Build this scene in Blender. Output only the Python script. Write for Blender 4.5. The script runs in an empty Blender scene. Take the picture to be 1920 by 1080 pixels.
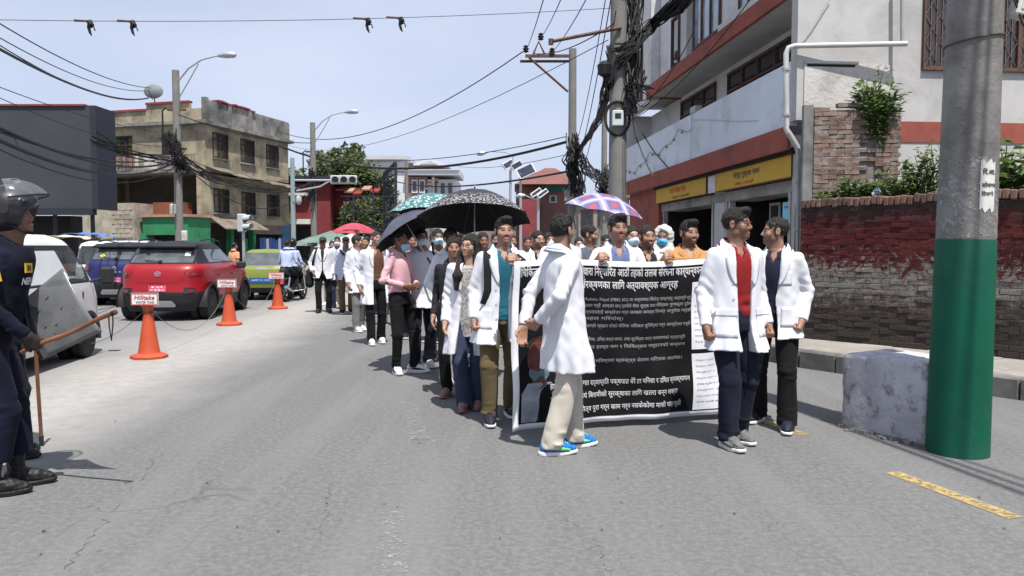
import bpy, math, random
import numpy as np
from mathutils import Vector, Matrix, noise as mnoise
from mathutils.bvhtree import BVHTree
R = math.radians
scene = bpy.context.scene
COL = scene.collection
random.seed(7)
RNG = np.random.default_rng(7)
# camera
CAMZ, FPX, PITCH = 1.5, 1440.0, math.atan(78 / 1440)
cam_d = bpy.data.cameras.new("camera")
cam = bpy.data.objects.new("camera", cam_d)
COL.objects.link(cam)
cam.location = (0, 0, CAMZ)
cam.rotation_euler = (R(90) - PITCH, 0, 0)
cam_d.sensor_width = 36
cam_d.lens = 36 * FPX / 1920
cam_d.clip_start = 0.05
cam_d.clip_end = 3000
scene.camera = cam
# sky and sun
SUN_ELEV, SUN_AZ = 66.0, 160.0
world = bpy.data.worlds.new("World")
scene.world = world
world.use_nodes = True
wn, wl = world.node_tree.nodes, world.node_tree.links
wn.clear()
w_out = wn.new("ShaderNodeOutputWorld")
w_bg = wn.new("ShaderNodeBackground")
w_sky = wn.new("ShaderNodeTexSky")
w_sky.sky_type = 'NISHITA'
w_sky.sun_disc = False
w_sky.sun_elevation = R(SUN_ELEV)
w_sky.sun_rotation = R(SUN_AZ)
w_sky.altitude = 1300
w_sky.air_density = 1.0
w_sky.dust_density = 4.0
w_sky.ozone_density = 1.5
w_tc = wn.new("ShaderNodeTexCoord")
w_map = wn.new("ShaderNodeMapping")
w_map.inputs['Scale'].default_value = (1.0, 1.0, 2.6)
w_no = wn.new("ShaderNodeTexNoise")
w_no.inputs['Scale'].default_value = 1.9
w_no.inputs['Detail'].default_value = 5
w_no.inputs['Roughness'].default_value = 0.55
w_rmp = wn.new("ShaderNodeMapRange")
w_rmp.inputs[1].default_value = 0.38
w_rmp.inputs[2].default_value = 0.72
w_rmp.inputs[3].default_value = 0.62
w_rmp.inputs[4].default_value = 0.82
w_mix = wn.new("ShaderNodeMix")
w_mix.data_type = 'RGBA'
w_mix.inputs['B'].default_value = (7.15, 7.85, 9.7, 1)
wl.new(w_tc.outputs['Generated'], w_map.inputs[0])
wl.new(w_map.outputs[0], w_no.inputs['Vector'])
wl.new(w_no.outputs['Fac'], w_rmp.inputs[0])
wl.new(w_rmp.outputs[0], w_mix.inputs['Factor'])
wl.new(w_sky.outputs[0], w_mix.inputs['A'])
wl.new(w_mix.outputs['Result'], w_bg.inputs['Color'])
w_bg.inputs['Strength'].default_value = 0.078
wl.new(w_bg.outputs[0], w_out.inputs[0])
sun_d = bpy.data.lights.new("sun", 'SUN')
sun_d.energy = 5.0
sun_d.angle = R(0.6)
sun_d.color = (1.0, 0.95, 0.88)
sun = bpy.data.objects.new("sun", sun_d)
COL.objects.link(sun)
_a, _e = R(SUN_AZ), R(SUN_ELEV)
_sdir = Vector((math.sin(_a) * math.cos(_e), math.cos(_a) * math.cos(_e), math.sin(_e)))
sun.rotation_euler = _sdir.to_track_quat('Z', 'Y').to_euler()
sun.location = (0, 0, 30)
scene.view_settings.view_transform = 'Standard'
scene.view_settings.look = 'None'
scene.view_settings.exposure = 0.5
scene.view_settings.gamma = 1.0
try:
 scene.cycles.max_bounces = 6
 scene.cycles.diffuse_bounces = 3
 scene.cycles.transparent_max_bounces = 12
 scene.cycles.use_denoising = True
except Exception:
 pass
# placing
_cp, _sp = math.cos(PITCH), math.sin(PITCH)
def ray(px, py):
 sx, sy = (px - 960) / FPX, (540 - py) / FPX
 return Vector((sx, _cp + sy * _sp, -_sp + sy * _cp))
def at(px, py, Y):
 d = ray(px, py); return Vector((0, 0, CAMZ)) + d * (Y / d.y)
def on(px, py, z=0.0):
 d = ray(px, py); return Vector((0, 0, CAMZ)) + d * ((z - CAMZ) / d.z)
# materials
MATS = {}
def _new(name):
 m = bpy.data.materials.new(name); m.use_nodes = True
 nt = m.node_tree; b = nt.nodes['Principled BSDF']
 return m, nt.nodes, nt.links, b
def rgba(c): return (c[0], c[1], c[2], 1)
def _coords(n, l, mode):
 if mode == 'world':
  g = n.new("ShaderNodeNewGeometry"); return g.outputs['Position']
 t = n.new("ShaderNodeTexCoord"); return t.outputs['Object']
def _noise(n, l, vec, scale, detail=4, rough=.55, dist=0.0):
 t = n.new("ShaderNodeTexNoise"); t.inputs['Scale'].default_value = scale
 t.inputs['Detail'].default_value = detail; t.inputs['Roughness'].default_value = rough
 t.inputs['Distortion'].default_value = dist
 l.new(vec, t.inputs['Vector']); return t.outputs['Fac']
def _range(n, l, v, a, b, c=0.0, d=1.0):
 r = n.new("ShaderNodeMapRange"); r.inputs[1].default_value = a; r.inputs[2].default_value = b
 r.inputs[3].default_value = c; r.inputs[4].default_value = d
 l.new(v, r.inputs[0]); return r.outputs[0]
def _mixc(n, l, fac, A, B, mode='MIX'):
 m = n.new("ShaderNodeMix"); m.data_type = 'RGBA'; m.blend_type = mode
 if isinstance(fac, (int, float)): m.inputs['Factor'].default_value = fac
 else: l.new(fac, m.inputs['Factor'])
 for s, v in (('A', A), ('B', B)):
  if isinstance(v, tuple): m.inputs[s].default_value = rgba(v)
  else: l.new(v, m.inputs[s])
 return m.outputs['Result']
def _math(n, l, op, a, b=None):
 m = n.new("ShaderNodeMath"); m.operation = op
 for i, v in enumerate((a, b)):
  if v is None: continue
  if isinstance(v, (int, float)): m.inputs[i].default_value = v
  else: l.new(v, m.inputs[i])
 return m.outputs[0]
def _bump(n, l, b, h, strength, dist=.01):
 bp = n.new("ShaderNodeBump"); bp.inputs['Strength'].default_value = strength
 bp.inputs['Distance'].default_value = dist
 l.new(h, bp.inputs['Height']); l.new(bp.outputs[0], b.inputs['Normal'])
def mat(name, c, rough=.8, var=.18, scale=4., bump=.15, bscale=60., bdist=.005, spec=.3, metal=0., dirt=None, dirt_amt=.5,
  dirt_scale=1.5, coords='object', coat=0., sheen=0., alpha=1., trans=0., var2=0.):
 if name in MATS: return MATS[name]
 m, n, l, b = _new(name)
 v = _coords(n, l, coords)
 f = _noise(n, l, v, scale, 5)
 lo = tuple(max(0, x * (1 - var)) for x in c); hi = tuple(min(1, x * (1 + var)) for x in c)
 col = _mixc(n, l, _range(n, l, f, .3, .7), lo, hi)
 if dirt is not None:
  d = _noise(n, l, v, dirt_scale, 7, .65, .3)
  col = _mixc(n, l, _range(n, l, d, .62 - .35 * dirt_amt, .80 - .25 * dirt_amt), col, dirt)
 if var2:
  f2 = _noise(n, l, v, bscale, 2)
  col = _mixc(n, l, _range(n, l, f2, .3, .7, 0, var2), col, tuple(x * .35 for x in c))
 l.new(col, b.inputs['Base Color'])
 b.inputs['Roughness'].default_value = rough
 b.inputs['Specular IOR Level'].default_value = spec
 b.inputs['Metallic'].default_value = metal
 if coat: b.inputs['Coat Weight'].default_value = coat; b.inputs['Coat Roughness'].default_value = .06
 if sheen: b.inputs['Sheen Weight'].default_value = sheen
 if alpha < 1: b.inputs['Alpha'].default_value = alpha
 if trans: b.inputs['Transmission Weight'].default_value = trans
 if bump: _bump(n, l, b, _noise(n, l, v, bscale, 4), bump, bdist)
 MATS[name] = m
 return m
def glassmat(name, c=(.02, .025, .03), rough=.04, spec=.6):
 if name in MATS: return MATS[name]
 m, n, l, b = _new(name)
 v = _coords(n, l, 'object')
 col = _mixc(n, l, _range(n, l, _noise(n, l, v, 3, 3), .35, .7), c, tuple(x * 1.9 for x in c))
 l.new(col, b.inputs['Base Color']); b.inputs['Roughness'].default_value = rough
 b.inputs['Specular IOR Level'].default_value = spec; b.inputs['Coat Weight'].default_value = .3
 MATS[name] = m; return m
def clothmat(name, c, var=.1, weave=900, rough=.9, sheen=.15, dirt=None):
 if name in MATS: return MATS[name]
 m, n, l, b = _new(name)
 v = _coords(n, l, 'object')
 lo = tuple(x * (1 - var) for x in c); hi = tuple(min(1, x * (1 + var)) for x in c)
 col = _mixc(n, l, _range(n, l, _noise(n, l, v, 7, 4), .3, .7), lo, hi)
 if dirt: col = _mixc(n, l, _range(n, l, _noise(n, l, v, 3.3, 6, .6), .55, .8, 0, .6), col, dirt)
 l.new(col, b.inputs['Base Color']); b.inputs['Roughness'].default_value = rough
 b.inputs['Specular IOR Level'].default_value = .12; b.inputs['Sheen Weight'].default_value = sheen if max(c) > .2 else .02
 mp = n.new("ShaderNodeMapping"); mp.inputs['Scale'].default_value = (1, 1, .35); l.new(v, mp.inputs[0])
 h1 = _noise(n, l, mp.outputs[0], 14, 3, .5, .8)
 cr = _noise(n, l, mp.outputs[0], 9, 2, .5, 1.2)
 cr = _range(n, l, _math(n, l, 'ABSOLUTE', _math(n, l, 'SUBTRACT', cr, .5)), 0, .07, 1, 0)
 h2 = _noise(n, l, v, weave, 1)
 h = _math(n, l, 'ADD', _math(n, l, 'ADD', h1, _math(n, l, 'MULTIPLY', cr, .10)), _math(n, l, 'MULTIPLY', h2, .05))
 _bump(n, l, b, h, .24, .012)
 MATS[name] = m; return m
# objects
def link(o, parent=None):
 COL.objects.link(o)
 if parent is not None: o.parent = parent
 return o
def tag(o, label=None, cat=None, group=None, kind=None):
 if label: o['label'] = label
 if cat: o['category'] = cat
 if group: o['group'] = group
 if kind: o['kind'] = kind
 return o
def empty(name, loc=(0, 0, 0), rz=0., label=None, cat=None, group=None, kind=None):
 o = bpy.data.objects.new(name, None); link(o)
 o.location = loc; o.rotation_euler = (0, 0, rz); o.empty_display_size = .1
 return tag(o, label, cat, group, kind)
def copy_tree(o, parent=None, loc=None, rz=None):
 c = o.copy(); link(c)
 if parent is not None: c.parent = parent
 if loc is not None: c.location = loc
 if rz is not None: c.rotation_euler = (0, 0, rz)
 for ch in list(o.children): copy_tree(ch, c)
 return c
def obj_from(name, verts, faces, material, parent=None, smooth=False):
 me = bpy.data.meshes.new(name)
 me.from_pydata([tuple(v) for v in verts], [], faces)
 if material is not None: me.materials.append(material)
 if smooth: me.polygons.foreach_set('use_smooth', [True] * len(me.polygons))
 me.update()
 return link(bpy.data.objects.new(name, me), parent)
def inst(name, me, parent, loc, rot=(0, 0, 0), scale=(1, 1, 1)):
 o = bpy.data.objects.new(name, me); link(o, parent)
 o.location = loc; o.rotation_euler = rot; o.scale = scale
 return o
class MB:
 def __init__(s): s.v = []; s.f = []
 def add(s, vs, fs):
  k = len(s.v); s.v += [tuple(v) for v in vs]; s.f += [tuple(i + k for i in f) for f in fs]; return s
 def box(s, c, d, rz=0., M=None):
  x, y, z = d[0] / 2, d[1] / 2, d[2] / 2
  vs = [Vector((sx * x, sy * y, sz * z)) for sz in (-1, 1) for sy in (-1, 1) for sx in (-1, 1)]
  if M is None: M = Matrix.Rotation(rz, 3, 'Z')
  vs = [M @ v + Vector(c) for v in vs]
  return s.add(vs, [(0, 2, 3, 1), (4, 5, 7, 6), (0, 1, 5, 4), (2, 6, 7, 3), (0, 4, 6, 2), (1, 3, 7, 5)])
 def bb(s, x0, x1, y0, y1, z0, z1):
  return s.box(((x0 + x1) / 2, (y0 + y1) / 2, (z0 + z1) / 2), (x1 - x0, y1 - y0, z1 - z0))
 def bevbox(s, c, d, b, M=None):
  x, y, z = d[0] / 2, d[1] / 2, d[2] / 2
  vs = []
  for sx in (-1, 1):
   for sy in (-1, 1):
    for sz in (-1, 1):
     vs += [Vector((sx * x, sy * (y - b), sz * (z - b))), Vector((sx * (x - b), sy * y, sz * (z - b))), Vector((sx * (x - b), sy * (y - b), sz * z))]
  if M is None: M = Matrix.Identity(3)
  def I(sx, sy, sz, k): return ((sx > 0) * 4 + (sy > 0) * 2 + (sz > 0)) * 3 + k
  fs = []
  for sg in (-1, 1):
   fs.append((I(sg, -1, -1, 0), I(sg, 1, -1, 0), I(sg, 1, 1, 0), I(sg, -1, 1, 0)))
   fs.append((I(-1, sg, -1, 1), I(1, sg, -1, 1), I(1, sg, 1, 1), I(-1, sg, 1, 1)))
   fs.append((I(-1, -1, sg, 2), I(1, -1, sg, 2), I(1, 1, sg, 2), I(-1, 1, sg, 2)))
  for a in (-1, 1):
   for b2 in (-1, 1):
    fs.append((I(a, b2, -1, 0), I(a, b2, 1, 0), I(a, b2, 1, 1), I(a, b2, -1, 1)))
    fs.append((I(a, -1, b2, 0), I(a, 1, b2, 0), I(a, 1, b2, 2), I(a, -1, b2, 2)))
    fs.append((I(-1, a, b2, 1), I(1, a, b2, 1), I(1, a, b2, 2), I(-1, a, b2, 2)))
  for a in (-1, 1):
   for b2 in (-1, 1):
    for c2 in (-1, 1): fs.append((I(a, b2, c2, 0), I(a, b2, c2, 1), I(a, b2, c2, 2)))
  return s.add([M @ v + Vector(c) for v in vs], fs)
 def cyl(s, a, b, ra, rb=None, n=12, caps=True):
  a, b = Vector(a), Vector(b); rb = ra if rb is None else rb
  d = (b - a); d.normalize()
  u = d.orthogonal().normalized(); w = d.cross(u)
  vs = []
  for p, r in ((a, ra), (b, rb)):
   for i in range(n):
    t = 2 * math.pi * i / n; vs.append(p + (u * math.cos(t) + w * math.sin(t)) * r)
  fs = [(i, (i + 1) % n, n + (i + 1) % n, n + i) for i in range(n)]
  if caps: fs += [tuple(range(n - 1, -1, -1)), tuple(range(n, 2 * n))]
  return s.add(vs, fs)
 def tube(s, pts, r, n=6, caps=True):
  pts = [Vector(p) for p in pts]; m = len(pts)
  rs = r if isinstance(r, (list, tuple)) else [r] * m
  d0 = (pts[1] - pts[0]).normalized(); u = d0.orthogonal().normalized()
  vs = []
  for i, p in enumerate(pts):
   d = (pts[min(i + 1, m - 1)] - pts[max(i - 1, 0)]).normalized()
   u = (u - d * u.dot(d)); u = u.normalized() if u.length > 1e-6 else d.orthogonal().normalized()
   w = d.cross(u)
   for k in range(n):
    t = 2 * math.pi * k / n; vs.append(p + (u * math.cos(t) + w * math.sin(t)) * rs[i])
  fs = [(i * n + k, i * n + (k + 1) % n, (i + 1) * n + (k + 1) % n, (i + 1) * n + k) for i in range(m - 1) for k in range(n)]
  if caps: fs += [tuple(range(n - 1, -1, -1)), tuple(range((m - 1) * n, m * n))]
  return s.add(vs, fs)
 def lathe(s, prof, n=24, c=(0, 0, 0), a0=0.):
  vs = []; m = len(prof); c = Vector(c)
  for r, z in prof:
   for k in range(n):
    t = a0 + 2 * math.pi * k / n; vs.append(c + Vector((r * math.cos(t), r * math.sin(t), z)))
  fs = [(i * n + k, i * n + (k + 1) % n, (i + 1) * n + (k + 1) % n, (i + 1) * n + k) for i in range(m - 1) for k in range(n)]
  fs += [tuple(range(n - 1, -1, -1)), tuple(range((m - 1) * n, m * n))]
  return s.add(vs, fs)
 def prism(s, poly, h, M=None):
  M = M or Matrix.Identity(4); n = len(poly)
  vs = [M @ Vector((x, -h / 2, z)) for x, z in poly] + [M @ Vector((x, h / 2, z)) for x, z in poly]
  fs = [tuple(range(n)), tuple(range(2 * n - 1, n - 1, -1))] + [(i, n + i, n + (i + 1) % n, (i + 1) % n) for i in range(n)]
  return s.add(vs, fs)
 def slab(s, poly, z0, z1):
  n = len(poly)
  vs = [(x, y, z0) for x, y in poly] + [(x, y, z1) for x, y in poly]
  return s.add(vs, [tuple(range(n - 1, -1, -1)), tuple(range(n, 2 * n))] + [(i, (i + 1) % n, n + (i + 1) % n, n + i) for i in range(n)])
 def build(s, name, material, parent=None, smooth=False, M=None):
  vs = s.v if M is None else [M @ Vector(v) for v in s.v]
  o = obj_from(name, vs, s.f, material, parent, smooth)
  if smooth:
   try: o.data.set_sharp_from_angle(angle=R(38))
   except Exception: pass
  return o
# lettering
def text_mesh(txt, size, res=2, align='LEFT', shear=0., bold=0.):
 cu = bpy.data.curves.new("lettering", 'FONT'); cu.body = txt; cu.size = size; cu.resolution_u = res
 cu.align_x = align; cu.shear = shear; cu.fill_mode = 'FRONT'; cu.offset = bold
 o = bpy.data.objects.new("lettering", cu); COL.objects.link(o)
 dg = bpy.context.evaluated_depsgraph_get()
 me = bpy.data.meshes.new_from_object(o.evaluated_get(dg))
 vs = [v.co.copy() for v in me.vertices]; fs = [tuple(p.vertices) for p in me.polygons]
 bpy.data.objects.remove(o); bpy.data.curves.remove(cu); bpy.data.meshes.remove(me)
 return vs, fs
def flat_text(name, txt, M, material, parent, width=None, height=None, bold=0., shear=0., res=2):
 vs, fs = text_mesh(txt, 1.0, res=res, bold=bold, shear=shear)
 if not vs: return None
 x0, x1 = min(v.x for v in vs), max(v.x for v in vs); y0, y1 = min(v.y for v in vs), max(v.y for v in vs)
 sx = width / (x1 - x0) if width else None; sy = height / (y1 - y0) if height else None
 sx = sx or sy; sy = sy or sx
 vs = [M @ Vector(((v.x - (x0 + x1) / 2) * sx, (v.y - (y0 + y1) / 2) * sy, 0)) for v in vs]
 return obj_from(name, vs, fs, material, parent)
def facing(loc, right, up):
 r = Vector(right).normalized(); u = Vector(up).normalized(); n = r.cross(u)
 return Matrix(((r.x, u.x, n.x, loc[0]), (r.y, u.y, n.y, loc[1]), (r.z, u.z, n.z, loc[2]), (0, 0, 0, 1)))
# soft-body modelling: distance fields to a surface
class Field:
 def __init__(s, lo, hi, h):
  s.h = h; s.lo = np.array(lo, float)
  s.n = np.maximum(4, np.ceil((np.array(hi, float) - s.lo) / h).astype(int) + 1)
  s.ax = [s.lo[i] + h * np.arange(s.n[i]) for i in range(3)]
  s.F = np.full(tuple(s.n), .12, np.float32)
 def sub(s, lo, hi):
  a = np.clip(np.floor((np.array(lo) - s.lo) / s.h).astype(int), 0, s.n)
  b = np.clip(np.ceil((np.array(hi) - s.lo) / s.h).astype(int) + 1, 0, s.n)
  if np.any(b <= a): return None
  sl = tuple(slice(a[i], b[i]) for i in range(3))
  X = s.ax[0][sl[0]][:, None, None]; Y = s.ax[1][sl[1]][None, :, None]; Z = s.ax[2][sl[2]][None, None, :]
  return sl, X, Y, Z
 def put(s, fn, lo, hi, k=.0, op='u'):
  q = s.sub(lo, hi)
  if q is None: return s
  sl, X, Y, Z = q
  d = fn(X, Y, Z); a = s.F[sl]
  if op == 'u':
   r = np.minimum(a, d)
   if k > 0:
    hh = np.maximum(k - np.abs(a - d), 0) / k; r = r - hh * hh * k * .25
  elif op == 's':
   r = np.maximum(a, -d)
   if k > 0:
    hh = np.maximum(k - np.abs(a + d), 0) / k; r = r + hh * hh * k * .25
  elif op == 'i': r = np.maximum(a, d)
  elif op == '+': r = a + d
  s.F[sl] = r; return s
 def cone(s, a, b, ra, rb=None, k=.02, op='u', end=None):
  a = np.array(a, float); b = np.array(b, float); rb = ra if rb is None else rb
  m = max(ra, rb) + k + 2 * s.h
  return s.put(lambda X, Y, Z: f_cone(X, Y, Z, a, b, ra, rb, end), np.minimum(a, b) - m, np.maximum(a, b) + m, k, op)
 def ball(s, c, r, k=.02, op='u', M=None):
  c = np.array(c, float); r = np.array([r] * 3 if isinstance(r, (int, float)) else r, float)
  m = r.max() + k + 2 * s.h
  return s.put(lambda X, Y, Z: f_ell(X, Y, Z, c, r, M), c - m, c + m, k, op)
 def mesh(s):
  return surf_nets(s.F, s.lo, s.h)
def f_cone(X, Y, Z, a, b, ra, rb, end=None):
 d = b - a; L2 = max(1e-9, float(d @ d))
 t = ((X - a[0]) * d[0] + (Y - a[1]) * d[1] + (Z - a[2]) * d[2]) / L2
 tc = np.clip(t, 0, 1)
 q = np.sqrt((X - a[0] - tc * d[0]) ** 2 + (Y - a[1] - tc * d[1]) ** 2 + (Z - a[2] - tc * d[2]) ** 2) - (ra + (rb - ra) * tc)
 if end is not None: q = np.maximum(q, (t - 1) * math.sqrt(L2) - end)
 return q
def f_ell(X, Y, Z, c, r, M=None):
 x, y, z = X - c[0], Y - c[1], Z - c[2]
 if M is not None:
  x, y, z = (M[0][0] * x + M[1][0] * y + M[2][0] * z, M[0][1] * x + M[1][1] * y + M[2][1] * z, M[0][2] * x + M[1][2] * y + M[2][2] * z)
 q = np.sqrt((x / r[0]) ** 2 + (y / r[1]) ** 2 + (z / r[2]) ** 2)
 g = np.sqrt((x / r[0] ** 2) ** 2 + (y / r[1] ** 2) ** 2 + (z / r[2] ** 2) ** 2) + 1e-6
 return q * (q - 1) / g
def surf_nets(F, lo, h):
 nx, ny, nz = F.shape
 S = F < 0
 cnt = np.zeros((nx - 1, ny - 1, nz - 1), np.int8)
 for i in (0, 1):
  for j in (0, 1):
   for k in (0, 1): cnt += S[i:nx - 1 + i, j:ny - 1 + j, k:nz - 1 + k]
 act = (cnt > 0) & (cnt < 8)
 I, J, K = np.nonzero(act)
 if len(I) == 0: return np.zeros((0, 3)), np.zeros((0, 4), int)
 idx = np.full(act.shape, -1, np.int32); idx[I, J, K] = np.arange(len(I))
 acc = np.zeros((len(I), 3)); num = np.zeros(len(I))
 cr = [(0, 0, 0), (1, 0, 0), (0, 1, 0), (1, 1, 0), (0, 0, 1), (1, 0, 1), (0, 1, 1), (1, 1, 1)]
 for a in range(8):
  for ax in range(3):
   if cr[a][ax]: continue
   b = list(cr[a]); b[ax] = 1
   fa = F[I + cr[a][0], J + cr[a][1], K + cr[a][2]]; fb = F[I + b[0], J + b[1], K + b[2]]
   m = (fa < 0) != (fb < 0)
   t = np.where(m, fa / np.where(m, fa - fb, 1), 0)
   p = np.array(cr[a], float)[None, :].repeat(len(I), 0); p[:, ax] += t
   acc += p * m[:, None]; num += m
 V = (np.stack([I, J, K], 1) + acc / num[:, None]) * h + lo
 Q = []
 for ax in range(3):
  o1, o2 = [(1, 2), (2, 0), (0, 1)][ax]
  sa = [slice(1, -1)] * 3; sa[ax] = slice(0, -1)
  sb = [slice(1, -1)] * 3; sb[ax] = slice(1, None)
  A, B = S[tuple(sa)], S[tuple(sb)]
  for flip in (0, 1):
   m = (A & ~B) if not flip else (~A & B)
   P = np.stack(np.nonzero(m), 1)
   if len(P) == 0: continue
   P = P + 1; P[:, ax] -= 1
   def cell(d1, d2):
    q = P.copy(); q[:, o1] -= d1; q[:, o2] -= d2
    return idx[q[:, 0], q[:, 1], q[:, 2]]
   q = np.stack([cell(1, 1), cell(0, 1), cell(0, 0), cell(1, 0)], 1)
   if flip: q = q[:, ::-1]
   q = q[(q >= 0).all(1)]
   Q.append(q)
 return V, np.concatenate(Q) if Q else np.zeros((0, 4), int)
def np_obj(name, V, Q, material, parent=None, smooth=True, colors=None):
 me = bpy.data.meshes.new(name)
 n, f = len(V), len(Q)
 me.vertices.add(n); me.vertices.foreach_set('co', np.asarray(V, np.float32).ravel())
 me.loops.add(f * 4); me.loops.foreach_set('vertex_index', np.asarray(Q, np.int32).ravel())
 me.polygons.add(f); me.polygons.foreach_set('loop_start', np.arange(0, f * 4, 4, dtype=np.int32))
 try: me.polygons.foreach_set('loop_total', np.full(f, 4, np.int32))
 except Exception: pass
 me.update(calc_edges=True)
 me.polygons.foreach_set('use_smooth', np.full(f, smooth))
 if colors is not None:
  a = me.color_attributes.new('Col', 'FLOAT_COLOR', 'POINT')
  c = np.ones((n, 4), np.float32); c[:, :3] = colors
  a.data.foreach_set('color', c.ravel())
 me.materials.append(material); me.validate()
 return link(bpy.data.objects.new(name, me), parent)
def relax(V, Q, it=1, f=.5):
 for _ in range(it):
  acc = np.zeros_like(V); num = np.zeros(len(V))
  for k in range(4):
   for j in (1, 3):
    np.add.at(acc, Q[:, k], V[Q[:, (k + j) % 4]]); np.add.at(num, Q[:, k], 1)
  V = V * (1 - f) + f * acc / np.maximum(num, 1)[:, None]
 return V
def waves(seed, n=6, lam=.1, squash=(1, 1, 1)):
 r = np.random.default_rng(seed)
 k = r.normal(size=(n, 3)); k /= np.linalg.norm(k, axis=1)[:, None]
 k = k * (2 * math.pi / lam) * r.uniform(.6, 1.5, (n, 1)) * np.array(squash); ph = r.uniform(0, 6.28, n)
 def fn(X, Y, Z):
  t = 0
  for i in range(n): t = t + np.sin(k[i, 0] * X + k[i, 1] * Y + k[i, 2] * Z + ph[i])
  return t / math.sqrt(n)
 return fn
# SETTING
def dv(s):
 out = []
 for ch in s:
  if ch == '\u093f':
   k = len(out) - 1
   while k >= 2 and out[k - 1] == '\u094d': k -= 2
   out.insert(max(k, 0), ch)
  else: out.append(ch)
 return ''.join(out)
def asphalt():
 m, n, l, b = _new("asphalt")
 p = _coords(n, l, 'world')
 fine = _noise(n, l, p, 75, 3, .7)
 mid = _noise(n, l, p, 9, 5, .6)
 big = _noise(n, l, p, .55, 5, .6, .4)
 col = _mixc(n, l, _range(n, l, fine, .32, .7), (0.106, 0.109, 0.112), (0.334, 0.331, 0.325))
 col = _mixc(n, l, _range(n, l, mid, .35, .75, 0, .35), col, (0.234, 0.233, 0.226))
 col = _mixc(n, l, _range(n, l, big, .35, .7, 0, .5), col, (0.284, 0.279, 0.267))
 col = _mixc(n, l, _range(n, l, _noise(n, l, p, 26, 4, .7), .42, .62, 0, .4), (0.121, 0.123, 0.123), col)
 mp = n.new("ShaderNodeMapping"); mp.inputs['Scale'].default_value = (1.6, .12, 1); mp.inputs['Rotation'].default_value = (0, 0, R(-6))
 l.new(p, mp.inputs[0])
 st = _noise(n, l, mp.outputs[0], 1.3, 4, .6)
 col = _mixc(n, l, _range(n, l, st, .46, .70, 0, .7), col, (0.177, 0.179, 0.181))
 sx = n.new("ShaderNodeSeparateXYZ"); l.new(p, sx.inputs[0])
 xx = _math(n, l, 'ADD', sx.outputs[0], _math(n, l, 'MULTIPLY', _noise(n, l, p, .7, 4, .6), 1.1))
 yy = _math(n, l, 'MULTIPLY', sx.outputs[1], .035)
 q = _math(n, l, 'ABSOLUTE', _math(n, l, 'ADD', _math(n, l, 'ADD', xx, yy), 3.75))
 dust = _range(n, l, q, .35, 1.6, .95, 0)
 dust = _math(n, l, 'MULTIPLY', dust, _range(n, l, _noise(n, l, p, 6, 6, .7), .2, .62, .45, 1))
 col = _mixc(n, l, dust, col, (.345, .333, .317))
 col = _mixc(n, l, _range(n, l, xx, -3.6, -5.2, 0, .38), col, (.25, .244, .238))
 vo = n.new("ShaderNodeTexVoronoi"); vo.feature = 'DISTANCE_TO_EDGE'; vo.inputs['Scale'].default_value = .32
 nz = n.new("ShaderNodeTexNoise"); nz.inputs['Scale'].default_value = 2.2; nz.inputs['Detail'].default_value = 6
 l.new(p, nz.inputs['Vector'])
 va = n.new("ShaderNodeVectorMath"); va.operation = 'MULTIPLY_ADD'
 va.inputs[1].default_value = (.8, .8, 0); l.new(nz.outputs['Color'], va.inputs[0]); l.new(p, va.inputs[2])
 l.new(va.outputs[0], vo.inputs['Vector'])
 ck = _range(n, l, vo.outputs['Distance'], .0, .0045, 1, 0)
 ck = _math(n, l, 'MULTIPLY', ck, _range(n, l, _noise(n, l, p, .8, 3), .52, .66, 0, .45))
 col = _mixc(n, l, ck, col, (.06, .06, .06))
 vo2 = n.new("ShaderNodeTexVoronoi"); vo2.inputs['Scale'].default_value = 2.1; vo2.inputs['Randomness'].default_value = 1
 l.new(p, vo2.inputs['Vector'])
 sp = _range(n, l, vo2.outputs['Distance'], .02, .05, .7, 0)
 sp = _math(n, l, 'MULTIPLY', sp, _range(n, l, _noise(n, l, p, 40, 2), .4, .6))
 col = _mixc(n, l, sp, col, (.05, .05, .055))
 l.new(col, b.inputs['Base Color'])
 b.inputs['Roughness'].default_value = .88; b.inputs['Specular IOR Level'].default_value = .25
 h = _math(n, l, 'ADD', fine, _math(n, l, 'MULTIPLY', ck, -2.0))
 _bump(n, l, b, h, .8, .010)
 return m
def worn_paint(name, c, lo, hi):
 m, n, l, b = _new(name)
 p = _coords(n, l, 'world')
 f = _noise(n, l, p, 16, 6, .75)
 f2 = _noise(n, l, p, 70, 3, .7)
 a = _math(n, l, 'ADD', _math(n, l, 'MULTIPLY', f, .65), _math(n, l, 'MULTIPLY', f2, .35))
 l.new(_range(n, l, a, lo, hi, 1, 0), b.inputs['Alpha'])
 col = _mixc(n, l, _range(n, l, _noise(n, l, p, 5, 4), .3, .7), tuple(x * .8 for x in c), c)
 l.new(col, b.inputs['Base Color']); b.inputs['Roughness'].default_value = .8
 return m
def sheet(name, pts, z, material, parent=None, cuts=1):
 return obj_from(name, [(x, y, z) for x, y in pts], [tuple(range(len(pts)))], material, parent)
M_asph = asphalt()
M_ground = mat("packed_earth", (.24, .22, .19), .95, .25, .6, .3, 30, dirt=(.15, .14, .12), coords='world')
tag(sheet("ground", [(-900, -60), (900, -60), (900, 1500), (-900, 1500)], -.006, M_ground), kind='structure')
road = tag(sheet("road", [(-60, -12), (30, -12), (30, 150), (-60, 150)], 0.0, M_asph), kind='structure')
M_yel = worn_paint("yellow_road_paint", (.44, .32, .12), .45, .60)
M_wht = worn_paint("worn_white_paint", (.34, .34, .33), .36, .50)
def dash(p0, p1, w, m, name="yellow_lane_line"):
 a, b2 = Vector(p0).to_2d(), Vector(p1).to_2d(); d = (b2 - a).normalized(); s = Vector((-d.y, d.x)) * w / 2
 return sheet(name, [a - s, b2 - s, b2 + s, a + s], .004, m, road)
dash(on(1672, 886), on(1905, 972), .11, M_yel)
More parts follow.
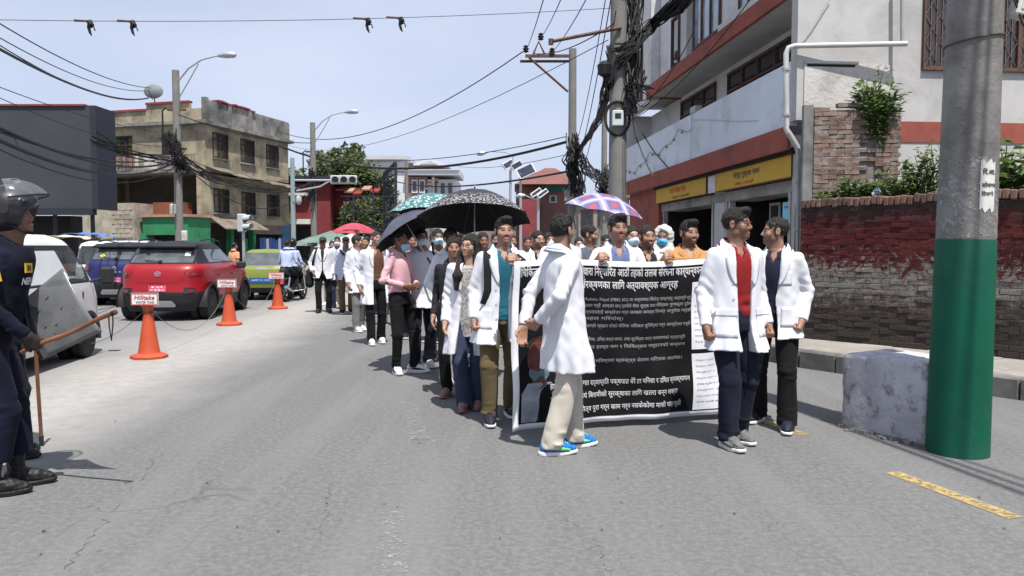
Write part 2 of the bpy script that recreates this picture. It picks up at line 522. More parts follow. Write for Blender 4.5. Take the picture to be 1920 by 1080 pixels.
dash(on(1432, 790), on(1508, 816), .10, M_yel)
dash((2.98, 3.2), (3.2, 2.4), .11, M_yel)
dash(on(765, 752), on(790, 832), .14, M_wht, "worn_white_line")
dash(on(735, 960), on(742, 1075), .12, M_wht, "worn_white_line")
dash(on(770, 826), on(815, 829), .16, M_wht, "worn_white_line")
M_crk = mat("crack_tar", (.10, .10, .103), .9, .3, 20, 0)
rc_ = random.Random(14)
for pts in ([(300, 850), (262, 900), (215, 960), (165, 1010), (120, 1068)], [(1048, 950), (1075, 985), (1100, 1010), (1130, 1045), (1148, 1072)], [(620, 905), (612, 960), (585, 1010)]):
 P = [on(*q) for q in pts]; vs = []; m_ = 40
 for i in range(m_ + 1):
  t = i / m_ * (len(P) - 1); k = min(len(P) - 2, int(t)); p = P[k].lerp(P[k + 1], t - k); d = P[k + 1] - P[k]; sd = Vector((-d.y, d.x, 0)).normalized()
  p = p + sd * rc_.gauss(0, .018); w = rc_.uniform(.0, .004) * (1 if rc_.random() > .25 else .1); vs += [(p.x - sd.x * w, p.y - sd.y * w, .003), (p.x + sd.x * w, p.y + sd.y * w, .003)]
 obj_from("road_crack", vs, [(2 * i, 2 * i + 1, 2 * i + 3, 2 * i + 2) for i in range(m_)], M_crk, road)
# pavement, kerb, brick wall on the right
ZP = .20
M_pave = mat("pavement_slabs", (.26, .24, .22), .9, .2, 1.2, .3, 45, dirt=(.20, .19, .17), dirt_amt=.45, coords='world')
kerb_line = [Vector((12.6, -3.6)), Vector((5.02, 7.48)), Vector((3.62, 9.5)), Vector((2.75, 11.6)), Vector((2.3, 15.5)), Vector((.4, 36.6))]
pav = tag(empty("pavement"), kind='structure')
poly = [(p.x + .1, p.y + .06) for p in kerb_line] + [(14, 36.6), (22, 36.6), (22, -3.6)]
MB().slab(poly, -.05, ZP - .012).build("paving_bed", M_pave, pav)
M_slab = mat("paving_stone", (.28, .255, .23), .9, .22, 3.0, .35, 60, dirt=(.22, .21, .19), dirt_amt=.5, coords='world')
kd = (kerb_line[1] - kerb_line[2]).normalized(); kn = Vector((-kd.y, kd.x))
if kn.x < 0: kn = -kn
slab_me = None
for i in range(-4, 9):
 for j in range(3):
  c = kerb_line[2] + kd * (i * .42 + .21) + kn * (.19 + .21 + j * .42)
  if slab_me is None:
   o = MB().bevbox((0, 0, 0), (.408, .408, .05), .006).build("paving_slab", M_slab, pav); slab_me = o.data
  else: o = inst("paving_slab", slab_me, pav, (0, 0, 0))
  o.location = (c.x, c.y, ZP - .025 + random.uniform(-.004, .004)); o.rotation_euler = (random.uniform(-.006, .006), random.uniform(-.006, .006), math.atan2(kd.y, kd.x))
M_kerb = mat("kerb_concrete", (.19, .185, .175), .92, .25, 5, .4, 60, dirt=(.09, .085, .08), dirt_amt=.55, coords='world')
kerb_me = MB().bevbox((0, 0, 0), (.46, .17, .25), .018).v
kerb_me = None
for a, b2 in zip(kerb_line[:-1], kerb_line[1:]):
 d = b2 - a; L = d.length; d.normalize(); n_ = max(1, int(L / .48))
 for i in range(n_):
  c = a + d * (L * (i + .5) / n_)
  if kerb_me is None:
   o = MB().bevbox((0, 0, 0), (1, .17, .27), .018).build("kerb_stone", M_kerb, pav); kerb_me = o.data
  else: o = inst("kerb_stone", kerb_me, pav, (0, 0, 0))
  o.location = (c.x + .08 * 0, c.y, ZP - .125 + random.uniform(-.008, .008)); o.scale = (L / n_ - .012, 1, 1)
  o.rotation_euler = (random.uniform(-.01, .01), 0, math.atan2(d.y, d.x) + random.uniform(-.008, .008))
def peeling_brick():
 m, n, l, b = _new("peeling_red_brick")
 p = _coords(n, l, 'world')
 sx = n.new("ShaderNodeSeparateXYZ"); l.new(p, sx.inputs[0]); z = sx.outputs[2]
 oi = n.new("ShaderNodeObjectInfo")
 brick = _mixc(n, l, oi.outputs['Random'], (.075, .045, .037), (.14, .08, .062))
 f1 = _noise(n, l, p, 4.5, 8, .7, .5); f2 = _noise(n, l, p, 6.5, 10, .80, 1.6)
 zz = _math(n, l, 'ADD', z, _math(n, l, 'MULTIPLY', _math(n, l, 'SUBTRACT', f1, .5), 1.1))
 red = _mixc(n, l, _range(n, l, _noise(n, l, p, 3, 4), .3, .7), (.062, .011, .013), (.11, .022, .022))
 col = _mixc(n, l, _range(n, l, zz, .85, 1.25), brick, red)
 mid = _math(n, l, 'SUBTRACT', 1.0, _math(n, l, 'ABSOLUTE', _math(n, l, 'MULTIPLY', _math(n, l, 'SUBTRACT', z, .98), 1.35)))
 t = _math(n, l, 'ADD', _math(n, l, 'MULTIPLY', f2, 1.0), _math(n, l, 'MULTIPLY', mid, .27))
 col = _mixc(n, l, _range(n, l, t, .66, .72, 0, .9), col, _mixc(n, l, _noise(n, l, p, 30, 3), (.13, .122, .112), (.29, .28, .26)))
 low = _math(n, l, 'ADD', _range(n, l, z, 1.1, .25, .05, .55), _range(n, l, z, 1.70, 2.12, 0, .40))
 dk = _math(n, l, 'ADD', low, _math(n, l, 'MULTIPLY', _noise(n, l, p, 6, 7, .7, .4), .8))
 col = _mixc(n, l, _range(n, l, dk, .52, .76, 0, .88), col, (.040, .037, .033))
 l.new(col, b.inputs['Base Color']); b.inputs['Roughness'].default_value = .92; b.inputs['Specular IOR Level'].default_value = .2
 h = _math(n, l, 'ADD', _math(n, l, 'MULTIPLY', f2, 1.3), _noise(n, l, p, 55, 4, .7))
 _bump(n, l, b, h, .8, .02)
 return m
M_peel = peeling_brick()
M_mortar = mat("old_mortar", (.16, .145, .13), .95, .3, 8, .6, 50, bdist=.01, coords='world')
WA, WB = Vector((4.08, 10.9)), Vector((7.6, 6.85))
wd = (WB - WA).normalized(); wnrm = Vector((wd.y, -wd.x))
if wnrm.y > 0: wnrm = -wnrm
wall = empty("brick_wall", (WA.x, WA.y, ZP), math.atan2(wd.y, wd.x), "old brick boundary wall with peeling red paint behind the green-painted pole", "wall")
WL = (WB - WA).length; WH = 1.84
MB().bb(0, WL, .014, .34, -.15, WH).build("wall_core", M_mortar, wall)
bl, bh = .228, .0735
JT = .0045
brick_mes = []
for k in range(5):
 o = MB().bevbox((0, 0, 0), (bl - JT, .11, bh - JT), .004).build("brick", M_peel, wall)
 for v in o.data.vertices: v.co += Vector((random.uniform(-.005, .005), random.uniform(-.006, .006), random.uniform(-.003, .003)))
 brick_mes.append(o.data); bpy.data.objects.remove(o)
rows = int(WH / bh)
spots = []
for r_ in range(rows):
 x = -(bl / 2 if r_ % 2 else 0)
 while x < WL - .02:
  x0, x1 = max(x, 0), min(x + bl, WL)
  if x1 - x0 > .05: spots.append(((x0 + x1) / 2, r_ * bh + bh / 2, (x1 - x0) / bl))
  x += bl
vis = [s_ for s_ in spots if s_[0] < 2.9]; rest = [s_ for s_ in spots if s_[0] >= 2.9]
vis.sort(key=lambda s_: -s_[1]); near, more_ = vis[:298], vis[298:]
for x, z, sx in near:
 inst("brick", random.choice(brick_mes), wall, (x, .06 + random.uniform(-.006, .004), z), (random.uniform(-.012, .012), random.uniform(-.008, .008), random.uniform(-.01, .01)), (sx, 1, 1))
mb = MB()
for x, z, sx in more_ + rest: mb.bevbox((x, .06 + random.uniform(-.009, .006), z), ((bl - JT) * sx, .11, bh - JT), .005)
tag(mb.build("bricks", M_peel, wall), kind='stuff')
M_cope = mat("coping_brick", (.17, .095, .075), .93, .35, 5, .5, 60, dirt=(.06, .055, .045), dirt_amt=.6, coords='world')
cop_me = MB().bevbox((0, 0, 0), (.066, .40, .115), .012).build("coping_brick", M_cope, wall)
cm = cop_me.data; bpy.data.objects.remove(cop_me)
for i in range(int(WL / .076)):
 inst("coping_brick", cm, wall, (i * .076 + .038, .17 + random.uniform(-.02, .02), WH + .058 + random.uniform(-.01, .012)), (random.uniform(-.05, .05), random.uniform(-.06, .06), random.uniform(-.05, .05)))
bank = MB();
bank.slab([(4.35, 10.95), (7.7, 7.1), (14, 7.1), (14, 12.4), (4.55, 12.4)], .1, 1.98)
tag(bank.build("soil_bank", mat("dark_soil", (.07, .06, .045), .95, .3, 6, .6, 40, coords='world')), kind='structure')
# shop building on the right
M_gable = mat("white_plaster", (.44, .435, .43), .9, .06, 1.4, .25, 25, bdist=.01, dirt=(.34, .335, .33), dirt_amt=.42, dirt_scale=1.1, coords='world')
M_balc = mat("pale_blue_render", (.60, .66, .74), .85, .05, 1.2, .15, 30, dirt=(.42, .45, .49), dirt_amt=.32, dirt_scale=1.6, coords='world')
M_redp = mat("brick_red_paint", (.27, .075, .055), .8, .12, 2.5, .2, 40, dirt=(.16, .055, .045), dirt_amt=.35, coords='world')
M_upper = mat("grey_white_render", (.60, .60, .60), .9, .07, 1.5, .2, 30, dirt=(.42, .41, .40), dirt_amt=.4, coords='world')
M_soff = mat("soffit_grey", (.42, .42, .42), .9, .1, 1.5, .1, 30, coords='world')
M_wood = mat("dark_wood", (.10, .055, .04), .7, .3, 12, .2, 80)
M_glass = glassmat("window_glass", (.09, .11, .13))
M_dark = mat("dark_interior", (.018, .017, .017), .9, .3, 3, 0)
M_pipe = mat("white_plastic_pipe", (.48, .48, .475), .5, .06, 4, .05, 30, dirt=(.36, .36, .36), dirt_amt=.3)
M_pipeg = mat("grey_pipe", (.33, .34, .35), .55, .12, 4, .05, 30)
CX, CY = 4.47, 12.5
td = Vector((-.09, .996)).normalized(); bang = math.atan2(td.y, td.x)
bld = empty("shop_building", (CX, CY, 0), bang, "white corner shop building with red fascia bands, balcony and yellow signboards", "building")
def bbx(u0, u1, v0, v1, z0, z1, name, m, par=bld):
 return MB().bb(u0, u1, v0, v1, z0, z1).build(name, m, par)
W = 7.4
bbx(.0, 11.5, -W, -.85, 3.12, 5.5, "first_floor_wall", M_upper)
bbx(.0, 11.5, -W, -.25, 5.72, 9.2, "upper_wall", M_upper)
bbx(0, 8.4, -1.1, .02, 5.5, 5.72, "upper_slab", M_soff)
bbx(-.0, 8.45, .02, .10, 5.46, 5.76, "upper_fascia", M_redp)
bbx(8.4, 8.46, -1.1, .1, 5.46, 5.76, "fascia_end", M_redp)
bbx(0, 11.4, -1.1, -.02, 3.1, 3.3, "balcony_slab", M_soff)
bbx(-.02, 11.4, -.02, .05, 3.06, 3.44, "balcony_fascia", M_redp)
bp = bbx(-.01, 11.4, -.12, .0, 3.44, 4.46, "balcony_parapet", M_balc)
MB().bb(4.92, 4.94, 0, .008, 3.44, 4.4).build("joint", M_soff, bp)
MB().bb(4.6, 4.95, -.13, .03, 4.46, 4.6).build("coping_stub", M_gable, bp)
bbx(11.4, 11.5, -1.1, .0, 3.1, 5.5, "balcony_end_wall", M_upper)
bbx(-.22, -.003, -W, -.005, 3.50, 9.2, "gable_wall", M_gable)
bbx(-.235, -.003, -W, -.40, 3.17, 3.50, "gable_red_band", M_redp)
bbx(-.22, -.003, -W, -.42, 0, 3.17, "gable_lower_wall", M_gable)
bbx(-.24, -.222, -1.55, -.12, 3.50, 4.38, "old_plaster_patch", mat("patch_plaster", (.48, .465, .445), .92, .08, 2, .5, 18, bdist=.02, dirt=(.28, .26, .24), dirt_amt=.35, coords='world'))
MB().bb(-.26, -.24, -1.0, -.12, 4.38, 4.42).build("slot_ledge", M_soff, bld)
MB().bb(-.245, -.24, -.95, -.16, 4.335, 4.372).build("open_slot", M_dark, bld)
bbx(8.4, 11.5, -.24, .0, 5.4, 9.2, "upper_wing_wall", M_upper)
def window(u0, u1, z0, z1, v, par, cols=2, transom=None, name="window", grille=False, glass=M_glass):
 w_ = MB()
 w_.bb(u0, u1, v - .02, v + .04, z0, z0 + .06).bb(u0, u1, v - .02, v + .04, z1 - .06, z1)
 for i in range(cols + 1):
  x = u0 + (u1 - u0) * i / cols; w_.bb(x - .03 if i else x, x + .03 if i < cols else x, v - .018, v + .036, z0 + .06, z1 - .06)
 if transom: w_.bb(u0 + .03, u1 - .03, v - .015, v + .03, transom - .025, transom + .025)
 o = w_.build(name, M_wood, par)
 for i in range(cols):
  a, c_ = u0 + (u1 - u0) * i / cols + .03, u0 + (u1 - u0) * (i + 1) / cols - .03
  MB().bb(a, c_, v - .012, v - .004, z0 + .06, z1 - .06).build("pane", glass, o)
 if grille:
  g = MB()
  for i in range(cols):
   a, c_ = u0 + (u1 - u0) * i / cols + .03, u0 + (u1 - u0) * (i + 1) / cols - .03
   for t in np.linspace(.2, .8, 4): g.bb(a + (c_ - a) * t - .006, a + (c_ - a) * t + .006, v + .004, v + .012, z0 + .06, z1 - .06)
   for q in range(4):
    zz0, zz1 = z0 + .06 + (z1 - z0 - .12) * q / 4, z0 + .06 + (z1 - z0 - .12) * (q + 1) / 4
    for s_ in (0, 1):
     g.tube([(a, v + .015, zz0 if s_ else zz1), ((a + c_) / 2, v + .015, zz1 if s_ else zz0), (c_, v + .015, zz0 if s_ else zz1)], .007, 4)
  g.build("grille", mat("grille_iron", (.16, .10, .085), .7, .2, 10, 0), o)
 return o
DGL = glassmat("dark_glass", (.022, .022, .025))
window(1.6, 4.9, 3.9, 5.36, -.83, bld, 4, 4.95, "balcony_window", glass=DGL)
window(5.7, 8.3, 3.9, 5.36, -.83, bld, 3, 4.95, "balcony_window", glass=DGL)
window(1.75, 2.75, 6.0, 8.2, -.22, bld, 2, 7.3, "upper_window", glass=glassmat("sky_glass", (.16, .20, .24)))
window(3.8, 5.5, 6.0, 8.2, -.22, bld, 3, 7.2, "upper_window", glass=MATS["sky_glass"])
bbx(5.62, 6.05, -.26, -.08, 5.73, 9.2, "upper_column", M_gable)
window(6.6, 7.2, 5.85, 7.2, -.22, bld, 1, None, "upper_window", glass=DGL)
window(9.2, 9.7, 5.6, 7.2, .03, bld, 1, None, "upper_window", glass=DGL)
MB().bb(.52, 3.5, -.24, -.06, 5.73, 6.0).build("upper_sill_wall", M_upper, bld)
bbx(0, .12, -.95, -.12, 0, 3.1, "shop_jamb", M_pipeg)
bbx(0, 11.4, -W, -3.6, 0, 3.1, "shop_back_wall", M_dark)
bbx(3.55, 4.15, -3.6, -.28, 0, 3.1, "shop_pier", M_soff)
bbx(8.2, 11.4, -3.6, -.2, 0, 3.1, "street_wall", M_redp)
bbx(.12, 8.2, -.9, -.28, 2.42, 2.62, "shop_lintel", mat("dirty_lintel", (.30, .29, .275), .9, .2, 3, .4, 30, dirt=(.13, .12, .11), dirt_amt=.5, coords='world'))
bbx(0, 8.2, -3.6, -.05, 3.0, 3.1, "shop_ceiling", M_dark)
bbx(8.08, 8.19, -3.6, -.42, 0, 2.99, "shop_side_shade", M_dark)  # black side panels stand in for the shade inside the shops
bbx(3.42, 3.54, -3.6, -.44, 0, 2.99, "shop_side_shade", M_dark)
bbx(4.16, 8.07, -2.2, -2.1, 0, 2.98, "shop_back_shade", M_dark)  # black sheet added behind the opening, standing in for interior shade
bbx(3.66, 4.16, -.20, -.13, 2.64, 3.055, "sign_pier", M_upper)
for u in (.55, 3.3, 3.48, 4.3, 8.05):
 bbx(u, u + .09, -.42, -.30, 0, 2.42, "shutter_post", mat("pale_metal", (.45, .45, .44), .6, .12, 5, .1, 40, dirt=(.22, .21, .2)))
bbx(.2, .5, -.5, -.3, 0, 2.42, "shop_side_frame", MATS["pale_metal"])
sh = tag(empty("shop_shelf", (0, 0, 0)), "dark metal shelf full of stationery inside the bookshop doorway", "shelf")
sh.location = bld.location; sh.rotation_euler = bld.rotation_euler
for i, z in enumerate((.6, 1.1, 1.6, 2.05)): MB().bb(.6, 3.2, -3.2, -2.8, z, z + .03).build("shelf_board", M_wood, sh)
for u in (.62, 1.9, 3.15): MB().bb(u, u + .04, -3.2, -2.8, 0, 2.3).build("upright", M_wood, sh)
goods = [mat("carton_%d" % i, c, .6, .15, 8, 0) for i, c in enumerate([(.10, .09, .08), (.20, .12, .08), (.06, .09, .13), (.14, .13, .12), (.12, .05, .05)])]
for i in range(34):
 z = (.63, 1.13, 1.63, 2.08)[i % 4]; u = .7 + (i // 4) * .29 + random.uniform(-.05, .05); h_ = random.uniform(.12, .36)
 MB().box((u, -2.95 + random.uniform(-.05, .05), z + h_ / 2 + .003), (random.uniform(.12, .24), .22, h_), random.uniform(-.1, .1)).build("boxed_goods", goods[i % 5], sh)
bx_ = tag(empty("paper_carton"), "bright blue and green paper carton hanging high in the bookshop entrance", "box")
bx_.location = bld.location; bx_.rotation_euler = bld.rotation_euler
MB().bb(.72, 1.2, -.80, -.46, 1.98, 2.28).build("carton_body", mat("carton_blue", (.18, .55, .72), .6, .1, 4, 0), bx_)
MB().bb(.713, .72, -.78, -.48, 2.0, 2.26).build("carton_end", mat("carton_green", (.25, .42, .35), .6, .5, 9, 0), bx_)
MB().bb(.8, 1.12, -.46, -.455, 2.17, 2.21).build("print_band", mat("carton_print", (.05, .18, .4), .6, .1, 4, 0), bx_)
sc_ = tag(empty("display_frame"), "pale square picture frame hanging inside the bookshop", "frame")
sc_.location = bld.location; sc_.rotation_euler = bld.rotation_euler
q = MB(); q.bb(1.9, 2.35, -.75, -.72, 1.95, 2.0).bb(1.9, 2.35, -.75, -.72, 2.28, 2.33).bb(1.9, 1.94, -.75, -.72, 2.0, 2.28).bb(2.31, 2.35, -.75, -.72, 2.0, 2.28)
q.build("frame_border", MATS["pale_metal"], sc_)
MB().bb(1.94, 2.31, -.745, -.735, 2.0, 2.28).build("frame_picture", M_dark, sc_)
M_sign = mat("yellow_sign", (.50, .31, .035), .6, .08, 1.5, .05, 20, dirt=(.40, .25, .04), dirt_amt=.3)
M_ink = mat("black_ink", (.05, .045, .04), .7, .1, 5, 0); M_inkr = mat("red_ink", (.45, .06, .02), .7, .1, 5, 0)
def signboard(u0, u1, label, lines):
 s = empty("shop_sign", bld.location, bang, label, "sign")
 MB().bb(u0, u1, -.22, -.10, 2.64, 3.05).build("board", M_sign, s)
 e = MB(); e.bb(u0 - .015, u0, -.22, -.095, 2.625, 3.065).bb(u1, u1 + .015, -.22, -.095, 2.625, 3.065).bb(u0, u1, -.22, -.095, 3.05, 3.065).bb(u0, u1, -.22, -.095, 2.625, 2.64)
 e.build("edging", M_wood, s)
 for txt, uc, zc, wd_, ht, m in lines:
  flat_text("lettering", dv(txt), facing((uc, -.097, zc), (-1, 0, 0), (0, 0, 1)), m, s, wd_, ht, bold=.02)
signboard(.12, 3.6, "larger yellow shop signboard with black lettering next to the drain pipe",
          [("श्री गणेशाय नमः", 2.2, 3.0, .55, .05, M_inkr), ("केन्द्र पुस्तक पसल", 2.0, 2.87, 1.25, .17, M_ink), ("खरिबोट-१, काठमाडौँ", 2.1, 2.705, .9, .07, M_inkr)])
signboard(4.2, 8.1, "smaller-looking yellow signboard with red lettering beyond the grey pier",
          [("काठो फिल्म सेन्टर", 6.2, 2.87, 1.3, .2, M_inkr), ("कपुरधारा १-काठमाडौँ", 6.0, 2.70, 1.3, .08, M_ink)])
gw = empty("grille_window_base", (0, 0, 0)); bpy.data.objects.remove(gw)
def gable_pt(px, py): return at(px, py, CY - .22)
wx0, wx1 = gable_pt(1745, 0).x, 8.75; wz0 = gable_pt(1745, 127).z
gwin = window(0, wx1 - wx0, 0, 1.75, 0, bld, 4, None, "grille_window", True, DGL)
gm = bld.matrix_world
inv = Matrix.Rotation(-bang, 4, 'Z') @ Matrix.Translation((-CX, -CY, 0))
def to_bld(p): return inv @ Vector(p)
loc = to_bld((wx0, CY - .24 - (wx0 - CX) * 0, wz0))
gwin.location = (-.235, loc.y, wz0); gwin.rotation_euler = (0, 0, R(-90))
gwin.scale = (1, -1, 1)
def Lp(px, py, out=.0):
 p = at(px, py, CY - .22 - out); return to_bld(p)
dp = MB()
dp.tube([Lp(1700, 82, .09), Lp(1490, 86, .09), Lp(1478, 90, .09), Lp(1474, 100, .09), Lp(1474, 240, .09), Lp(1478, 250, .09)], .042, 10)
dp.build("drain_pipe", M_pipe, bld, True)
MB().tube([Lp(1478, 248, .09), Lp(1494, 274, .09), Lp(1497, 285, .09), Lp(1497, 500, .09)], .045, 10).build("drain_pipe", M_pipeg, bld, True)
MB().tube([Lp(1692, -60, .06), Lp(1692, 78, .06)], .035, 8).build("drain_pipe", M_pipeg, bld, True)
for px, py in ((1474, 130), (1474, 215), (1497, 340), (1497, 430)):
 c = Lp(px, py, .09); MB().cyl(c - Vector((0, 0, .02)), c + Vector((0, 0, .02)), .06, n=10).build("pipe_clamp", M_pipeg, bld)
MB().tube([Lp(1560, -10, .01), Lp(1525, 50, .01), Lp(1512, 68, .015), Lp(1500, 80, .03)], .008, 5).build("loose_wire", M_pipeg, bld)
st = MB(); pts = []
for i in range(40):
 t = i / 39; u = 11.0 - 6.1 * t; pts.append((u, .02, 3.75 + .55 * t - .16 * abs(math.sin(t * 7.5)) + .05 * math.sin(t * 31)))
st.tube(pts, .007, 4)
for i in range(3, 39, 4): st.box((pts[i][0], .03, pts[i][2] - .05), (.035, .035, .06))
st.build("string_lights", mat("old_wire", (.22, .20, .18), .7), bld)
MB().tube([(4.9, .012, 4.33), (3.6, .012, 4.12), (2.2, .012, 3.86), (1.2, .012, 3.72)], .005, 4).build("loose_wire", M_pipeg, bld)
# broken brick pier above the wall
def bare_brick():
 m, n, l, b = _new("bare_weathered_brick")
 p = _coords(n, l, 'world'); oi = n.new("ShaderNodeObjectInfo")
 c = _mixc(n, l, oi.outputs['Random'], (.12, .075, .062), (.235, .150, .122))
 c = _mixc(n, l, _range(n, l, _noise(n, l, p, 5, 7, .7, .4), .45, .60, 0, .8), c, (.25, .235, .22))
 c = _mixc(n, l, _range(n, l, _noise(n, l, p, 3.4, 7, .7, .6), .53, .66, 0, .9), c, (.09, .085, .08))
 l.new(c, b.inputs['Base Color']); b.inputs['Roughness'].default_value = .93
 _bump(n, l, b, _noise(n, l, p, 40, 6, .7), .7, .015)
 return m
M_bare = bare_brick()
PY = 11.45
p0, p1 = at(1524, 380, PY), at(1692, 190, PY)
pier = empty("brick_pier", (p0.x, PY, 1.9), 0, "broken bare-brick pier with a shrub growing out of its top", "pillar")
PWd, PHt = p1.x - p0.x, p1.z - 1.9
MB().bb(.02, PWd - .02, .035, .5, -.1, PHt - .12).build("pier_core", M_mortar, pier)
MB().bb(-.15, -.004, .02, .10, -1.9, PHt - .05).build("cement_flank", mat("grey_cement", (.20, .20, .20), .92, .2, 3, .4, 40, dirt=(.10, .10, .10), dirt_amt=.5, coords='world'), pier)
pb = []
for k in range(4):
 o = MB().bevbox((0, 0, 0), (.222, .11, .061), .006).build("brick", M_bare, pier)
 for v in o.data.vertices: v.co += Vector((random.uniform(-.006, .006), random.uniform(-.006, .006), random.uniform(-.004, .004)))
 pb.append(o.data); bpy.data.objects.remove(o)
r_ = 0; z = .0
while z < PHt - .04:
 x = -.11 if r_ % 2 else 0
 while x < PWd - .03:
  x0, x1 = max(0, x), min(x + .228, PWd); xc = (x0 + x1) / 2
  gap = abs(xc - PWd * (.66 - .02 * math.sin(z * 9))) < .075 and z > .25
  ragged = z > PHt - .2 and random.random() < .35
  if x1 - x0 > .05 and not gap and not ragged:
   if random.random() > .04:
    inst("brick", random.choice(pb), pier, (xc, .055 + random.uniform(-.004, .005), z + .033), (random.uniform(-.02, .02), random.uniform(-.015, .015), random.uniform(-.012, .012)), ((x1 - x0) / .228, 1, 1))
  x += .228
 z += .066; r_ += 1
# plants
M_leaf = {}
def leafmat(name, c, c2, trans=.25):
 m, n, l, b = _new(name)
 oi = n.new("ShaderNodeNewGeometry")
 col = _mixc(n, l, oi.outputs['Random Per Island'], c, c2)
 l.new(col, b.inputs['Base Color']); b.inputs['Roughness'].default_value = .55; b.inputs['Specular IOR Level'].default_value = .3
 tr = n.new("ShaderNodeBsdfTranslucent"); l.new(col, tr.inputs['Color'])
 mx = n.new("ShaderNodeMixShader"); mx.inputs[0].default_value = trans
 out = [q for q in n if q.type == 'OUTPUT_MATERIAL'][0]
 l.new(b.outputs[0], mx.inputs[1]); l.new(tr.outputs[0], mx.inputs[2]); l.new(mx.outputs[0], out.inputs[0])
 return m
M_bushleaf = leafmat("bush_leaf", (.05, .10, .025), (.15, .22, .07), .35)
M_treeleaf = leafmat("tree_leaf", (.07, .10, .035), (.17, .20, .085), .4)
M_darkleaf = leafmat("dark_leaf", (.05, .075, .03), (.13, .14, .06), .35)
M_stem = mat("green_stem", (.10, .10, .05), .8)
M_bark = mat("bark", (.12, .095, .07), .95, .3, 10, .5, 40)
def leaf(mb, p, d, up, L, w):
 d = d.normalized(); s = d.cross(up); s = s.normalized() if s.length > 1e-4 else d.orthogonal().normalized(); n_ = s.cross(d)
 mb.add([p, p + d * L * .45 + s * w - n_ * w * .25, p + d * L - n_ * L * .12, p + d * L * .45 - s * w - n_ * w * .25, p + d * L * .5 + n_ * w * .15],
           [(0, 1, 4), (1, 2, 4), (2, 3, 4), (3, 0, 4)])
def rvec(r):
 v = Vector((r.gauss(0, 1), r.gauss(0, 1), r.gauss(0, 1))); return v.normalized()
def bush(name, label, base, stems, h, spread, nleaf, L, w, m, cat="plant", group=None, seed=1, flowers=None):
 r = random.Random(seed)
 t = empty(name, base, 0, label, cat, group)
 sm, lf, fl = MB(), MB(), MB()
 for i in range(stems):
  a = r.uniform(0, 6.28); s = r.uniform(.2, 1) * spread; hh = h * r.uniform(.55, 1)
  pts = [Vector((0, 0, 0))]
  for k in range(1, 6):
   tt = k / 5; pts.append(Vector((math.cos(a) * s * tt ** 1.3 + r.gauss(0, .03) * h, math.sin(a) * s * tt ** 1.3 * .7 + r.gauss(0, .03) * h, hh * tt)))
  sm.tube(pts, [.012 * h * (1.1 - k / 5) + .002 for k in range(6)], 4)
  for k in range(nleaf):
   tt = r.uniform(.18, 1); q = tt * 5; j = min(4, int(q)); p = pts[j].lerp(pts[j + 1], q - j)
   d = rvec(r); d.z = d.z * .5 + .1
   p2 = p + d * r.uniform(0, .12) * h
   leaf(lf, p2, d, Vector((0, 0, 1)), L * r.uniform(.6, 1.25), w * r.uniform(.7, 1.2))
  if flowers and r.random() < .8:
   p = pts[-1]
   for k in range(5):
    q = p + rvec(r) * .03; fl.add([q + rvec(r) * .016 for _ in range(3)], [(0, 1, 2)])
 sm.build("stem", M_stem, t); lf.build("foliage", m, t)
 if flowers: fl.build("flower", flowers, t)
 return t
M_lilac = mat("lilac_petal", (.42, .33, .55), .7)
b0 = at(1640, 262, 11.5)
bush("shrub", "bushy green shrub growing from the top of the broken brick pier", (b0.x, 11.55, b0.z - .1), 40, .95, .46, 60, .115, .030, M_bushleaf, "shrub", seed=3)
b1 = at(1660, 180, 11.5)
bush("tall_weed", "single tall weed stalk rising above the shrub", (b1.x - .05, 11.6, b1.z - .1), 2, .75, .08, 16, .1, .022, M_bushleaf, seed=4)
for i, (px, py, D, h, s, n_, lbl, fl) in enumerate([
 (1742, 372, 10.2, .95, .28, 9, "leafy weed on the wall top just left of the concrete pole", None),
 (1715, 372, 10.4, .62, .25, 8, "low bushy weed on the wall top between shrub and pole", None),
 (1660, 374, 10.6, .36, .26, 9, "flowering weed with lilac blooms on the wall coping", M_lilac),
 (1595, 374, 10.9, .42, .30, 10, "wiry lilac-flowered weed at the foot of the brick pier", M_lilac),
 (1690, 374, 10.3, .5, .35, 9, "straggling weed spilling over the coping left of the pole", None),
 (1620, 374, 10.75, .34, .34, 10, "low spreading weed with lilac blooms below the shrub", M_lilac),
 (1545, 374, 11.0, .25, .2, 6, "small dry weed at the left end of the wall top", None)]):
 b_ = at(px, py, D); bush("wall_weed", lbl, (b_.x, b_.y, 2.06), n_ + 4, h, s, 32, .08, .026, M_bushleaf, "weed", "weeds on top of the brick wall", seed=10 + i, flowers=fl)
for i, (px, D, h, lbl) in enumerate([(1905, 9.6, .75, "broad-leaved plant right of the concrete pole at the frame edge"), (1880, 9.9, .95, "tall leafy weed directly right of the concrete pole"), (1945, 9.4, .8, "broad-leaved plant cut by the right frame edge")]):
 b_ = at(px, 370, D); bush("broadleaf_plant", lbl, (b_.x, b_.y, 2.04), 8, h, .34, 9, .20, .085, M_bushleaf, "plant", "plants on top of the brick wall", seed=30 + i)
pl = at(1643, 368, 10.55)
o = MB().tube([(pl.x - .05, pl.y, 2.2), (pl.x, pl.y - .02, 2.26), (pl.x + .05, pl.y, 2.21), (pl.x + .09, pl.y, 2.24)], [.03, .055, .05, .02], 7).build("plastic_bag", mat("pale_plastic", (.55, .62, .75), .4, .2, 12, .5, 30), None, False)
tag(o, "crumpled pale plastic bag caught in the wall weeds", "plastic bag")
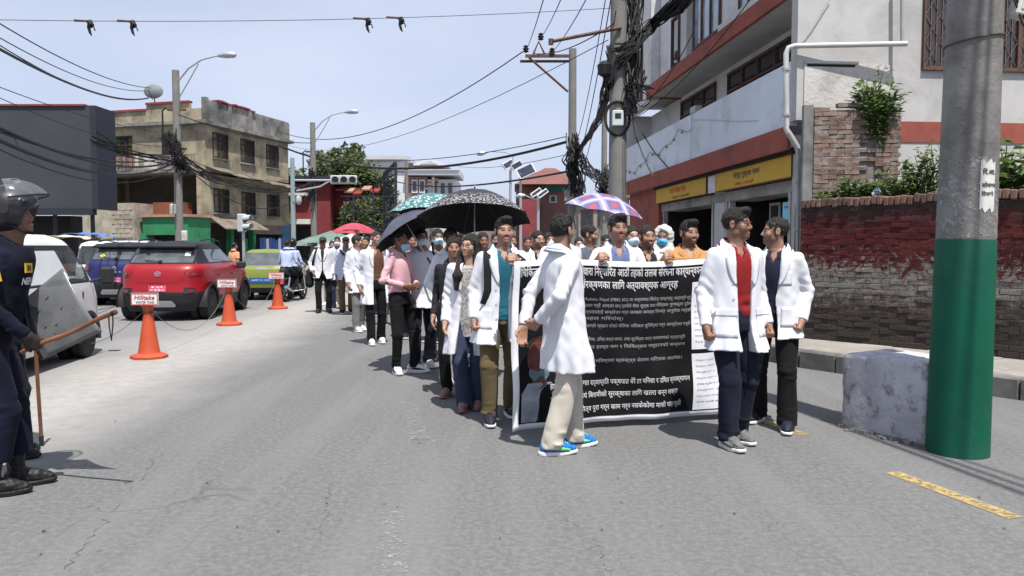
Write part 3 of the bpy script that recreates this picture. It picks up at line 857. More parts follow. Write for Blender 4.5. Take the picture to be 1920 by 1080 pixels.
# green-painted concrete pole and painted block
M_conc = mat("pole_concrete", (.185, .18, .17), .9, .14, 3.5, .5, 35, bdist=.008, dirt=(.16, .155, .15), dirt_amt=.45, dirt_scale=2.5)
M_green = mat("green_gloss_paint", (.003, .082, .047), .6, .14, 2.2, .15, 25, spec=.2, dirt=(.02, .09, .065), dirt_amt=.4)
g0 = on(1794, 862)
gk = 1 + .2 / g0.y
g0 = Vector((g0.x * gk, g0.y * gk - .2, 0))
pole = empty("concrete_pole", (g0.x, g0.y + .2, 0), 0, "thick concrete pole with a green-painted base in the right foreground", "pole")
pole.rotation_euler = (0, R(.5), 0)
def prof(r0, r1, z0, z1, n=8): return [(r0 + (r1 - r0) * i / n, z0 + (z1 - z0) * i / n) for i in range(n + 1)]
rr = lambda z: .205 - .0085 * z
MB().lathe(prof(rr(-.1) + .003, rr(1.55) + .003, -.1, 1.55), 40).build("painted_base", M_green, pole, True)
MB().lathe(prof(rr(1.55) - .001, rr(7.5), 1.545, 7.5), 40).build("shaft", mat("stained_pole_concrete", (.20, .196, .185), .92, .2, 2.2, .6, 30, bdist=.01, dirt=(.085, .083, .08), dirt_amt=.5, dirt_scale=1.6), pole, True)
w_ = [(math.cos(t) * (rr(2.95) + .006), math.sin(t) * (rr(2.95) + .006), 2.95 + .03 * math.cos(t)) for t in np.linspace(0, 6.283, 32)]
MB().tube(w_, .006, 5).build("tie_wire", M_wood, pole)
M_paper = mat("pasted_paper", (.62, .61, .58), .85, .08, 6, .4, 20, dirt=(.36, .35, .33), dirt_amt=.35)
def on_pole(ang, z, off=.003): return Vector((math.sin(ang) * (rr(z) + off), -math.cos(ang) * (rr(z) + off), z))
vs, fs = [], []
for i in range(7):
 for j in range(9):
  a = R(-8) + R(34) * i / 6; z = 1.75 + .34 * j / 8 + (.02 * math.sin(i * 2.1) if j in (0, 8) else 0); vs.append(on_pole(a, z))
fs = [(i * 9 + j, (i + 1) * 9 + j, (i + 1) * 9 + j + 1, i * 9 + j + 1) for i in range(6) for j in range(8)]
nt_ = obj_from("pasted_notice", vs, fs, M_paper, pole, True)
def wrap_text(txt, a0, z, width, m, par):
 vs, fs = text_mesh(dv(txt), 1.0, bold=.03); x0, x1 = min(v.x for v in vs), max(v.x for v in vs)
 k = width / (x1 - x0)
 return obj_from("notice_lettering", [on_pole(a0 + (v.x - x0) * k / rr(z), z + v.y * k, .006) for v in vs], fs, m, par)
wrap_text("रि.आ.", R(-4), 2.0, .095, M_ink, nt_); wrap_text("सोमबार", R(-5), 1.91, .11, M_ink, nt_); wrap_text("दिनको", R(-5), 1.85, .09, M_ink, nt_)
MB().lathe(prof(rr(0) + .0052, rr(.4) + .0052, 0, .4), 40).build("dust_splash", worn_paint("dust_film", (.12, .115, .09), .33, .44), pole, True)
M_resid = worn_paint("paper_residue", (.27, .265, .26), .43, .53)
MB().lathe(prof(rr(1.56) + .0018, rr(2.12) + .0018, 1.56, 2.12), 40).build("paper_residue", M_resid, pole, True)
bxm = empty("meter_box", (g0.x, g0.y + .2, 0), 0, "white junction box strapped high on the thick concrete pole", "junction box")
MB().bevbox((.335, -.12, 3.28), (.16, .12, .42), .012, Matrix.Rotation(R(14), 3, 'Y')).build("box_body", mat("white_box", (.58, .58, .53), .6, .08, 5, .1, 30, dirt=(.35, .34, .3)), bxm)
MB().box((.332, -.184, 3.28), (.11, .006, .34), M=Matrix.Rotation(R(14), 3, 'Y')).build("box_lid", mat("box_lid_grey", (.47, .5, .48), .6), bxm)
lp = MB()
for k in range(4):
 lp.tube([(.22 + .02 * k, -.1, 3.6), (.2 + .015 * k, -.16, 3.2), (.26 + .02 * k, -.17, 3.02 + .02 * k), (.36, -.16, 2.98 + .05 * k), (.45, -.1, 3.15 + .1 * k)], .008, 5)
lp.build("black_leads", mat("cable_black", (.012, .012, .013), .6, .2, 10, 0), bxm)
M_block = mat("lilac_whitewash", (.42, .42, .46), .9, .2, 3, .8, 22, bdist=.015, dirt=(.08, .08, .08), dirt_amt=.27, dirt_scale=9)
k0, k1 = on(1577, 800), on(1735, 838)
kd2 = (k1 - k0).to_2d(); kL = kd2.length; ka = math.atan2(kd2.y, kd2.x)
blk = MB(); N = 14
def rough_box(mb, sx, sy, sz, n, amp, seed):
 import bmesh
 bm = bmesh.new(); bmesh.ops.create_cube(bm, size=1)
 bmesh.ops.subdivide_edges(bm, edges=bm.edges[:], cuts=n, use_grid_fill=True)
 for v in bm.verts:
  c = Vector((v.co.x * sx, v.co.y * sy, v.co.z * sz))
  e = sum(abs(abs(a) - .5) < 1e-4 for a in v.co)
  if e >= 2: c *= (1 - .012 * (e - 1))
  v.co = c + mnoise.noise_vector(c * 7 + Vector((seed, 0, 0))) * amp + mnoise.noise_vector(c * 22) * amp * .5
 me = bpy.data.meshes.new("block"); bm.to_mesh(me); bm.free(); return me
bme = rough_box(blk, kL, .62, .63, 16, .010, 3)
bme.materials.append(M_block); bme.polygons.foreach_set('use_smooth', [True] * len(bme.polygons))
bo = bpy.data.objects.new("concrete_block", bme); link(bo)
kc = (k0 + k1) / 2; kn2 = Vector((-kd2.y, kd2.x)).normalized()
bo.location = (kc.x + kn2.x * .31, kc.y + kn2.y * .31, .305); bo.rotation_euler = (0, 0, ka)
tag(bo, "chipped whitewashed concrete block beside the green-painted pole", "concrete block")
M_rub = mat("rubble_stone", (.20, .19, .18), .95, .3, 10, .6, 50)
rb = MB()
for k in range(70):
 t = random.random(); c = k0.lerp(k1, t * 1.15) - Vector((kn2.x, kn2.y, 0)) * random.uniform(-.02, .12) * random.random()
 s = random.uniform(.008, .03); rb.box((c.x, c.y, s * .35), (s * 2, s * 1.4, s), random.uniform(0, 3))
tag(rb.build("rubble", M_rub), "grey rubble along the foot of the concrete block", "rubble", kind='stuff')
# utility poles on the right with cable tangle
M_cab = mat("cable_black", (.012, .012, .013), .6)
def util_pole(base, r0, r1, h, label, name="utility_pole", group="concrete utility poles", lean=(0, 0)):
 t = empty(name, base, 0, label, "utility pole", group); t.rotation_euler = (R(lean[0]), R(lean[1]), 0)
 MB().lathe(prof(r0, r1, -.2, h, 10), 20).build("shaft", M_conc, t, True)
 return t
UP1 = at(1158, 300, 15.5); UP1 = Vector((UP1.x, 15.5, 0))
u1 = util_pole(UP1, .195, .145, 9.5, "nearest concrete utility pole wrapped in black cable tangles beside the shop building")
for z in (6.0, 6.75, 5.3, 4.6, 3.5): MB().cyl((0, 0, z), (0, 0, z + .05), rr(z) * .98, n=16).build("clamp_band", M_wood, u1)
a0 = at(1033, 78, 15.2) - UP1; a1 = at(1165, 52, 15.3) - UP1
MB().tube([a0, a1], .035, 8).build("cross_arm", M_wood, u1)
MB().cyl(a0 + Vector((0, 0, -.06)), a0 + Vector((0, 0, .05)), .05, n=10).build("insulator", M_wood, u1)
UP2 = at(1073, 300, 26.); UP2 = Vector((UP2.x, 26., 0))
u2 = util_pole(UP2, .16, .125, at(1073, 92, 26).z, "second utility pole with a bracket and insulators to its left")
c0, c1 = at(985, 103, 26) - UP2, at(1080, 107, 26) - UP2
MB().box((c0 + c1) / 2, (abs(c1.x - c0.x), .09, .09)).build("cross_arm", M_wood, u2)
c0, c1 = at(975, 113, 26.15) - UP2, at(1078, 117, 26.15) - UP2
MB().box((c0 + c1) / 2, (abs(c1.x - c0.x), .09, .07)).build("cross_arm", M_wood, u2)
MB().tube([at(992, 108, 26) - UP2, at(1065, 172, 26) - UP2], .04, 6).build("brace", M_wood, u2)
tp = MB().tube([at(1000, 101, 26) - UP2, at(1010, 78, 26) - UP2, at(1021, 101, 26) - UP2], .035, 6).build("insulator_frame", M_wood, u2)
for px, py in ((986, 92), (1014, 69), (1035, 97)):
 p = at(px, py, 26) - UP2; MB().lathe([(.03, -.12), (.11, -.08), (.06, -.04), (.12, 0), (.06, .05), (.09, .09), (.03, .13)], 10, p).build("insulator", mat("brown_porcelain", (.03, .015, .012), .25), u2)
MB().bevbox(at(1067, 367, 25.8) - UP2, (.3, .2, .36), .02).build("fuse_box", mat("grey_box", (.4, .4, .38), .6), u2)
UP3 = at(1133, 300, 38.); UP3 = Vector((UP3.x, 38., 0))
u3 = util_pole(UP3, .17, .13, at(1133, 170, 38).z, "third, most distant utility pole half hidden behind the nearest one")
mbx = empty("pole_meter", tuple(UP1), 0, "small white electricity meter on the nearest utility pole", "meter")
p = at(1158, 222, 15.3) - UP1; p.y = -.2
MB().bevbox(p, (.22, .14, .30), .015).build("meter_body", mat("meter_white", (.5, .55, .55), .5, .1, 5, 0), mbx)
MB().box(p + Vector((0, -.073, .04)), (.12, .008, .1)).build("meter_window", DGL, mbx)
MB().tube([(p.x + math.cos(t) * .24, -.17 + .02 * math.sin(3 * t), p.z + math.sin(t) * .33) for t in np.linspace(0, 6.28, 28)], .028, 6).build("coiled_lead", M_cab, mbx)
def strand(mb, pts, r, jit, rng, sub=5):
 P = []
 for i in range(len(pts) - 1):
  for k in range(sub):
   t = k / sub; P.append(Vector(pts[i]).lerp(Vector(pts[i + 1]), t))
 P.append(Vector(pts[-1]))
 ph = [rng.uniform(0, 6.28) for _ in range(6)]
 Q = []
 for i, p in enumerate(P):
  s = i * .55; Q.append(p + Vector((math.sin(s + ph[0]) + math.sin(.5 * s + ph[1]), math.sin(s + ph[2]), math.sin(.7 * s + ph[3]))) * jit)
 mb.tube(Q, r, 4, False)
rg = random.Random(11)
tg = MB()
def P15(px, py, dy=-.25): return at(px, py, 15.5 + dy)
for k in range(46):
 j = lambda s=14: rg.uniform(-s, s)
 strand(tg, [P15(1195 + j(20), -30 + j(), j() * .02), P15(1188 + j(12), 60 + j(10), j() * .02), P15(1186 + j(9), 140 + j(10), j() * .02), P15(1182 + j(8), 195 + j(14), j() * .02)], rg.uniform(.008, .018), .05, rg)
for k in range(34):
 j = lambda s=14: rg.uniform(-s, s)
 strand(tg, [P15(1160 + j(10), 105 + j(20)), P15(1190 + j(8), 85 + j(14)), P15(1225 + j(8), 45 + j(12), .2), P15(1275 + j(8), 5 + j(16), -.6), P15(1330 + j(8), -40 + j(14), -1.6)], rg.uniform(.01, .022), .045, rg)
for k in range(26):
 j = lambda s=5: rg.uniform(-s, s)
 strand(tg, [P15(1146 + j(), 95 + j(12)), P15(1142 + j(), 150 + j(8)), P15(1134 + j(), 190 + j(4), .8), at(1122 + j(3), 225 + j(3), 19), at(1105 + j(3), 255 + j(3), 22), at(1092 + j(2), 272 + j(3), 24.5), at(1083 + j(4), 285 + j(6), 25.7)], rg.uniform(.012, .022), .04, rg)
for k in range(40):
 j = lambda s=6: rg.uniform(-s, s)
 strand(tg, [at(1076 + j(8), 262 + j(10), 25.75 + j() * .03), at(1072 + j(9), 300 + j(), 25.7 + j() * .03), at(1080 + j(10), 330 + j(10), 25.7 + j() * .03), at(1078 + j(14), 360 + j(10), 25.7 + j() * .03)], rg.uniform(.015, .03), .10, rg)
for k in range(24):
 j = lambda s=5: rg.uniform(-s, s)
 strand(tg, [at(1084 + j(), 290 + j(10), 26.3), at(1100 + j(), 318 + j(14), 30), at(1118 + j(), 330 + j(14), 34), at(1133 + j(8), 345 + j(22), 37.7)], rg.uniform(.012, .024), .08, rg)
for k in range(34):
 j = lambda s=5: rg.uniform(-s, s)
 strand(tg, [at(1136 + j(9), 318 + j(8), 37.7), at(1133 + j(10), 345 + j(8), 37.6), at(1136 + j(9), 375 + j(12), 37.6)], rg.uniform(.02, .04), .15, rg)
for k in range(10):
 c = P15(1195 + rg.uniform(-14, 10), 165 + rg.uniform(-22, 16)); ra = rg.uniform(.12, .26); ax = rvec(rg); u_ = ax.orthogonal().normalized(); v_ = ax.cross(u_)
 tg.tube([c + (u_ * math.cos(t) + v_ * math.sin(t)) * ra * (1 + .1 * math.sin(3 * t)) for t in np.linspace(0, 6.28, 18)], .012, 4, False)
for k in range(5):
 c = P15(1182 + rg.uniform(-6, 6), 190 + k * 5); tg.box(c, (.16, .12, .14), rg.uniform(0, 3))
c = P15(1133, 130, -.3); tg.lathe([(.02, -.16), (.12, -.1), (.14, .08), (.05, .16)], 10, c)
tag(tg.build("cable_tangle", M_cab), "dense tangle of black cables hanging from the utility poles", "cables", kind='stuff')
for i, (pts, lbl) in enumerate([
 ([P15(1183, 208), P15(1190, 250, -.4), P15(1205, 290, -.8), P15(1225, 330, -1.2)], "thick loose black cable drooping across the pale balcony, left one"),
 ([P15(1186, 208), P15(1203, 250, -.8), P15(1228, 285, -1.4), P15(1256, 317, -2)], "loose black cable drooping further right across the pale balcony")]):
 mb = MB(); strand(mb, pts, .014, .01, rg, 6); tag(mb.build("hanging_cable", M_cab), lbl, "cable", "cables drooping over the balcony")
def sag(a, b, s, n=22):
 a, b = Vector(a), Vector(b); return [a.lerp(b, i / n) - Vector((0, 0, s * 4 * (i / n) * (1 - i / n))) for i in range(n + 1)]
def wire(a, b, s, r, lbl, group="overhead wires", name="overhead_wire"):
 o = MB().tube(sag(a, b, s), r, 5, False).build(name, M_cab); return tag(o, lbl, "wire", group)
span = [at(-60, 36, 13.5), at(1150, 15, 15.2)]
wire(span[0], span[1], .12, .006, "thin wire across the top of the sky carrying metal line hangers")
hang_me = None
for i, px in enumerate((140, 215, 648, 712)):
 t = (px + 60) / 1210; p = span[0].lerp(span[1], t) - Vector((0, 0, .48 * t * (1 - t)))
 h = empty("line_hanger", tuple(p), 0, ["leftmost hooked metal line hanger on the high wire", "second hooked metal line hanger from the left on the high wire", "third hooked metal line hanger from the left on the high wire", "rightmost hooked metal line hanger on the high wire"][i], "line hanger", "hangers on the trolley wire")
 if hang_me is None:
  mb1 = MB().tube([(-.2, 0, .01), (-.02, 0, 0), (.08, 0, -.01)], [.022, .018, .03], 6)
  mb2 = MB().tube([(.06, 0, 0), (.09, 0, -.06), (.05, 0, -.12), (.07, 0, -.2), (.1, 0, -.26)], [.05, .06, .03, .025, .008], 6)
  mb2.tube([(.07, 0, -.12), (.14, 0, -.1), (.16, 0, -.17)], .012, 5)
  o1 = mb1.build("clamp", M_wood, h); o2 = mb2.build("hook", M_cab, h); hang_me = (o1.data, o2.data)
 else: inst("clamp", hang_me[0], h, (0, 0, 0)); inst("hook", hang_me[1], h, (0, 0, 0))
LP1 = Vector((at(333, 300, 26).x, 26, 0)); LP2 = Vector((at(587, 300, 35).x, 35, 0))
W_ = [((-40, 20, 12), (283, 165, 25.5), .25, .012, "upper thin wire sloping down left to the nearer lamp pole"),
      ((-40, 48, 12), (280, 170, 25.5), .3, .010, "second thin wire sloping down to the nearer lamp pole"),
      ((-40, 60, 11), (275, 185, 25.5), .35, .010, "third thin wire sloping down to the nearer lamp pole"),
      ((-40, 70, 10), (278, 184, 25.5), .3, .022, "thick twisted cable sloping down to the satellite dish"),
      ((-40, 148, 14), (330, 250, 25.8), .2, .009, "thin wire crossing the top of the dark billboard"),
      ((-40, 165, 14), (330, 275, 25.8), .3, .009, "thin wire crossing the dark billboard below its top edge"),
      ((-40, 222, 12), (330, 300, 25.8), .45, .03, "thick upper cable bundle crossing the dark billboard"),
      ((-40, 232, 12), (330, 290, 25.8), .40, .02, "middle cable bundle crossing the dark billboard"),
      ((-40, 245, 12), (330, 303, 25.8), .55, .035, "thick lower cable bundle crossing the dark billboard"),
      ((-40, 262, 12), (330, 312, 25.8), .6, .012, "lowest thin wire crossing the dark billboard"),
      ((335, 215, 25.8), (585, 268, 34.8), .25, .016, "cable from the nearer lamp pole along the parapet"),
      ((335, 285, 25.8), (590, 338, 34.8), .9, .03, "sagging cable bundle between the two lamp poles"),
      ((335, 298, 25.8), (590, 350, 34.8), 1.3, .018, "deeper sagging cable between the two lamp poles"),
      ((335, 290, 25.8), (590, 330, 34.8), .5, .012, "light wire between the two lamp poles"),
      ((520, 245, 50), (980, 97, 26), 1.5, .020, "wire rising right over the street to the bracketed pole"),
      ((525, 266, 50), (1140, 75, 15.2), 1.2, .009, "thin faint wire rising right across the sky"),
      ((522, 272, 44), (1062, 266, 26), 1.1, .05, "thick dark cable bundle spanning the street to the second pole"),
      ((522, 276, 44), (1062, 256, 26), .8, .016, "thin cable just above the thick street-crossing bundle"),
      ((740, 340, 60), (1062, 322, 26), .45, .04, "lower thick cable over the roofs towards the second pole"),
      ((850, 310, 60), (1062, 290, 26), .3, .012, "beaded thin wire over the street lamps"),
      ((986, 95, 26), (1030, -40, 12), .1, .011, "left steep wire from the bracket insulator up out of frame"),
      ((1014, 70, 26), (1068, -40, 12), .1, .011, "middle steep wire from the bracket insulator up out of frame"),
      ((1036, 97, 26), (1120, -40, 12), .1, .011, "right steep wire from the bracket insulator up out of frame"),
      ((1085, 300, 26), (1150, -30, 15), .3, .012, "steep wire from the second pole up past the nearest pole"),
      ((1080, 270, 26), (1140, -30, 14.5), .3, .010, "steep wire close left of the nearest pole"),
      ((1088, 330, 26), (1155, 20, 15), .4, .010, "loose steep wire between the two cable-wrapped poles"),
      ((1000, 100, 26), (1150, 45, 15.1), .2, .014, "wire between the bracket and the nearest pole's arm"),
      ((1180, 210, 15.2), (1300, 60, 13.0), .25, .008, "thin wire slanting across the upper balcony"),
      ((1175, 230, 15.2), (1420, -20, 11.5), .25, .008, "thin wire slanting up across the upper windows")]
for a, b_, s, r, lbl in W_: wire(at(*a), at(*b_), s, r, lbl)
for i, dx in enumerate((0, .14, .3)): wire(Vector((g0.x + .1, g0.y + .2, 6.9 - .25 * i)), Vector((5.1 + dx * 2, -3, 6.9)), .3, .03 - .006 * i, ["thick service cable from the green-based pole passing over the kerb", "second service cable from the green-based pole passing over the kerb", "third service cable from the green-based pole passing over the kerb"][i])
tag(MB().tube([at(20, 245, 30), at(35, 275, 30), at(60, 300, 30), at(85, 313, 30)], .02, 5, False).build("hanging_wire", M_cab), "short slack wire hanging down in front of the dark billboard", "wire")
# left side of the street
M_cream = mat("stained_cream_plaster", (.35, .305, .21), .92, .15, .9, .4, 8, bdist=.02, dirt=(.15, .13, .105), dirt_amt=.60, dirt_scale=.8, coords='world')
M_par = mat("stained_parapet", (.27, .26, .245), .95, .2, .8, .4, 10, bdist=.02, dirt=(.09, .09, .085), dirt_amt=.6, dirt_scale=.7, coords='world')
M_tin = mat("red_tin", (.24, .035, .035), .6, .2, 2, .2, 10, dirt=(.18, .06, .05), dirt_amt=.4)
M_grn = mat("shop_green", (.03, .22, .095), .7, .12, 1.5, .1, 20, dirt=(.03, .13, .07))
M_blu = mat("shop_blue", (.02, .06, .22), .7, .25, 2, .1, 20)
M_rust = mat("rusty_sheet", (.17, .145, .12), .85, .25, 1.2, .3, 10, dirt=(.10, .07, .05), dirt_amt=.4)
M_wframe = mat("black_window_frame", (.028, .024, .022), .8, .3, 6)
M_charc = mat("charcoal_panel", (.042, .046, .054), .75, .12, .5, .05, 5)
M_char2 = mat("charcoal_edge", (.022, .026, .038), .6, .1, .5, 0)
BC = Vector((at(384, 300, 45).x, 45., 0)); bd = Vector((.26, .966)); bang2 = math.atan2(bd.y, bd.x)
old = empty("old_building", tuple(BC), bang2, "weathered cream two-storey house over green and blue shops left of the road", "building")
def ob(u0, u1, v0, v1, z0, z1, name, m, par=old): return MB().bb(u0, u1, v0, v1, z0, z1).build(name, m, par)
Zc = lambda py, D=45.: 1.5 + (462 - py) * D / 1440
LX = 9.0
LY = 7.6
ob(.0, LX, .0, LY, 5.9, 8.6, "upper_wall", M_cream)
ob(.0, LX, .0, .35, 2.9, 5.74, "middle_wall", M_cream)
ob(2.6, LX, .351, LY, 2.9, 5.74, "recessed_wall", mat("recess_shade_plaster", (.10, .085, .07), .95, .3, 1, .3, 8))  # dark brown base paints in the deep shadow under the balcony
ob(-.2, 2.59, LY + .3, LY + .5, 0, 5.74, "side_wall", M_cream)
ob(2.59, LX, LY + .002, LY + .5, 0, 5.74, "rear_side_wall", M_cream)
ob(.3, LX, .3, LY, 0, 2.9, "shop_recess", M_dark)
ob(-.35, LX + .2, -.35, LY, 8.6, 8.8, "roof_slab", M_par)
pp = ob(-.05, LX, -.05, .12, 8.8, 10.05, "parapet", M_par)
for u in (0, 2.2, 4.3, 6.3, LX - .3): MB().bb(u - .02, u + .28, -.14, .13, 8.8, 10.15 - .02 * u).build("parapet_pier", M_par, pp)
ob(-.06, .10, .12, LY, 8.8, 9.5, "parapet_left", M_cream)
for k in range(11): ob(-.16, .2, .9 + k * .6, .9 + k * .6 + .585, 9.5 + (.35 if k < 5 else 0), 9.62 + (.35 if k < 5 else 0), "roof_tile", M_tin)
ob(-.055, .1, .9, 3.9, 9.5, 9.85, "parapet_raised", M_cream)
for k in range(7):
 MB().box((1.4 + k * .55, .05, 10.16 - .01 * k + random.uniform(-.04, .06)), (.5, .42, .09), M=Matrix.Rotation(random.uniform(-.1, .1), 3, 'Y')).build("roof_tile", M_tin, old)
def owin(u, z0, z1, w_, v=0., par=old, face='r'):
 wdw = empty("window", (0, 0, 0)); wdw.parent = par
 f = MB()
 f.bb(-.0, w_, -.03, .05, 0, .09).bb(0, w_, -.03, .05, z1 - z0 - .09, z1 - z0)
 for i in range(4): f.bb(w_ * i / 3 - .035 * (i > 0), w_ * i / 3 + .035 * (i < 3), -.025, .05, .09, z1 - z0 - .09)
 f.bb(0.02, w_ - .02, -.02, .045, (z1 - z0) * .7, (z1 - z0) * .7 + .06)
 f.build("frame", M_wframe, wdw)
 for i in range(3): MB().bb(w_ * i / 3 + .03, w_ * (i + 1) / 3 - .03, .02, .03, .09, z1 - z0 - .09).build("pane", M_dark, wdw)
 MB().bb(-.08, w_ + .08, -.10, .02, -.08, 0).build("sill", M_par, wdw)
 if face == 'r': wdw.location = (u, v - .02, z0)
 else: wdw.location = (v - .02, u, z0); wdw.rotation_euler = (0, 0, R(-90)); wdw.scale = (-1, 1, 1)
 return wdw
for u in (.75, 3.5, 6.3): owin(u, 6.75, 8.25, 1.45)
for u in (.75, 3.5, 6.3): owin(u, 3.5, 4.95, 1.45)
for u in (1.6, 5.0): owin(u, 6.1, 8.1, 1.3, face='l')
ob(-1.1, 2.7, .36, LY + .6, 5.75, 5.895, "balcony_floor", M_par)
rail = empty("balcony_railing"); rail.parent = old
MB().bb(-1.08, -1.03, -.1, LY + .6, 6.68, 6.74).build("handrail", M_rust, rail)
mbp = None
for k in range(44):
 y = -.08 + k * .185
 if mbp is None: o = MB().bb(-.012, .012, -.012, .012, 0, .78).build("baluster", M_rust, rail); mbp = o.data; o.location = (-1.05, y, 5.9)
 else: inst("baluster", mbp, rail, (-1.05, y, 5.9))
r4 = random.Random(4)
cl_cols = [mat("washing_%d" % i, c, .9, .2, 5, .2, 20) for i, c in enumerate([(.45, .44, .42), (.12, .08, .07), (.25, .14, .10), (.08, .08, .1), (.35, .33, .3)])]
for k in range(26):
 y = r4.uniform(.0, LY); MB().bb(-1.16, -1.10, y, y + r4.uniform(.2, .6), 5.95 + r4.uniform(0, .2), 6.72).build("draped_cloth", cl_cols[k % 5], rail)
can = MB()
n_ = 10
for i in range(n_):
 u0, u1 = LX * i / n_, LX * (i + 1) / n_ - .02; z = 5.95 - .05 * i + r4.uniform(-.06, .06)
 can.add([(u0, -.02, z + .25), (u1, -.02, z + .25), (u1, -.95, z - .1), (u0, -.95, z - .1), (u0, -.02, z + .21), (u1, -.02, z + .21), (u1, -.95, z - .14), (u0, -.95, z - .14)],
   [(0, 1, 2, 3), (7, 6, 5, 4), (0, 4, 5, 1), (1, 5, 6, 2), (2, 6, 7, 3), (3, 7, 4, 0)])
can.build("tin_canopy", M_rust, old)
for u in (.05, 2.3, 4.6): ob(u, u + .28, -.05, .4, 0, 2.9, "shop_post", M_grn)
ob(LX - .9, LX, -.05, .4, 0, 2.9, "shop_post", mat("blue_wall", (.06, .16, .27), .8, .15, 2))
ob(4.9, LX - .9, -.03, .3, 2.3, 2.9, "shop_header", M_rust)
cn = MB(); cn.add([(.2, 0, 3.3), (4.3, 0, 3.3), (4.5, -1.3, 2.55), (0, -1.3, 2.55), (.2, 0, 3.25), (4.3, 0, 3.25), (4.5, -1.3, 2.5), (0, -1.3, 2.5)], [(0, 1, 2, 3), (7, 6, 5, 4), (0, 4, 5, 1), (1, 5, 6, 2), (2, 6, 7, 3), (3, 7, 4, 0)])
cn.build("shop_awning", M_rust, old)
for k in range(9):
 u = 4.95 + k * .36; ob(u, u + .24, -.35, -.3, .9, 2.1 - r4.uniform(0, .2), "hung_garment", [M_blu, M_blu, mat("garment_light", (.35, .36, .42), .9, .2, 5), M_blu][k % 4])
for k in range(5):
 u = .5 + k * .85; ob(u, u + .5, .2, .28, .2, 2.0, "shop_door", [M_grn, M_dark][k % 2])
ob(-2.4, -.1, 2.9, 7.2, 0, 3.95, "annex_wall", mat("pale_block_wall", (.36, .325, .26), .95, .15, 1.4, .6, 12, bdist=.03, dirt=(.20, .18, .15), dirt_amt=.5, dirt_scale=1.2, coords='world'))
for k in range(7):
 for q_ in range(3): ob(-2.43, -2.402, 3.0 + .42 * q_ + (.2 if k % 2 else 0), 3.37 + .42 * q_ + (.2 if k % 2 else 0), 2.0 + k * .26, 2.22 + k * .26, "wall_block", MATS["pale_block_wall"])
ob(-.9, -.05, .9, 2.88, 3.3, 4.05, "brick_infill", mat("orange_brick", (.19, .075, .042), .9, .2, 6, .3, 20))
gs = ob(-2.0, -.05, -.3, 2.7, 2.15, 3.15, "green_fascia", M_grn)
MB().bb(-2.15, 0, -.45, 2.8, 3.152, 3.3).build("tile_cap", mat("terracotta_cap", (.36, .20, .16), .9, .2, 3), gs)
ob(-2.0, -.06, -.3, .25, 0, 2.15, "green_side_wall", M_grn)
ob(-2.05, -1.6, 2.45, 2.9, 0, 2.2, "green_post", M_grn)
ob(-1.2, -.05, .26, 2.45, 0, 2.148, "shop_opening", M_dark)
ob(-.4, .0, -.0, .3, 3.3, 5.75, "corner_column", M_cream)
dish = empty("satellite_dish", tuple(at(290, 190, 46)), 0, "round grey mesh satellite dish on the cream house's roof", "satellite dish")
dm = MB(); ring = []
for j in range(5):
 rad = .58 * j / 4
 for k in range(20): ring.append((rad * math.cos(k * .31416), -.25 + .4 * rad * rad, .55 + rad * .72 * math.sin(k * .31416)))
fs = [(j * 20 + k, j * 20 + (k + 1) % 20, (j + 1) * 20 + (k + 1) % 20, (j + 1) * 20 + k) for j in range(4) for k in range(20)]
dm.add(ring, fs); dm.build("dish", mat("dish_grey", (.17, .20, .21), .6, .1, 3, 0), dish, True)
MB().tube([(0, 0, -.3), (0, 0, .5), (0, -.2, .55)], .035, 6).build("mast", M_wood, dish)
MB().tube([(0, -.25, .05), (0, -.75, .5), (0, -.78, .56)], .02, 5).build("feed_arm", M_wood, dish)
bx0, bx1 = at(-40, 300, 34).x, at(172, 300, 34).x
zt, zb = at(170, 199, 34).z, at(170, 390, 34).z
bbd = empty("billboard", (0, 34, 0), 0, "large blank charcoal billboard with a red-capped top at the left edge", "billboard")
MB().bb(bx0 - 1.5, bx1, 0, .25, zb, zt).build("panel", M_charc, bbd)
MB().bb(bx1 + .002, bx1 + .26, -.06, 1.6, zb - .05, zt + .02).build("side_frame", M_char2, bbd)
MB().bb(bx0 - 1.5, bx1, -.06, .3, zb - .3, zb - .003).build("bottom_frame", M_char2, bbd)
MB().bb(bx0 - 1.5, bx1 - .2, -.08, .35, zt + .003, zt + .08).build("red_cap", M_tin, bbd)
for x in (bx0 + 1, bx0 + 3, bx1 - .3): MB().bb(x, x + .12, .3, .45, 0, zb).build("post", M_char2, bbd)
MB().bb(bx0 - 3, bx1 - 1.6, 1, 2, 0, zb - .3).build("shed_wall", M_dark, bbd)
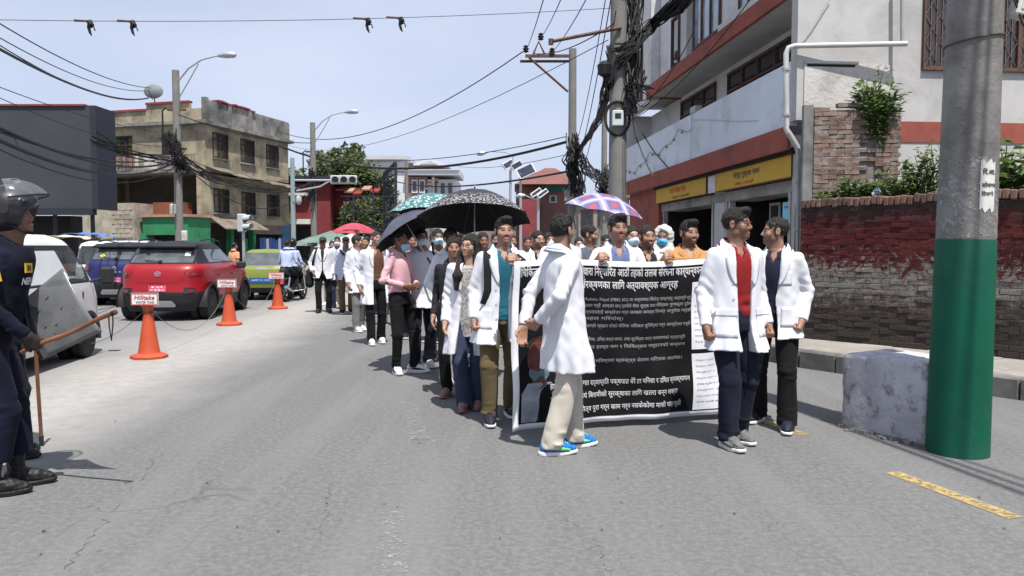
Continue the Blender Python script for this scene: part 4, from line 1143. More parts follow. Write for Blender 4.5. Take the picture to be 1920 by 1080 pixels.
for i, (px, py, w_, m, lbl) in enumerate([(165, 443, 1.6, mat("blue_tarp", (.08, .18, .5), .6, .2, 2, .3, 6), "blue tarpaulin stall roof beside the dark billboard"), (130, 448, 1.8, mat("cream_tarp", (.5, .47, .38), .7, .15, 2, .3, 6), "cream stall roof left of the blue tarpaulin"), (215, 455, 2.2, mat("black_tarp", (.03, .03, .035), .6, .3, 2, .3, 6), "black tarpaulin stall roof in front of the block wall")]):
 p = at(px, py, 32 - i); t = empty("market_stall", (p.x, p.y, 0), 0, lbl, "market stall", "stalls under the billboard")
 tp_ = MB(); nn = 6
 vs = [((u / nn - .5) * w_, (v / nn - .5) * 1.6, p.z + .12 * math.cos((u / nn - .5) * 3) + .05 * math.sin(v * 2 + u * 1.3)) for u in range(nn + 1) for v in range(nn + 1)]
 tp_.add(vs, [(u * (nn + 1) + v, (u + 1) * (nn + 1) + v, (u + 1) * (nn + 1) + v + 1, u * (nn + 1) + v + 1) for u in range(nn) for v in range(nn)]); tp_.build("tarpaulin", m, t, True)
 for sx in (-.45, .45):
  for sy in (-.7, .7): MB().cyl((sx * w_, sy, 0), (sx * w_, sy, p.z), .025, n=6).build("post", M_wood, t)
 MB().bb(-.4 * w_, .4 * w_, -.4, .4, .5, .8).build("counter", M_wood, t)
# lamp poles
M_galv = mat("galvanised_steel", (.40, .43, .46), .45, .1, 4, .05, 30, metal=.5)
def lamp_pole(base, h, px_arm, D, label):
 t = util_pole(base, .145, .115, h, label, "lamp_pole", "concrete lamp poles on the left")
 arm = [Vector((0, 0, h - .45)), Vector((.45, -.05, h + .05)), Vector((.9, -.1, h + .32)), Vector((1.35, -.15, h + .42)), Vector((1.6, -.18, h + .44))]
 MB().tube(arm, .03, 6).build("lamp_arm", M_galv, t)
 MB().tube([Vector((.1, 0, h - .9)), Vector((.45, -.03, h - .35)), Vector((.8, -.08, h + .2))], .022, 6).build("arm_brace", M_galv, t)
 MB().tube([Vector((1.5, -.17, h + .44)), Vector((1.75, -.2, h + .46)), Vector((2.05, -.24, h + .45)), Vector((2.12, -.25, h + .44))], [.05, .11, .10, .04], 8).build("lamp_head", M_galv, t, True)
 for z in (h - 1.3, h - 2.6): MB().box((0, 0, z), (.62, .09, .07)).build("clamp_band", M_wood, t)
 MB().tube([(-.28, -.12, h - 1.25), (-.42, -.12, h - 1.35), (-.42, -.12, h - 2.3), (-.2, -.12, h - 2.75)], .03, 5).build("cable_bracket", M_cab, t)
 return t
lamp_pole(LP1, at(333, 132, 26).z, 0, 26, "nearer concrete lamp pole in front of the cream house")
lamp_pole(LP2, at(587, 230, 35).z, 0, 35, "farther concrete lamp pole in front of the red building")
tg2 = MB(); rg = random.Random(21)
for k in range(34):
 j = lambda s=7: rg.uniform(-s, s)
 strand(tg2, [at(318 + j(10), 255 + j(10), 25.7), at(330 + j(), 280 + j(), 25.7), at(336 + j(), 300 + j(10), 25.7), at(345 + j(14), 318 + j(12), 25.9)], rg.uniform(.012, .028), .08, rg)
for k in range(16):
 j = lambda s=6: rg.uniform(-s, s)
 strand(tg2, [at(585 + j(), 320 + j(), 34.7), at(590 + j(), 345 + j(10), 34.7), at(585 + j(8), 380 + j(14), 34.7)], rg.uniform(.015, .03), .08, rg)
for k in range(10):
 j = lambda s=7: rg.uniform(-s, s)
 strand(tg2, [at(345 + j(), 305 + j(8), 26), at(400 + j(), 335 + j(), 30), at(470 + j(), 352 + j(), 36), at(525 + j(), 358 + j(), 44)], rg.uniform(.012, .026), .06, rg)
for k in range(8):
 j = lambda s=6: rg.uniform(-s, s)
 strand(tg2, [at(175 + j(), 262 + j(12), 22), at(240 + j(), 285 + j(9), 24), at(330 + j(4), 300 + j(9), 25.8)], rg.uniform(.012, .024), .05, rg)
tag(tg2.build("cable_tangle", M_cab), "black cable knots on the lamp poles in front of the cream house", "cables", kind='stuff')
for nm, px, py, lbl in (("pole_box", 324, 392, "white fuse box on the nearer lamp pole"), ("pole_box", 346, 442, "lower white meter box right of the nearer lamp pole")):
 p = at(px, py, 25.7); MBq = empty(nm, tuple(p), 0, lbl, "box", "boxes on the lamp pole")
 MB().bevbox((0, 0, 0), (.17, .14, .34), .02).build("box_body", MATS["white_box"], MBq); MB().box((0, -.075, .05), (.1, .01, .12)).build("box_lid", MATS["grey_box"], MBq)
# traffic signals
M_sig = mat("signal_white", (.42, .44, .45), .5, .05, 3, 0); M_lens = mat("signal_lens", (.008, .010, .010), .5, .1, 3, 0)
def signal_head(t, origin, axis, face, n=3, s=.32):
 ax, fc = Vector(axis).normalized(), Vector(face).normalized(); up = ax.cross(fc)
 Mx = Matrix((ax, fc, up)).transposed()
 MB().bevbox(Vector(origin) + ax * s * (n - 1) / 2, (s * n + .04, .2, s), .03, Mx).build("housing", M_sig, t)
 for i in range(n):
  c = Vector(origin) + ax * s * i; v = MB()
  pts0, pts1 = [], []
  up2 = up if abs(up.z) > .5 else Vector((0, 0, 1))
  sd = up2.cross(fc)
  vs = []
  for k in range(11):
   a = R(-30) + R(240) * k / 10
   d = sd * math.cos(a) + up2 * math.sin(a); vs += [c + fc * .1 + d * s * .44, c + fc * (.36 if k not in (0, 10) else .2) + d * s * .44]
  v.add(vs, [(2 * k, 2 * k + 1, 2 * k + 3, 2 * k + 2) for k in range(10)]); v.build("visor", M_sig, t)
  MB().cyl(c + fc * .1, c + fc * .13, s * .38, n=14).build("lens", M_lens, t)
SP = Vector((at(548, 300, 27).x, 27, 0))
ts = empty("traffic_signal", tuple(SP), 0, "green-grey mast arm carrying a horizontal three-lamp traffic signal over the road", "traffic signal")
MB().lathe(prof(.10, .075, 0, at(548, 296, 27).z, 6), 12).build("mast", mat("signal_mast", (.22, .29, .29), .6, .12, 4), ts, True)
e0, e1 = at(550, 338, 27) - SP, at(620, 338, 27) - SP
MB().tube([e0, e1], .035, 6).build("arm", M_galv, ts); MB().tube([at(556, 358, 27) - SP, at(600, 350, 27) - SP, e1], .03, 6).build("arm_stay", M_galv, ts)
signal_head(ts, at(628, 337, 26.9) - SP, (1, 0, 0), (.25, -1, 0), 3, .30)
c = at(560, 376, 26.8) - SP
MB().lathe([(.02, .16), (.10, .12), (.11, 0), (.09, -.08), (.04, -.14)], 12, c).build("dome_camera", M_sig, ts, True)
MB().tube([c + Vector((0, 0, .16)), c + Vector((-.2, 0, .25))], .02, 5).build("camera_bracket", M_galv, ts)
S2 = at(455, 418, 24)
t2 = empty("traffic_signal", (S2.x, S2.y, 0), 0, "white two-lamp traffic signal head on a slim post beside the yellow-green car", "traffic signal")
MB().cyl((0, .05, 0), (0, .05, S2.z - .25), .05, n=8).build("mast", M_galv, t2)
signal_head(t2, (-.02, 0, S2.z - .13), (0, 0, 1), (.9, -.35, 0), 2, .26)
# red building, trees and houses beyond
M_redb = mat("red_wall", (.155, .026, .029), .85, .15, 1, .3, 8, dirt=(.17, .04, .045), dirt_amt=.45, coords='world')
rbx = empty("red_shop", (at(587, 440, 55).x, 55, 0), 0, "red-painted low shop with grey eaves behind the farther lamp pole", "building")
x0, x1, xm = at(524, 440, 55).x - rbx.location.x, at(652, 440, 55).x - rbx.location.x, at(620, 440, 55).x - rbx.location.x
MB().bb(x0, xm, 0, 5, 0, Zc(345, 55)).build("wall", M_redb, rbx)
MB().bb(xm + .01, x1 + 1, 1.5, 5, 0, Zc(350, 55)).build("rear_wall", M_redb, rbx)
MB().bb(x0 - .4, x1, -.6, 5.2, Zc(340, 55), Zc(332, 55)).build("roof", M_char2, rbx)
MB().bb(x0, xm - 1.2, -1.1, -.005, Zc(421, 55), Zc(412, 55)).build("awning", mat("pale_awning", (.5, .53, .50), .8, .15, 1), rbx)
MB().bb(x0, xm - 1.2, -.05, -.006, 0, Zc(425, 55)).build("shopfront", M_dark, rbx)
MB().bb(x0, x0 + 2.2, -.5, -.005, Zc(368, 55), Zc(363, 55)).build("ledge", MATS["pale_awning"], rbx)
for k in range(5): MB().box((xm + .6 + k * .62, .9, Zc(352 + 4 * (k % 3), 55)), (.58, 1.2, .12), M=Matrix.Rotation(R(16), 3, 'X') @ Matrix.Rotation(random.uniform(-.05, .05), 3, 'Y')).build("roof_tile", MATS["terracotta_cap"] if k % 2 else M_tin, rbx)
def tree(name, label, base, h, rx, nleaf, L, w, m, seed, trunk=.18, conic=.0):
 r = random.Random(seed); t = empty(name, base, 0, label, "tree", "trees behind the red shop")
 tr, lf = MB(), MB()
 top = Vector((r.uniform(-.3, .3), 0, h * .93)); tr.tube([(0, 0, -.2), (r.uniform(-.1, .1), 0, h * .4), tuple(top)], [trunk, trunk * .7, trunk * .15], 8)
 cl = []
 for i in range(30):
  z = h * r.uniform(.32, 1); k = (1 - conic * (z / h - .3)); a = r.uniform(0, 6.28); rad = rx * k * math.sqrt(r.random()) * (.75 + .35 * r.random())
  c = Vector((math.cos(a) * rad, math.sin(a) * rad, z)); cl.append((c, r.uniform(.35, .75) * rx * .42))
  tr.tube([(0, 0, max(.5, z - rad * .9)), tuple(c.lerp(Vector((0, 0, z - rad * .3)), .4)), tuple(c)], [trunk * .3, trunk * .2, trunk * .06], 5)
 for i in range(nleaf):
  c, rad = r.choice(cl); d = rvec(r); p = c + d * rad * (r.random() ** .4) * Vector((1, 1, 1.1)).length / 1.75
  d2 = (d + rvec(r) * .9).normalized(); leaf(lf, p, d2, Vector((0, 0, 1)), L * r.uniform(.6, 1.3), w)
 tr.build("trunk", M_bark, t); lf.build("crown", m, t)
 return t
for i, (px, py, D, rx, m, lbl, cn) in enumerate([
 (662, 264, 62, 2.6, M_darkleaf, "tall dark conifer-like tree with upright tip", .9),
 (640, 296, 60, 3.4, M_treeleaf, "pale green bushy tree left of the dark one", .3),
 (612, 280, 66, 2.4, M_treeleaf, "light green tree just right of the farther lamp pole", .4),
 (690, 322, 58, 3.0, M_treeleaf, "yellow-green tree behind the steel billboard frame", .3),
 (556, 328, 70, 3.0, M_treeleaf, "distant green tree left of the farther lamp pole", .2),
 (700, 380, 50, 2.2, M_darkleaf, "low dark bushy tree beneath the billboard frame", .1)]):
 p = at(px, py, D); tree("street_tree", lbl, (p.x, D, 0), p.z, rx, 5200, .34, .12, m, 40 + i, conic=cn)
fb = empty("billboard_truss", (at(735, 440, 40).x, 40, 0), 0, "empty black steel billboard frame standing edge-on in front of the trees", "billboard frame")
F0 = fb.location
def fr(px, py, D=40.): return at(px, py, D) - F0
mbf = [([fr(742, 305), fr(742, 440)], .12), ([fr(720, 325, 43), fr(720, 440, 43)], .10), ([fr(742, 305), fr(720, 325, 43)], .10), ([fr(742, 306), fr(700, 352, 41)], .10), ([fr(742, 370), fr(700, 400, 41)], .07), ([fr(640, 368, 41), fr(742, 368)], .06), ([fr(640, 395, 42), fr(742, 402)], .06), ([fr(663, 368, 42), fr(663, 440, 42)], .07), ([fr(700, 352, 41), fr(700, 440, 41)], .07), ([fr(650, 372, 41), fr(720, 440, 41)], .06), ([fr(742, 410), fr(690, 440, 41)], .06)]
for pts, r in mbf: MB().tube(pts, r * .8, 4).build("beam", M_char2, fb)
for k in range(9):
 t = k / 9; MB().tube([fr(742 - 22 * t, 306 + 20 * t, 40 + 3 * t), fr(742 - 22 * t, 430, 40 + 3 * t)], .022, 4).build("mesh_bar", M_char2, fb)
for k in range(7):
 t = k / 7; MB().tube([fr(742, 315 + 115 * t, 40), fr(720, 330 + 105 * t, 43)], .022, 4).build("mesh_bar", M_char2, fb)
M_wht2 = mat("white_facade", (.55, .56, .58), .85, .05, .3, .05, 5, dirt=(.6, .62, .65), dirt_amt=.35, dirt_scale=.2, coords='world')
M_brk2 = mat("far_brick", (.22, .12, .10), .9, .15, 1)
M_slate = mat("grey_roof_sheet", (.42, .44, .46), .8, .1, .3, 0)
D2 = 95
wb = empty("white_building", (at(780, 440, D2).x, D2, 0), 0, "white classical building with a pediment and brick bays far down the street", "building")
def wbx(px0, px1, py0, py1, name, m, d0=0., d1=6., par=None):
 a, b_ = at(px0, py1, D2), at(px1, py0, D2); return MB().bb(a.x - wb.location.x, b_.x - wb.location.x, d0, d1, max(0, a.z), b_.z).build(name, m, par or wb)
wbx(690, 762, 300, 462, "left_wing_wall", M_wht2, .0, 9)
wbx(686, 766, 293, 300, "left_wing_cornice", M_slate, -.8, 9)
for px in (697, 716):
 o = wbx(px, px + 13, 312, 335, "window", M_wht2, -.10, .0); wbx(px + 1.5, px + 11.5, 314, 333, "pane", MATS["sky_glass"], -.16, -.1, o)
for px in (697, 716): wbx(px, px + 13, 350, 375, "window", MATS["sky_glass"], -.1, .0)
wbx(762, 800, 331, 462, "brick_bay_wall", M_brk2, 0., 8)
wbx(800, 856, 336, 462, "right_wing_wall", M_wht2, .5, 8)
wbx(760, 862, 321, 329, "main_cornice", M_wht2, -.9, 8)
wbx(768, 862, 319, 321, "roof_edge", M_slate, -1.1, 8)
wbx(784, 812, 309, 318, "attic_wall", M_brk2, 0, 6)
for px in (772, 786):
 o = wbx(px, px + 11, 337, 362, "window", M_wht2, -.12, 0); wbx(px + 2, px + 9, 340, 358, "pane", DGL, -.18, -.12, o)
for px in (812, 826, 840): wbx(px, px + 7, 343, 362, "window", DGL, .3, .5)
pa, pb2, pc = at(766, 309, D2 - 1), at(840, 309, D2 - 1), at(806, 296, D2 - 1)
MB().prism([(pa.x - wb.location.x, pa.z), (pb2.x - wb.location.x, pb2.z), (pc.x - wb.location.x, pc.z)], 6, Matrix.Translation((0, 2.4, 0))).build("pediment", M_wht2, wb)
MB().prism([(pa.x - wb.location.x + 1.3, pa.z + .12), (pb2.x - wb.location.x - 1.3, pb2.z + .12), (pc.x - wb.location.x, pc.z - .28)], .1, Matrix.Translation((0, -.68, 0))).build("pediment_panel", M_slate, wb)
D3 = 70
rh = empty("red_roof_house", (at(1020, 440, D3).x, D3, 0), 0, "brick house with a red hipped roof and green shade net at the street's far end", "building")
def rx_(px, py, D=D3): return at(px, py, D) - Vector(rh.location)
b0_, b1_ = rx_(968, 352), rx_(1090, 352)
hip = MB(); e0_, e1_, e2_, e3_ = rx_(965, 345, 68), rx_(1095, 345, 68), rx_(1095, 345, 78), rx_(965, 345, 78)
for e in (e0_, e1_, e2_, e3_): e.z = e0_.z
t0_, t1_ = rx_(1022, 315, 72), rx_(1040, 315, 72)
hip.add([e0_, e1_, e2_, e3_, t0_, t1_], [(0, 1, 5, 4), (1, 2, 5), (2, 3, 4, 5), (3, 0, 4), (3, 2, 1, 0)]); hip.build("roof", mat("red_sheet_roof", (.17, .07, .062), .75, .12, 1, .1, 8), rh)
MB().bb(b0_.x, b1_.x, .2, 7, 0, e0_.z - .02).build("wall", M_brk2, rh)
a_, c_ = rx_(1015, 358), rx_(1062, 340); MB().bb(a_.x, c_.x, -.4, .18, a_.z, c_.z).build("shade_net", mat("green_net", (.03, .16, .15), .9, .3, 2), rh)
a_, c_ = rx_(1030, 380), rx_(1044, 366); o = MB().bb(a_.x, c_.x, .05, .2, a_.z, c_.z).build("window", M_wht2, rh)
MB().bb(a_.x + .15, c_.x - .15, -.02, .05, a_.z + .1, c_.z - .1).build("pane", DGL, o)
a_, c_ = rx_(975, 400), rx_(1010, 376); MB().bb(a_.x, c_.x, -2, .18, 0, c_.z).build("porch", mat("red_porch", (.2, .045, .05), .8, .2, 1), rh)
def solar(px_b, py_top, D, lbl, panels, arm=None):
 p = at(px_b, py_top, D); t = empty("solar_street_light", (p.x, D, 0), 0, lbl, "street light", "solar street lights")
 MB().lathe(prof(.09, .06, 0, p.z, 4), 8).build("mast", M_galv, t, True)
 for (dx, dz, sx, sz, tilt) in panels:
  Mx = Matrix.Rotation(R(tilt), 3, 'Y') @ Matrix.Rotation(R(40), 3, 'X'); o = MB().box((dx, 0, p.z + dz), (sx, .9, .06), M=Mx).build("solar_panel", mat("panel_frame", (.5, .5, .5), .5, .1, 3, 0), t)
  MB().box(Vector((dx, 0, p.z + dz)) + Mx @ Vector((0, 0, .034)), (sx - .1, .8, .01), M=Mx).build("cells", glassmat("solar_cell", (.012, .014, .03)), o)
 if arm:
  MB().tube([(0, 0, p.z - .2)] + arm, .03, 5).build("arm", M_galv, t); e = Vector(arm[-1]); MB().tube([e, e + Vector((-.25, 0, -.02)), e + Vector((-.45, 0, -.08))], [.05, .12, .05], 7).build("lamp_head", M_galv, t)
 return t
ph = at(957, 300, 38)
solar(957, 318, 38, "solar street light with a curved arm and steep panels above the black umbrella", [(-.1, .25, .35, .9, 55), (.3, .2, .35, .9, 55)],
      [(.15, 0, at(957, 290, 38).z), (-.3, 0, at(957, 285, 38).z), (-1.0, 0, at(957, 284, 38).z), (-1.2, 0, at(957, 287, 38).z)])
solar(976, 325, 40, "solar street light second in the row, with a flat panel", [(.3, .1, .9, .5, -25)])
solar(1009, 366, 36, "short solar street light nearer the red porch", [(-.1, .12, .22, .7, 52), (.2, .08, .22, .7, 52)], [(-.3, 0, at(1009, 372, 36).z), (-.62, 0, at(1009, 366, 36).z)])
for px, py, D, lbl in ((762, 303, 52, "slim dark power pole with cross-arm in front of the white building"), (812, 332, 64, "shorter distant power pole in front of the white building's windows")):
 p = at(px, py, D); u = util_pole((p.x, D, 0), .14, .12, p.z, lbl, "power_pole", "far power poles")
 MB().bb(-.5, .5, -.06, .06, p.z - .5, p.z - .38).build("cross_arm", M_wood, u); MB().box((.3, 0, p.z - .25), (.3, .2, .3)).build("transformer", M_wood, u)
 MB().tube([(0, 0, p.z - .7), (-.5, -.1, p.z - .68), (-.7, -.1, p.z - .72)], .05, 5).build("lamp", M_wood, u)
for i, (px0, px1, py, D, c, lbl) in enumerate([
 (640, 720, 405, 75, (.24, .22, .19), "low plain house behind the red umbrella"),
 (730, 800, 385, 85, (.30, .27, .22), "low beige house behind the teal umbrella"),
 (800, 900, 392, 100, (.34, .33, .31), "low grey house behind the large black umbrella"),
 (895, 972, 395, 90, (.20, .17, .15), "dark low house left of the red-roofed house"),
 (1085, 1180, 372, 60, (.24, .22, .20), "grey low house behind the cable-wrapped poles")]):
 a, b_ = at(px0, py, D), at(px1, py, D); t = empty("low_house", ((a.x + b_.x) / 2, D, 0), 0, lbl, "building", "low houses closing the street")
 hw = (b_.x - a.x) / 2; MB().bb(-hw, hw, 0, 6, 0, a.z).build("wall", mat("house_%d" % i, c, .9, .2, .6, .2, 4), t)
 MB().bb(-hw - .3, hw + .3, -.5, 6.3, a.z, a.z + .25).build("roof", M_slate if i % 2 else M_rust, t)
 for k in range(3):
  x = -hw + (k + .5) * 2 * hw / 3; o = MB().bb(x - .5, x + .5, -.06, 0, a.z - 2.2, a.z - .9).build("window", M_wood, t); MB().bb(x - .42, x + .42, -.09, -.06, a.z - 2.1, a.z - 1).build("pane", DGL, o)
tag(MB().slab([(-26, 30), (-13.0, 30), (-10.5, 60), (-26, 60)], 0, .15).build("far_pavement", M_pave), kind='structure')
# PEOPLE
def skinmat():
 m, n, l, b = _new("skin")
 a = n.new("ShaderNodeVertexColor"); a.layer_name = 'Col'
 v = _coords(n, l, 'object')
 col = _mixc(n, l, _range(n, l, _noise(n, l, v, 60, 4), .3, .7, 0, .22), a.outputs['Color'], (.10, .045, .03))
 l.new(col, b.inputs['Base Color']); b.inputs['Roughness'].default_value = .5; b.inputs['Specular IOR Level'].default_value = .35
 b.inputs['Subsurface Weight'].default_value = .08; b.inputs['Subsurface Radius'].default_value = (.01, .004, .002); b.inputs['Subsurface Scale'].default_value = .5
 _bump(n, l, b, _noise(n, l, v, 240, 3), .12, .003)
 return m
def hairmat():
 m, n, l, b = _new("black_hair")
 v = _coords(n, l, 'object')
 mp = n.new("ShaderNodeMapping"); mp.inputs['Scale'].default_value = (1, 1, .25); l.new(v, mp.inputs[0])
 f = _noise(n, l, mp.outputs[0], 190, 3, .6)
 l.new(_mixc(n, l, _range(n, l, f, .35, .7), (.006, .005, .005), (.028, .022, .019)), b.inputs['Base Color'])
 b.inputs['Roughness'].default_value = .45; b.inputs['Specular IOR Level'].default_value = .35
 _bump(n, l, b, f, .9, .012)
 return m
M_skin, M_hair = skinmat(), hairmat()
M_coat = clothmat("lab_coat_cotton", (.60, .61, .655), .05, 700, .85, .05)
M_coatb = clothmat("bluish_white_cotton", (.47, .51, .63), .04, 700, .85, .05)
M_shoesole = mat("white_rubber", (.66, .66, .66), .6, .08, 20, .1, 60)
M_blackleather = mat("black_leather", (.010, .010, .011), .55, .3, 20, .3, 90)
M_mask = mat("surgical_mask", (.38, .60, .76), .8, .05, 30, .3, 90)
M_specs = mat("spectacle_frame", (.015, .013, .012), .3)
SKIN = {'m': (.36, .20, .138), 'd': (.25, .13, .086), 'l': (.46, .285, .21)}
def V3(*a): return np.array(a, float)
def nrm(v): return v / (np.linalg.norm(v) + 1e-9)
def rotz(a): c, s = math.cos(a), math.sin(a); return np.array([[c, -s, 0], [s, c, 0], [0, 0, 1]])
def rotx(a): c, s = math.cos(a), math.sin(a); return np.array([[1, 0, 0], [0, c, -s], [0, s, c]])
def roty(a): c, s = math.cos(a), math.sin(a); return np.array([[c, 0, s], [0, 1, 0], [-s, 0, c]])
TZ = np.linspace(.3, 1.56, 127)
def smooth_tab(zs, vs):
 t = np.interp(TZ, zs, vs); k = np.exp(-np.linspace(-2, 2, 11) ** 2); k /= k.sum()
 return np.convolve(np.pad(t, 5, 'edge'), k, 'valid')
BODY_Z = [.80, .88, .95, 1.08, 1.22, 1.32, 1.375, 1.415, 1.455, 1.50]
BODY_A = [.150, .164, .163, .148, .158, .162, .150, .118, .074, .056]
BODY_B = [.105, .118, .118, .108, .116, .112, .100, .084, .066, .056]
class Person:
 def __init__(s, name, label, pos, yaw, height=1.72, lod=0, feet=((.10, .0, 8), (-.10, .0, -8)), armL=None, armR=None, head=(0, 0, 0),
                 lean=(0, 0), skin='m', bulk=1.0, group=None, seed=0, cat="person", hipshift=(0, 0), bulkx=1.0, nocoat=False):
  s.nocoat = nocoat
  s.e = empty(name, (pos[0], pos[1], 0), R(yaw), label, cat, group)
  s.k = height / 1.72; s.e.scale = (s.k,) * 3
  s.lod = lod; s.seed = seed; s.skin = SKIN[skin]; s.bulk = bulk; s.bx = bulkx
  s.hh, s.hc, s.hh_hand = [(.0048, .0088, .0052), (.0072, .013, .0085), (.011, .018, .013)][lod]
  s.lean = lean; s.hs = hipshift; s.hk = .935
  hs = hipshift
  s.hip = [V3(.088 + hs[0], hs[1], .89), V3(-.088 + hs[0], hs[1], .89)]
  s.ankle, s.knee, s.fyaw, s.flift = [], [], [], []
  for i, f in enumerate(feet):
   lift = f[3] if len(f) > 3 else 0
   ya = R(f[2]); a = V3(f[0], f[1], .085 + lift); s.fyaw.append(ya); s.flift.append(lift)
   h = s.hip[i]; d = a - h; L = np.linalg.norm(d); l1, l2 = .415, .405
   if L > .815: a = a.copy(); L = .815
   q = (l1 * l1 - l2 * l2 + L * L) / (2 * L); hgt = math.sqrt(max(0, l1 * l1 - q * q))
   fwd = V3(math.sin(ya) * 1.0, -math.cos(ya), 0); dn = d / np.linalg.norm(d); fwd = nrm(fwd - dn * (fwd @ dn))
   s.knee.append(h + dn * q + fwd * hgt); s.ankle.append(a)
  def tor(p):
   z = p[2] - .95; return p + V3(lean[0] * z + hs[0] * max(0, 1 - z / .45), lean[1] * z + hs[1] * max(0, 1 - z / .45), 0)
  s.tor = tor
  s.sh = [tor(V3(.163 * s.bx, .005, 1.378)), tor(V3(-.163 * s.bx, .005, 1.378))]
  s.elb, s.wri = [], []
  for i, (arm, sg) in enumerate(((armL, 1), (armR, -1))):
   if arm is None: arm = ((.205, .045, 1.13), (.215, -.04, .89))
   if arm[0] == 'ik':
    sh = s.sh[i]; d = np.array(arm[1]) - sh; L = min(np.linalg.norm(d), .53); dn = nrm(d); q = (.285 ** 2 - .25 ** 2 + L * L) / (2 * L)
    hn = V3(sg * .5, .25, -1); hn = nrm(hn - dn * (hn @ dn)); s.elb.append(sh + dn * q + hn * math.sqrt(max(0, .285 ** 2 - q * q))); s.wri.append(sh + dn * L); continue
   e, w = V3(*arm[0]), V3(*arm[1])
   if len(arm) < 3 or not arm[2]: e[0] *= sg; w[0] *= sg
   sh = s.sh[i]; e = sh + nrm(e + V3(0, 0, 0) - sh) * .285; w = e + nrm(w - e) * .25
   s.elb.append(e); s.wri.append(w)
  s.neck = tor(V3(0, .012, 1.47)); s.hc0 = tor(V3(0, -.012, 1.610))
  s.HM = rotz(R(head[0])) @ rotx(R(-head[1])) @ roty(R(head[2]))
  s.hc0 = s.neck + s.HM @ (s.hc0 - s.neck) if abs(head[1]) + abs(head[2]) > 0 else s.hc0
 def hsc(s, V): return s.neck + (V - s.neck) * s.hk
 # torso-like surface
 def torso_fn(s, off, zs=None, A=None, B=None, disp=None, cx=None, cy=None):
  ta = smooth_tab(zs or BODY_Z, A or BODY_A); tb = smooth_tab(zs or BODY_Z, B or BODY_B)
  ta = ta * s.bulk * s.bx; tb = tb * s.bulk
  def fn(X, Y, Z):
   a = np.interp(Z, TZ, ta) + off; b = np.interp(Z, TZ, tb) + off
   zz = Z - .95; w = np.clip(1 - zz / .45, 0, 1)
   ccx = s.lean[0] * zz + s.hs[0] * w; ccy = s.lean[1] * zz + s.hs[1] * w
   if cx is not None: ccx = ccx + np.interp(Z, *cx);
   if cy is not None: ccy = ccy + np.interp(Z, *cy)
   x, y = X - ccx, Y - ccy
   q = np.sqrt((x / a) ** 2 + (y / b) ** 2) + 1e-6
   g = np.sqrt((x / a ** 2) ** 2 + (y / b ** 2) ** 2) / q + 1e-6
   d = (q - 1) / g
   d = np.maximum(d, -.06)
   if disp is not None: d = d - disp(X, Y, Z, x, y)
   return d
  return fn
 def body(s, beard=0., stache=.0, brow=1.0, hands=('relax', 'relax'), handrot=(0, 0), face=True, lips=(.33, .12, .09), bare=(), fade=.85, gloves=None):
  Vs, Qs, Cs, n0 = [], [], [], 0
  def push(V, Q, C):
   nonlocal n0
   if len(V) == 0: return
   Vs.append(V); Qs.append(Q + n0); Cs.append(C); n0 += len(V)
  sk = np.array(s.skin)
  pts = np.array([s.neck, *s.ankle, *s.wri, *s.elb, *s.sh]); lo, hi = pts.min(0) - .14, pts.max(0) + .14; lo[2] = .03; hi[2] = s.neck[2] + .02
  F = Field(lo, hi, .016 if s.lod == 0 else .022)
  F.put(s.torso_fn(-.022), (lo[0], lo[1], .86), (hi[0], hi[1], 1.52))
  F.put(lambda X, Y, Z: np.maximum(Z - 1.52, .78 - Z) + 0 * X + 0 * Y, (lo[0], lo[1], lo[2]), (hi[0], hi[1], .0), op='i')
  F.F[:, :, (F.ax[2] < .86)] = .12
  for i in (0, 1):
   F.cone(s.hip[i], s.knee[i], .058, .046, .01); F.cone(s.knee[i], s.ankle[i], .046, .034, .02)
   F.cone(s.ankle[i], s.ankle[i] + V3(math.sin(s.fyaw[i]), -math.cos(s.fyaw[i]), -.4) * .1, .034, .03, .02)
   F.cone(s.sh[i], s.elb[i], .040, .034, .01); F.cone(s.elb[i], s.wri[i], .034, .022, .02)
  V, Q = F.mesh(); push(V, Q, np.tile(sk if gloves is None else np.array(gloves), (len(V), 1)))
  for i, sg in ((0, 1), (1, -1)):
   w, e = s.wri[i], s.elb[i]; f = nrm(w - e)
   mode = hands[i]
   ref = V3(-sg, 0, 0) if abs(f[0]) < .8 else V3(0, 0, -1)
   nrm_p = nrm(ref - f * (ref @ f))
   ang = R(handrot[i]); c_, s_ = math.cos(ang), math.sin(ang); side = np.cross(f, nrm_p)
   nrm_p = nrm_p * c_ + side * s_; side = np.cross(f, nrm_p) * sg
   h = s.hh_hand; lo, hi = np.minimum(w, w + f * .2) - .10, np.maximum(w, w + f * .2) + .10
   if i in bare: lo = np.minimum(lo, e - .06); hi = np.maximum(hi, e + .06)
   F = Field(lo, hi, h)
   F.cone(e, w, .041, .027, .01) if i in bare else F.cone(w - f * .07, w, .031, .026, .01)
   fr_ = {'relax': (.35, .5), 'fist': (1.45, 1.6), 'grip': (1.1, 1.25), 'flat': (.08, .12)}[mode]
   for j in range(4):
    o = (-.5 + j / 3) * .062
    kn = w + f * (.088 - .006 * abs(j - 1.6)) - side * o
    F.cone(w + f * .012 - side * o * .4, kn, .017, .0125, .022)
    L1, L2 = (.044, .048, .045, .036)[j], (.038, .042, .039, .032)[j]
    a1 = fr_[0] * (.85 + .1 * j); a2 = a1 + fr_[1]
    d1 = f * math.cos(a1) + nrm_p * math.sin(a1); d2 = f * math.cos(a2) + nrm_p * math.sin(a2)
    m1 = kn + d1 * L1; m2 = m1 + d2 * L2
    F.cone(kn, m1, .0108, .0098, .006); F.cone(m1, m2, .0098, .0082, .004)
   tb = w + f * .025 + side * .024
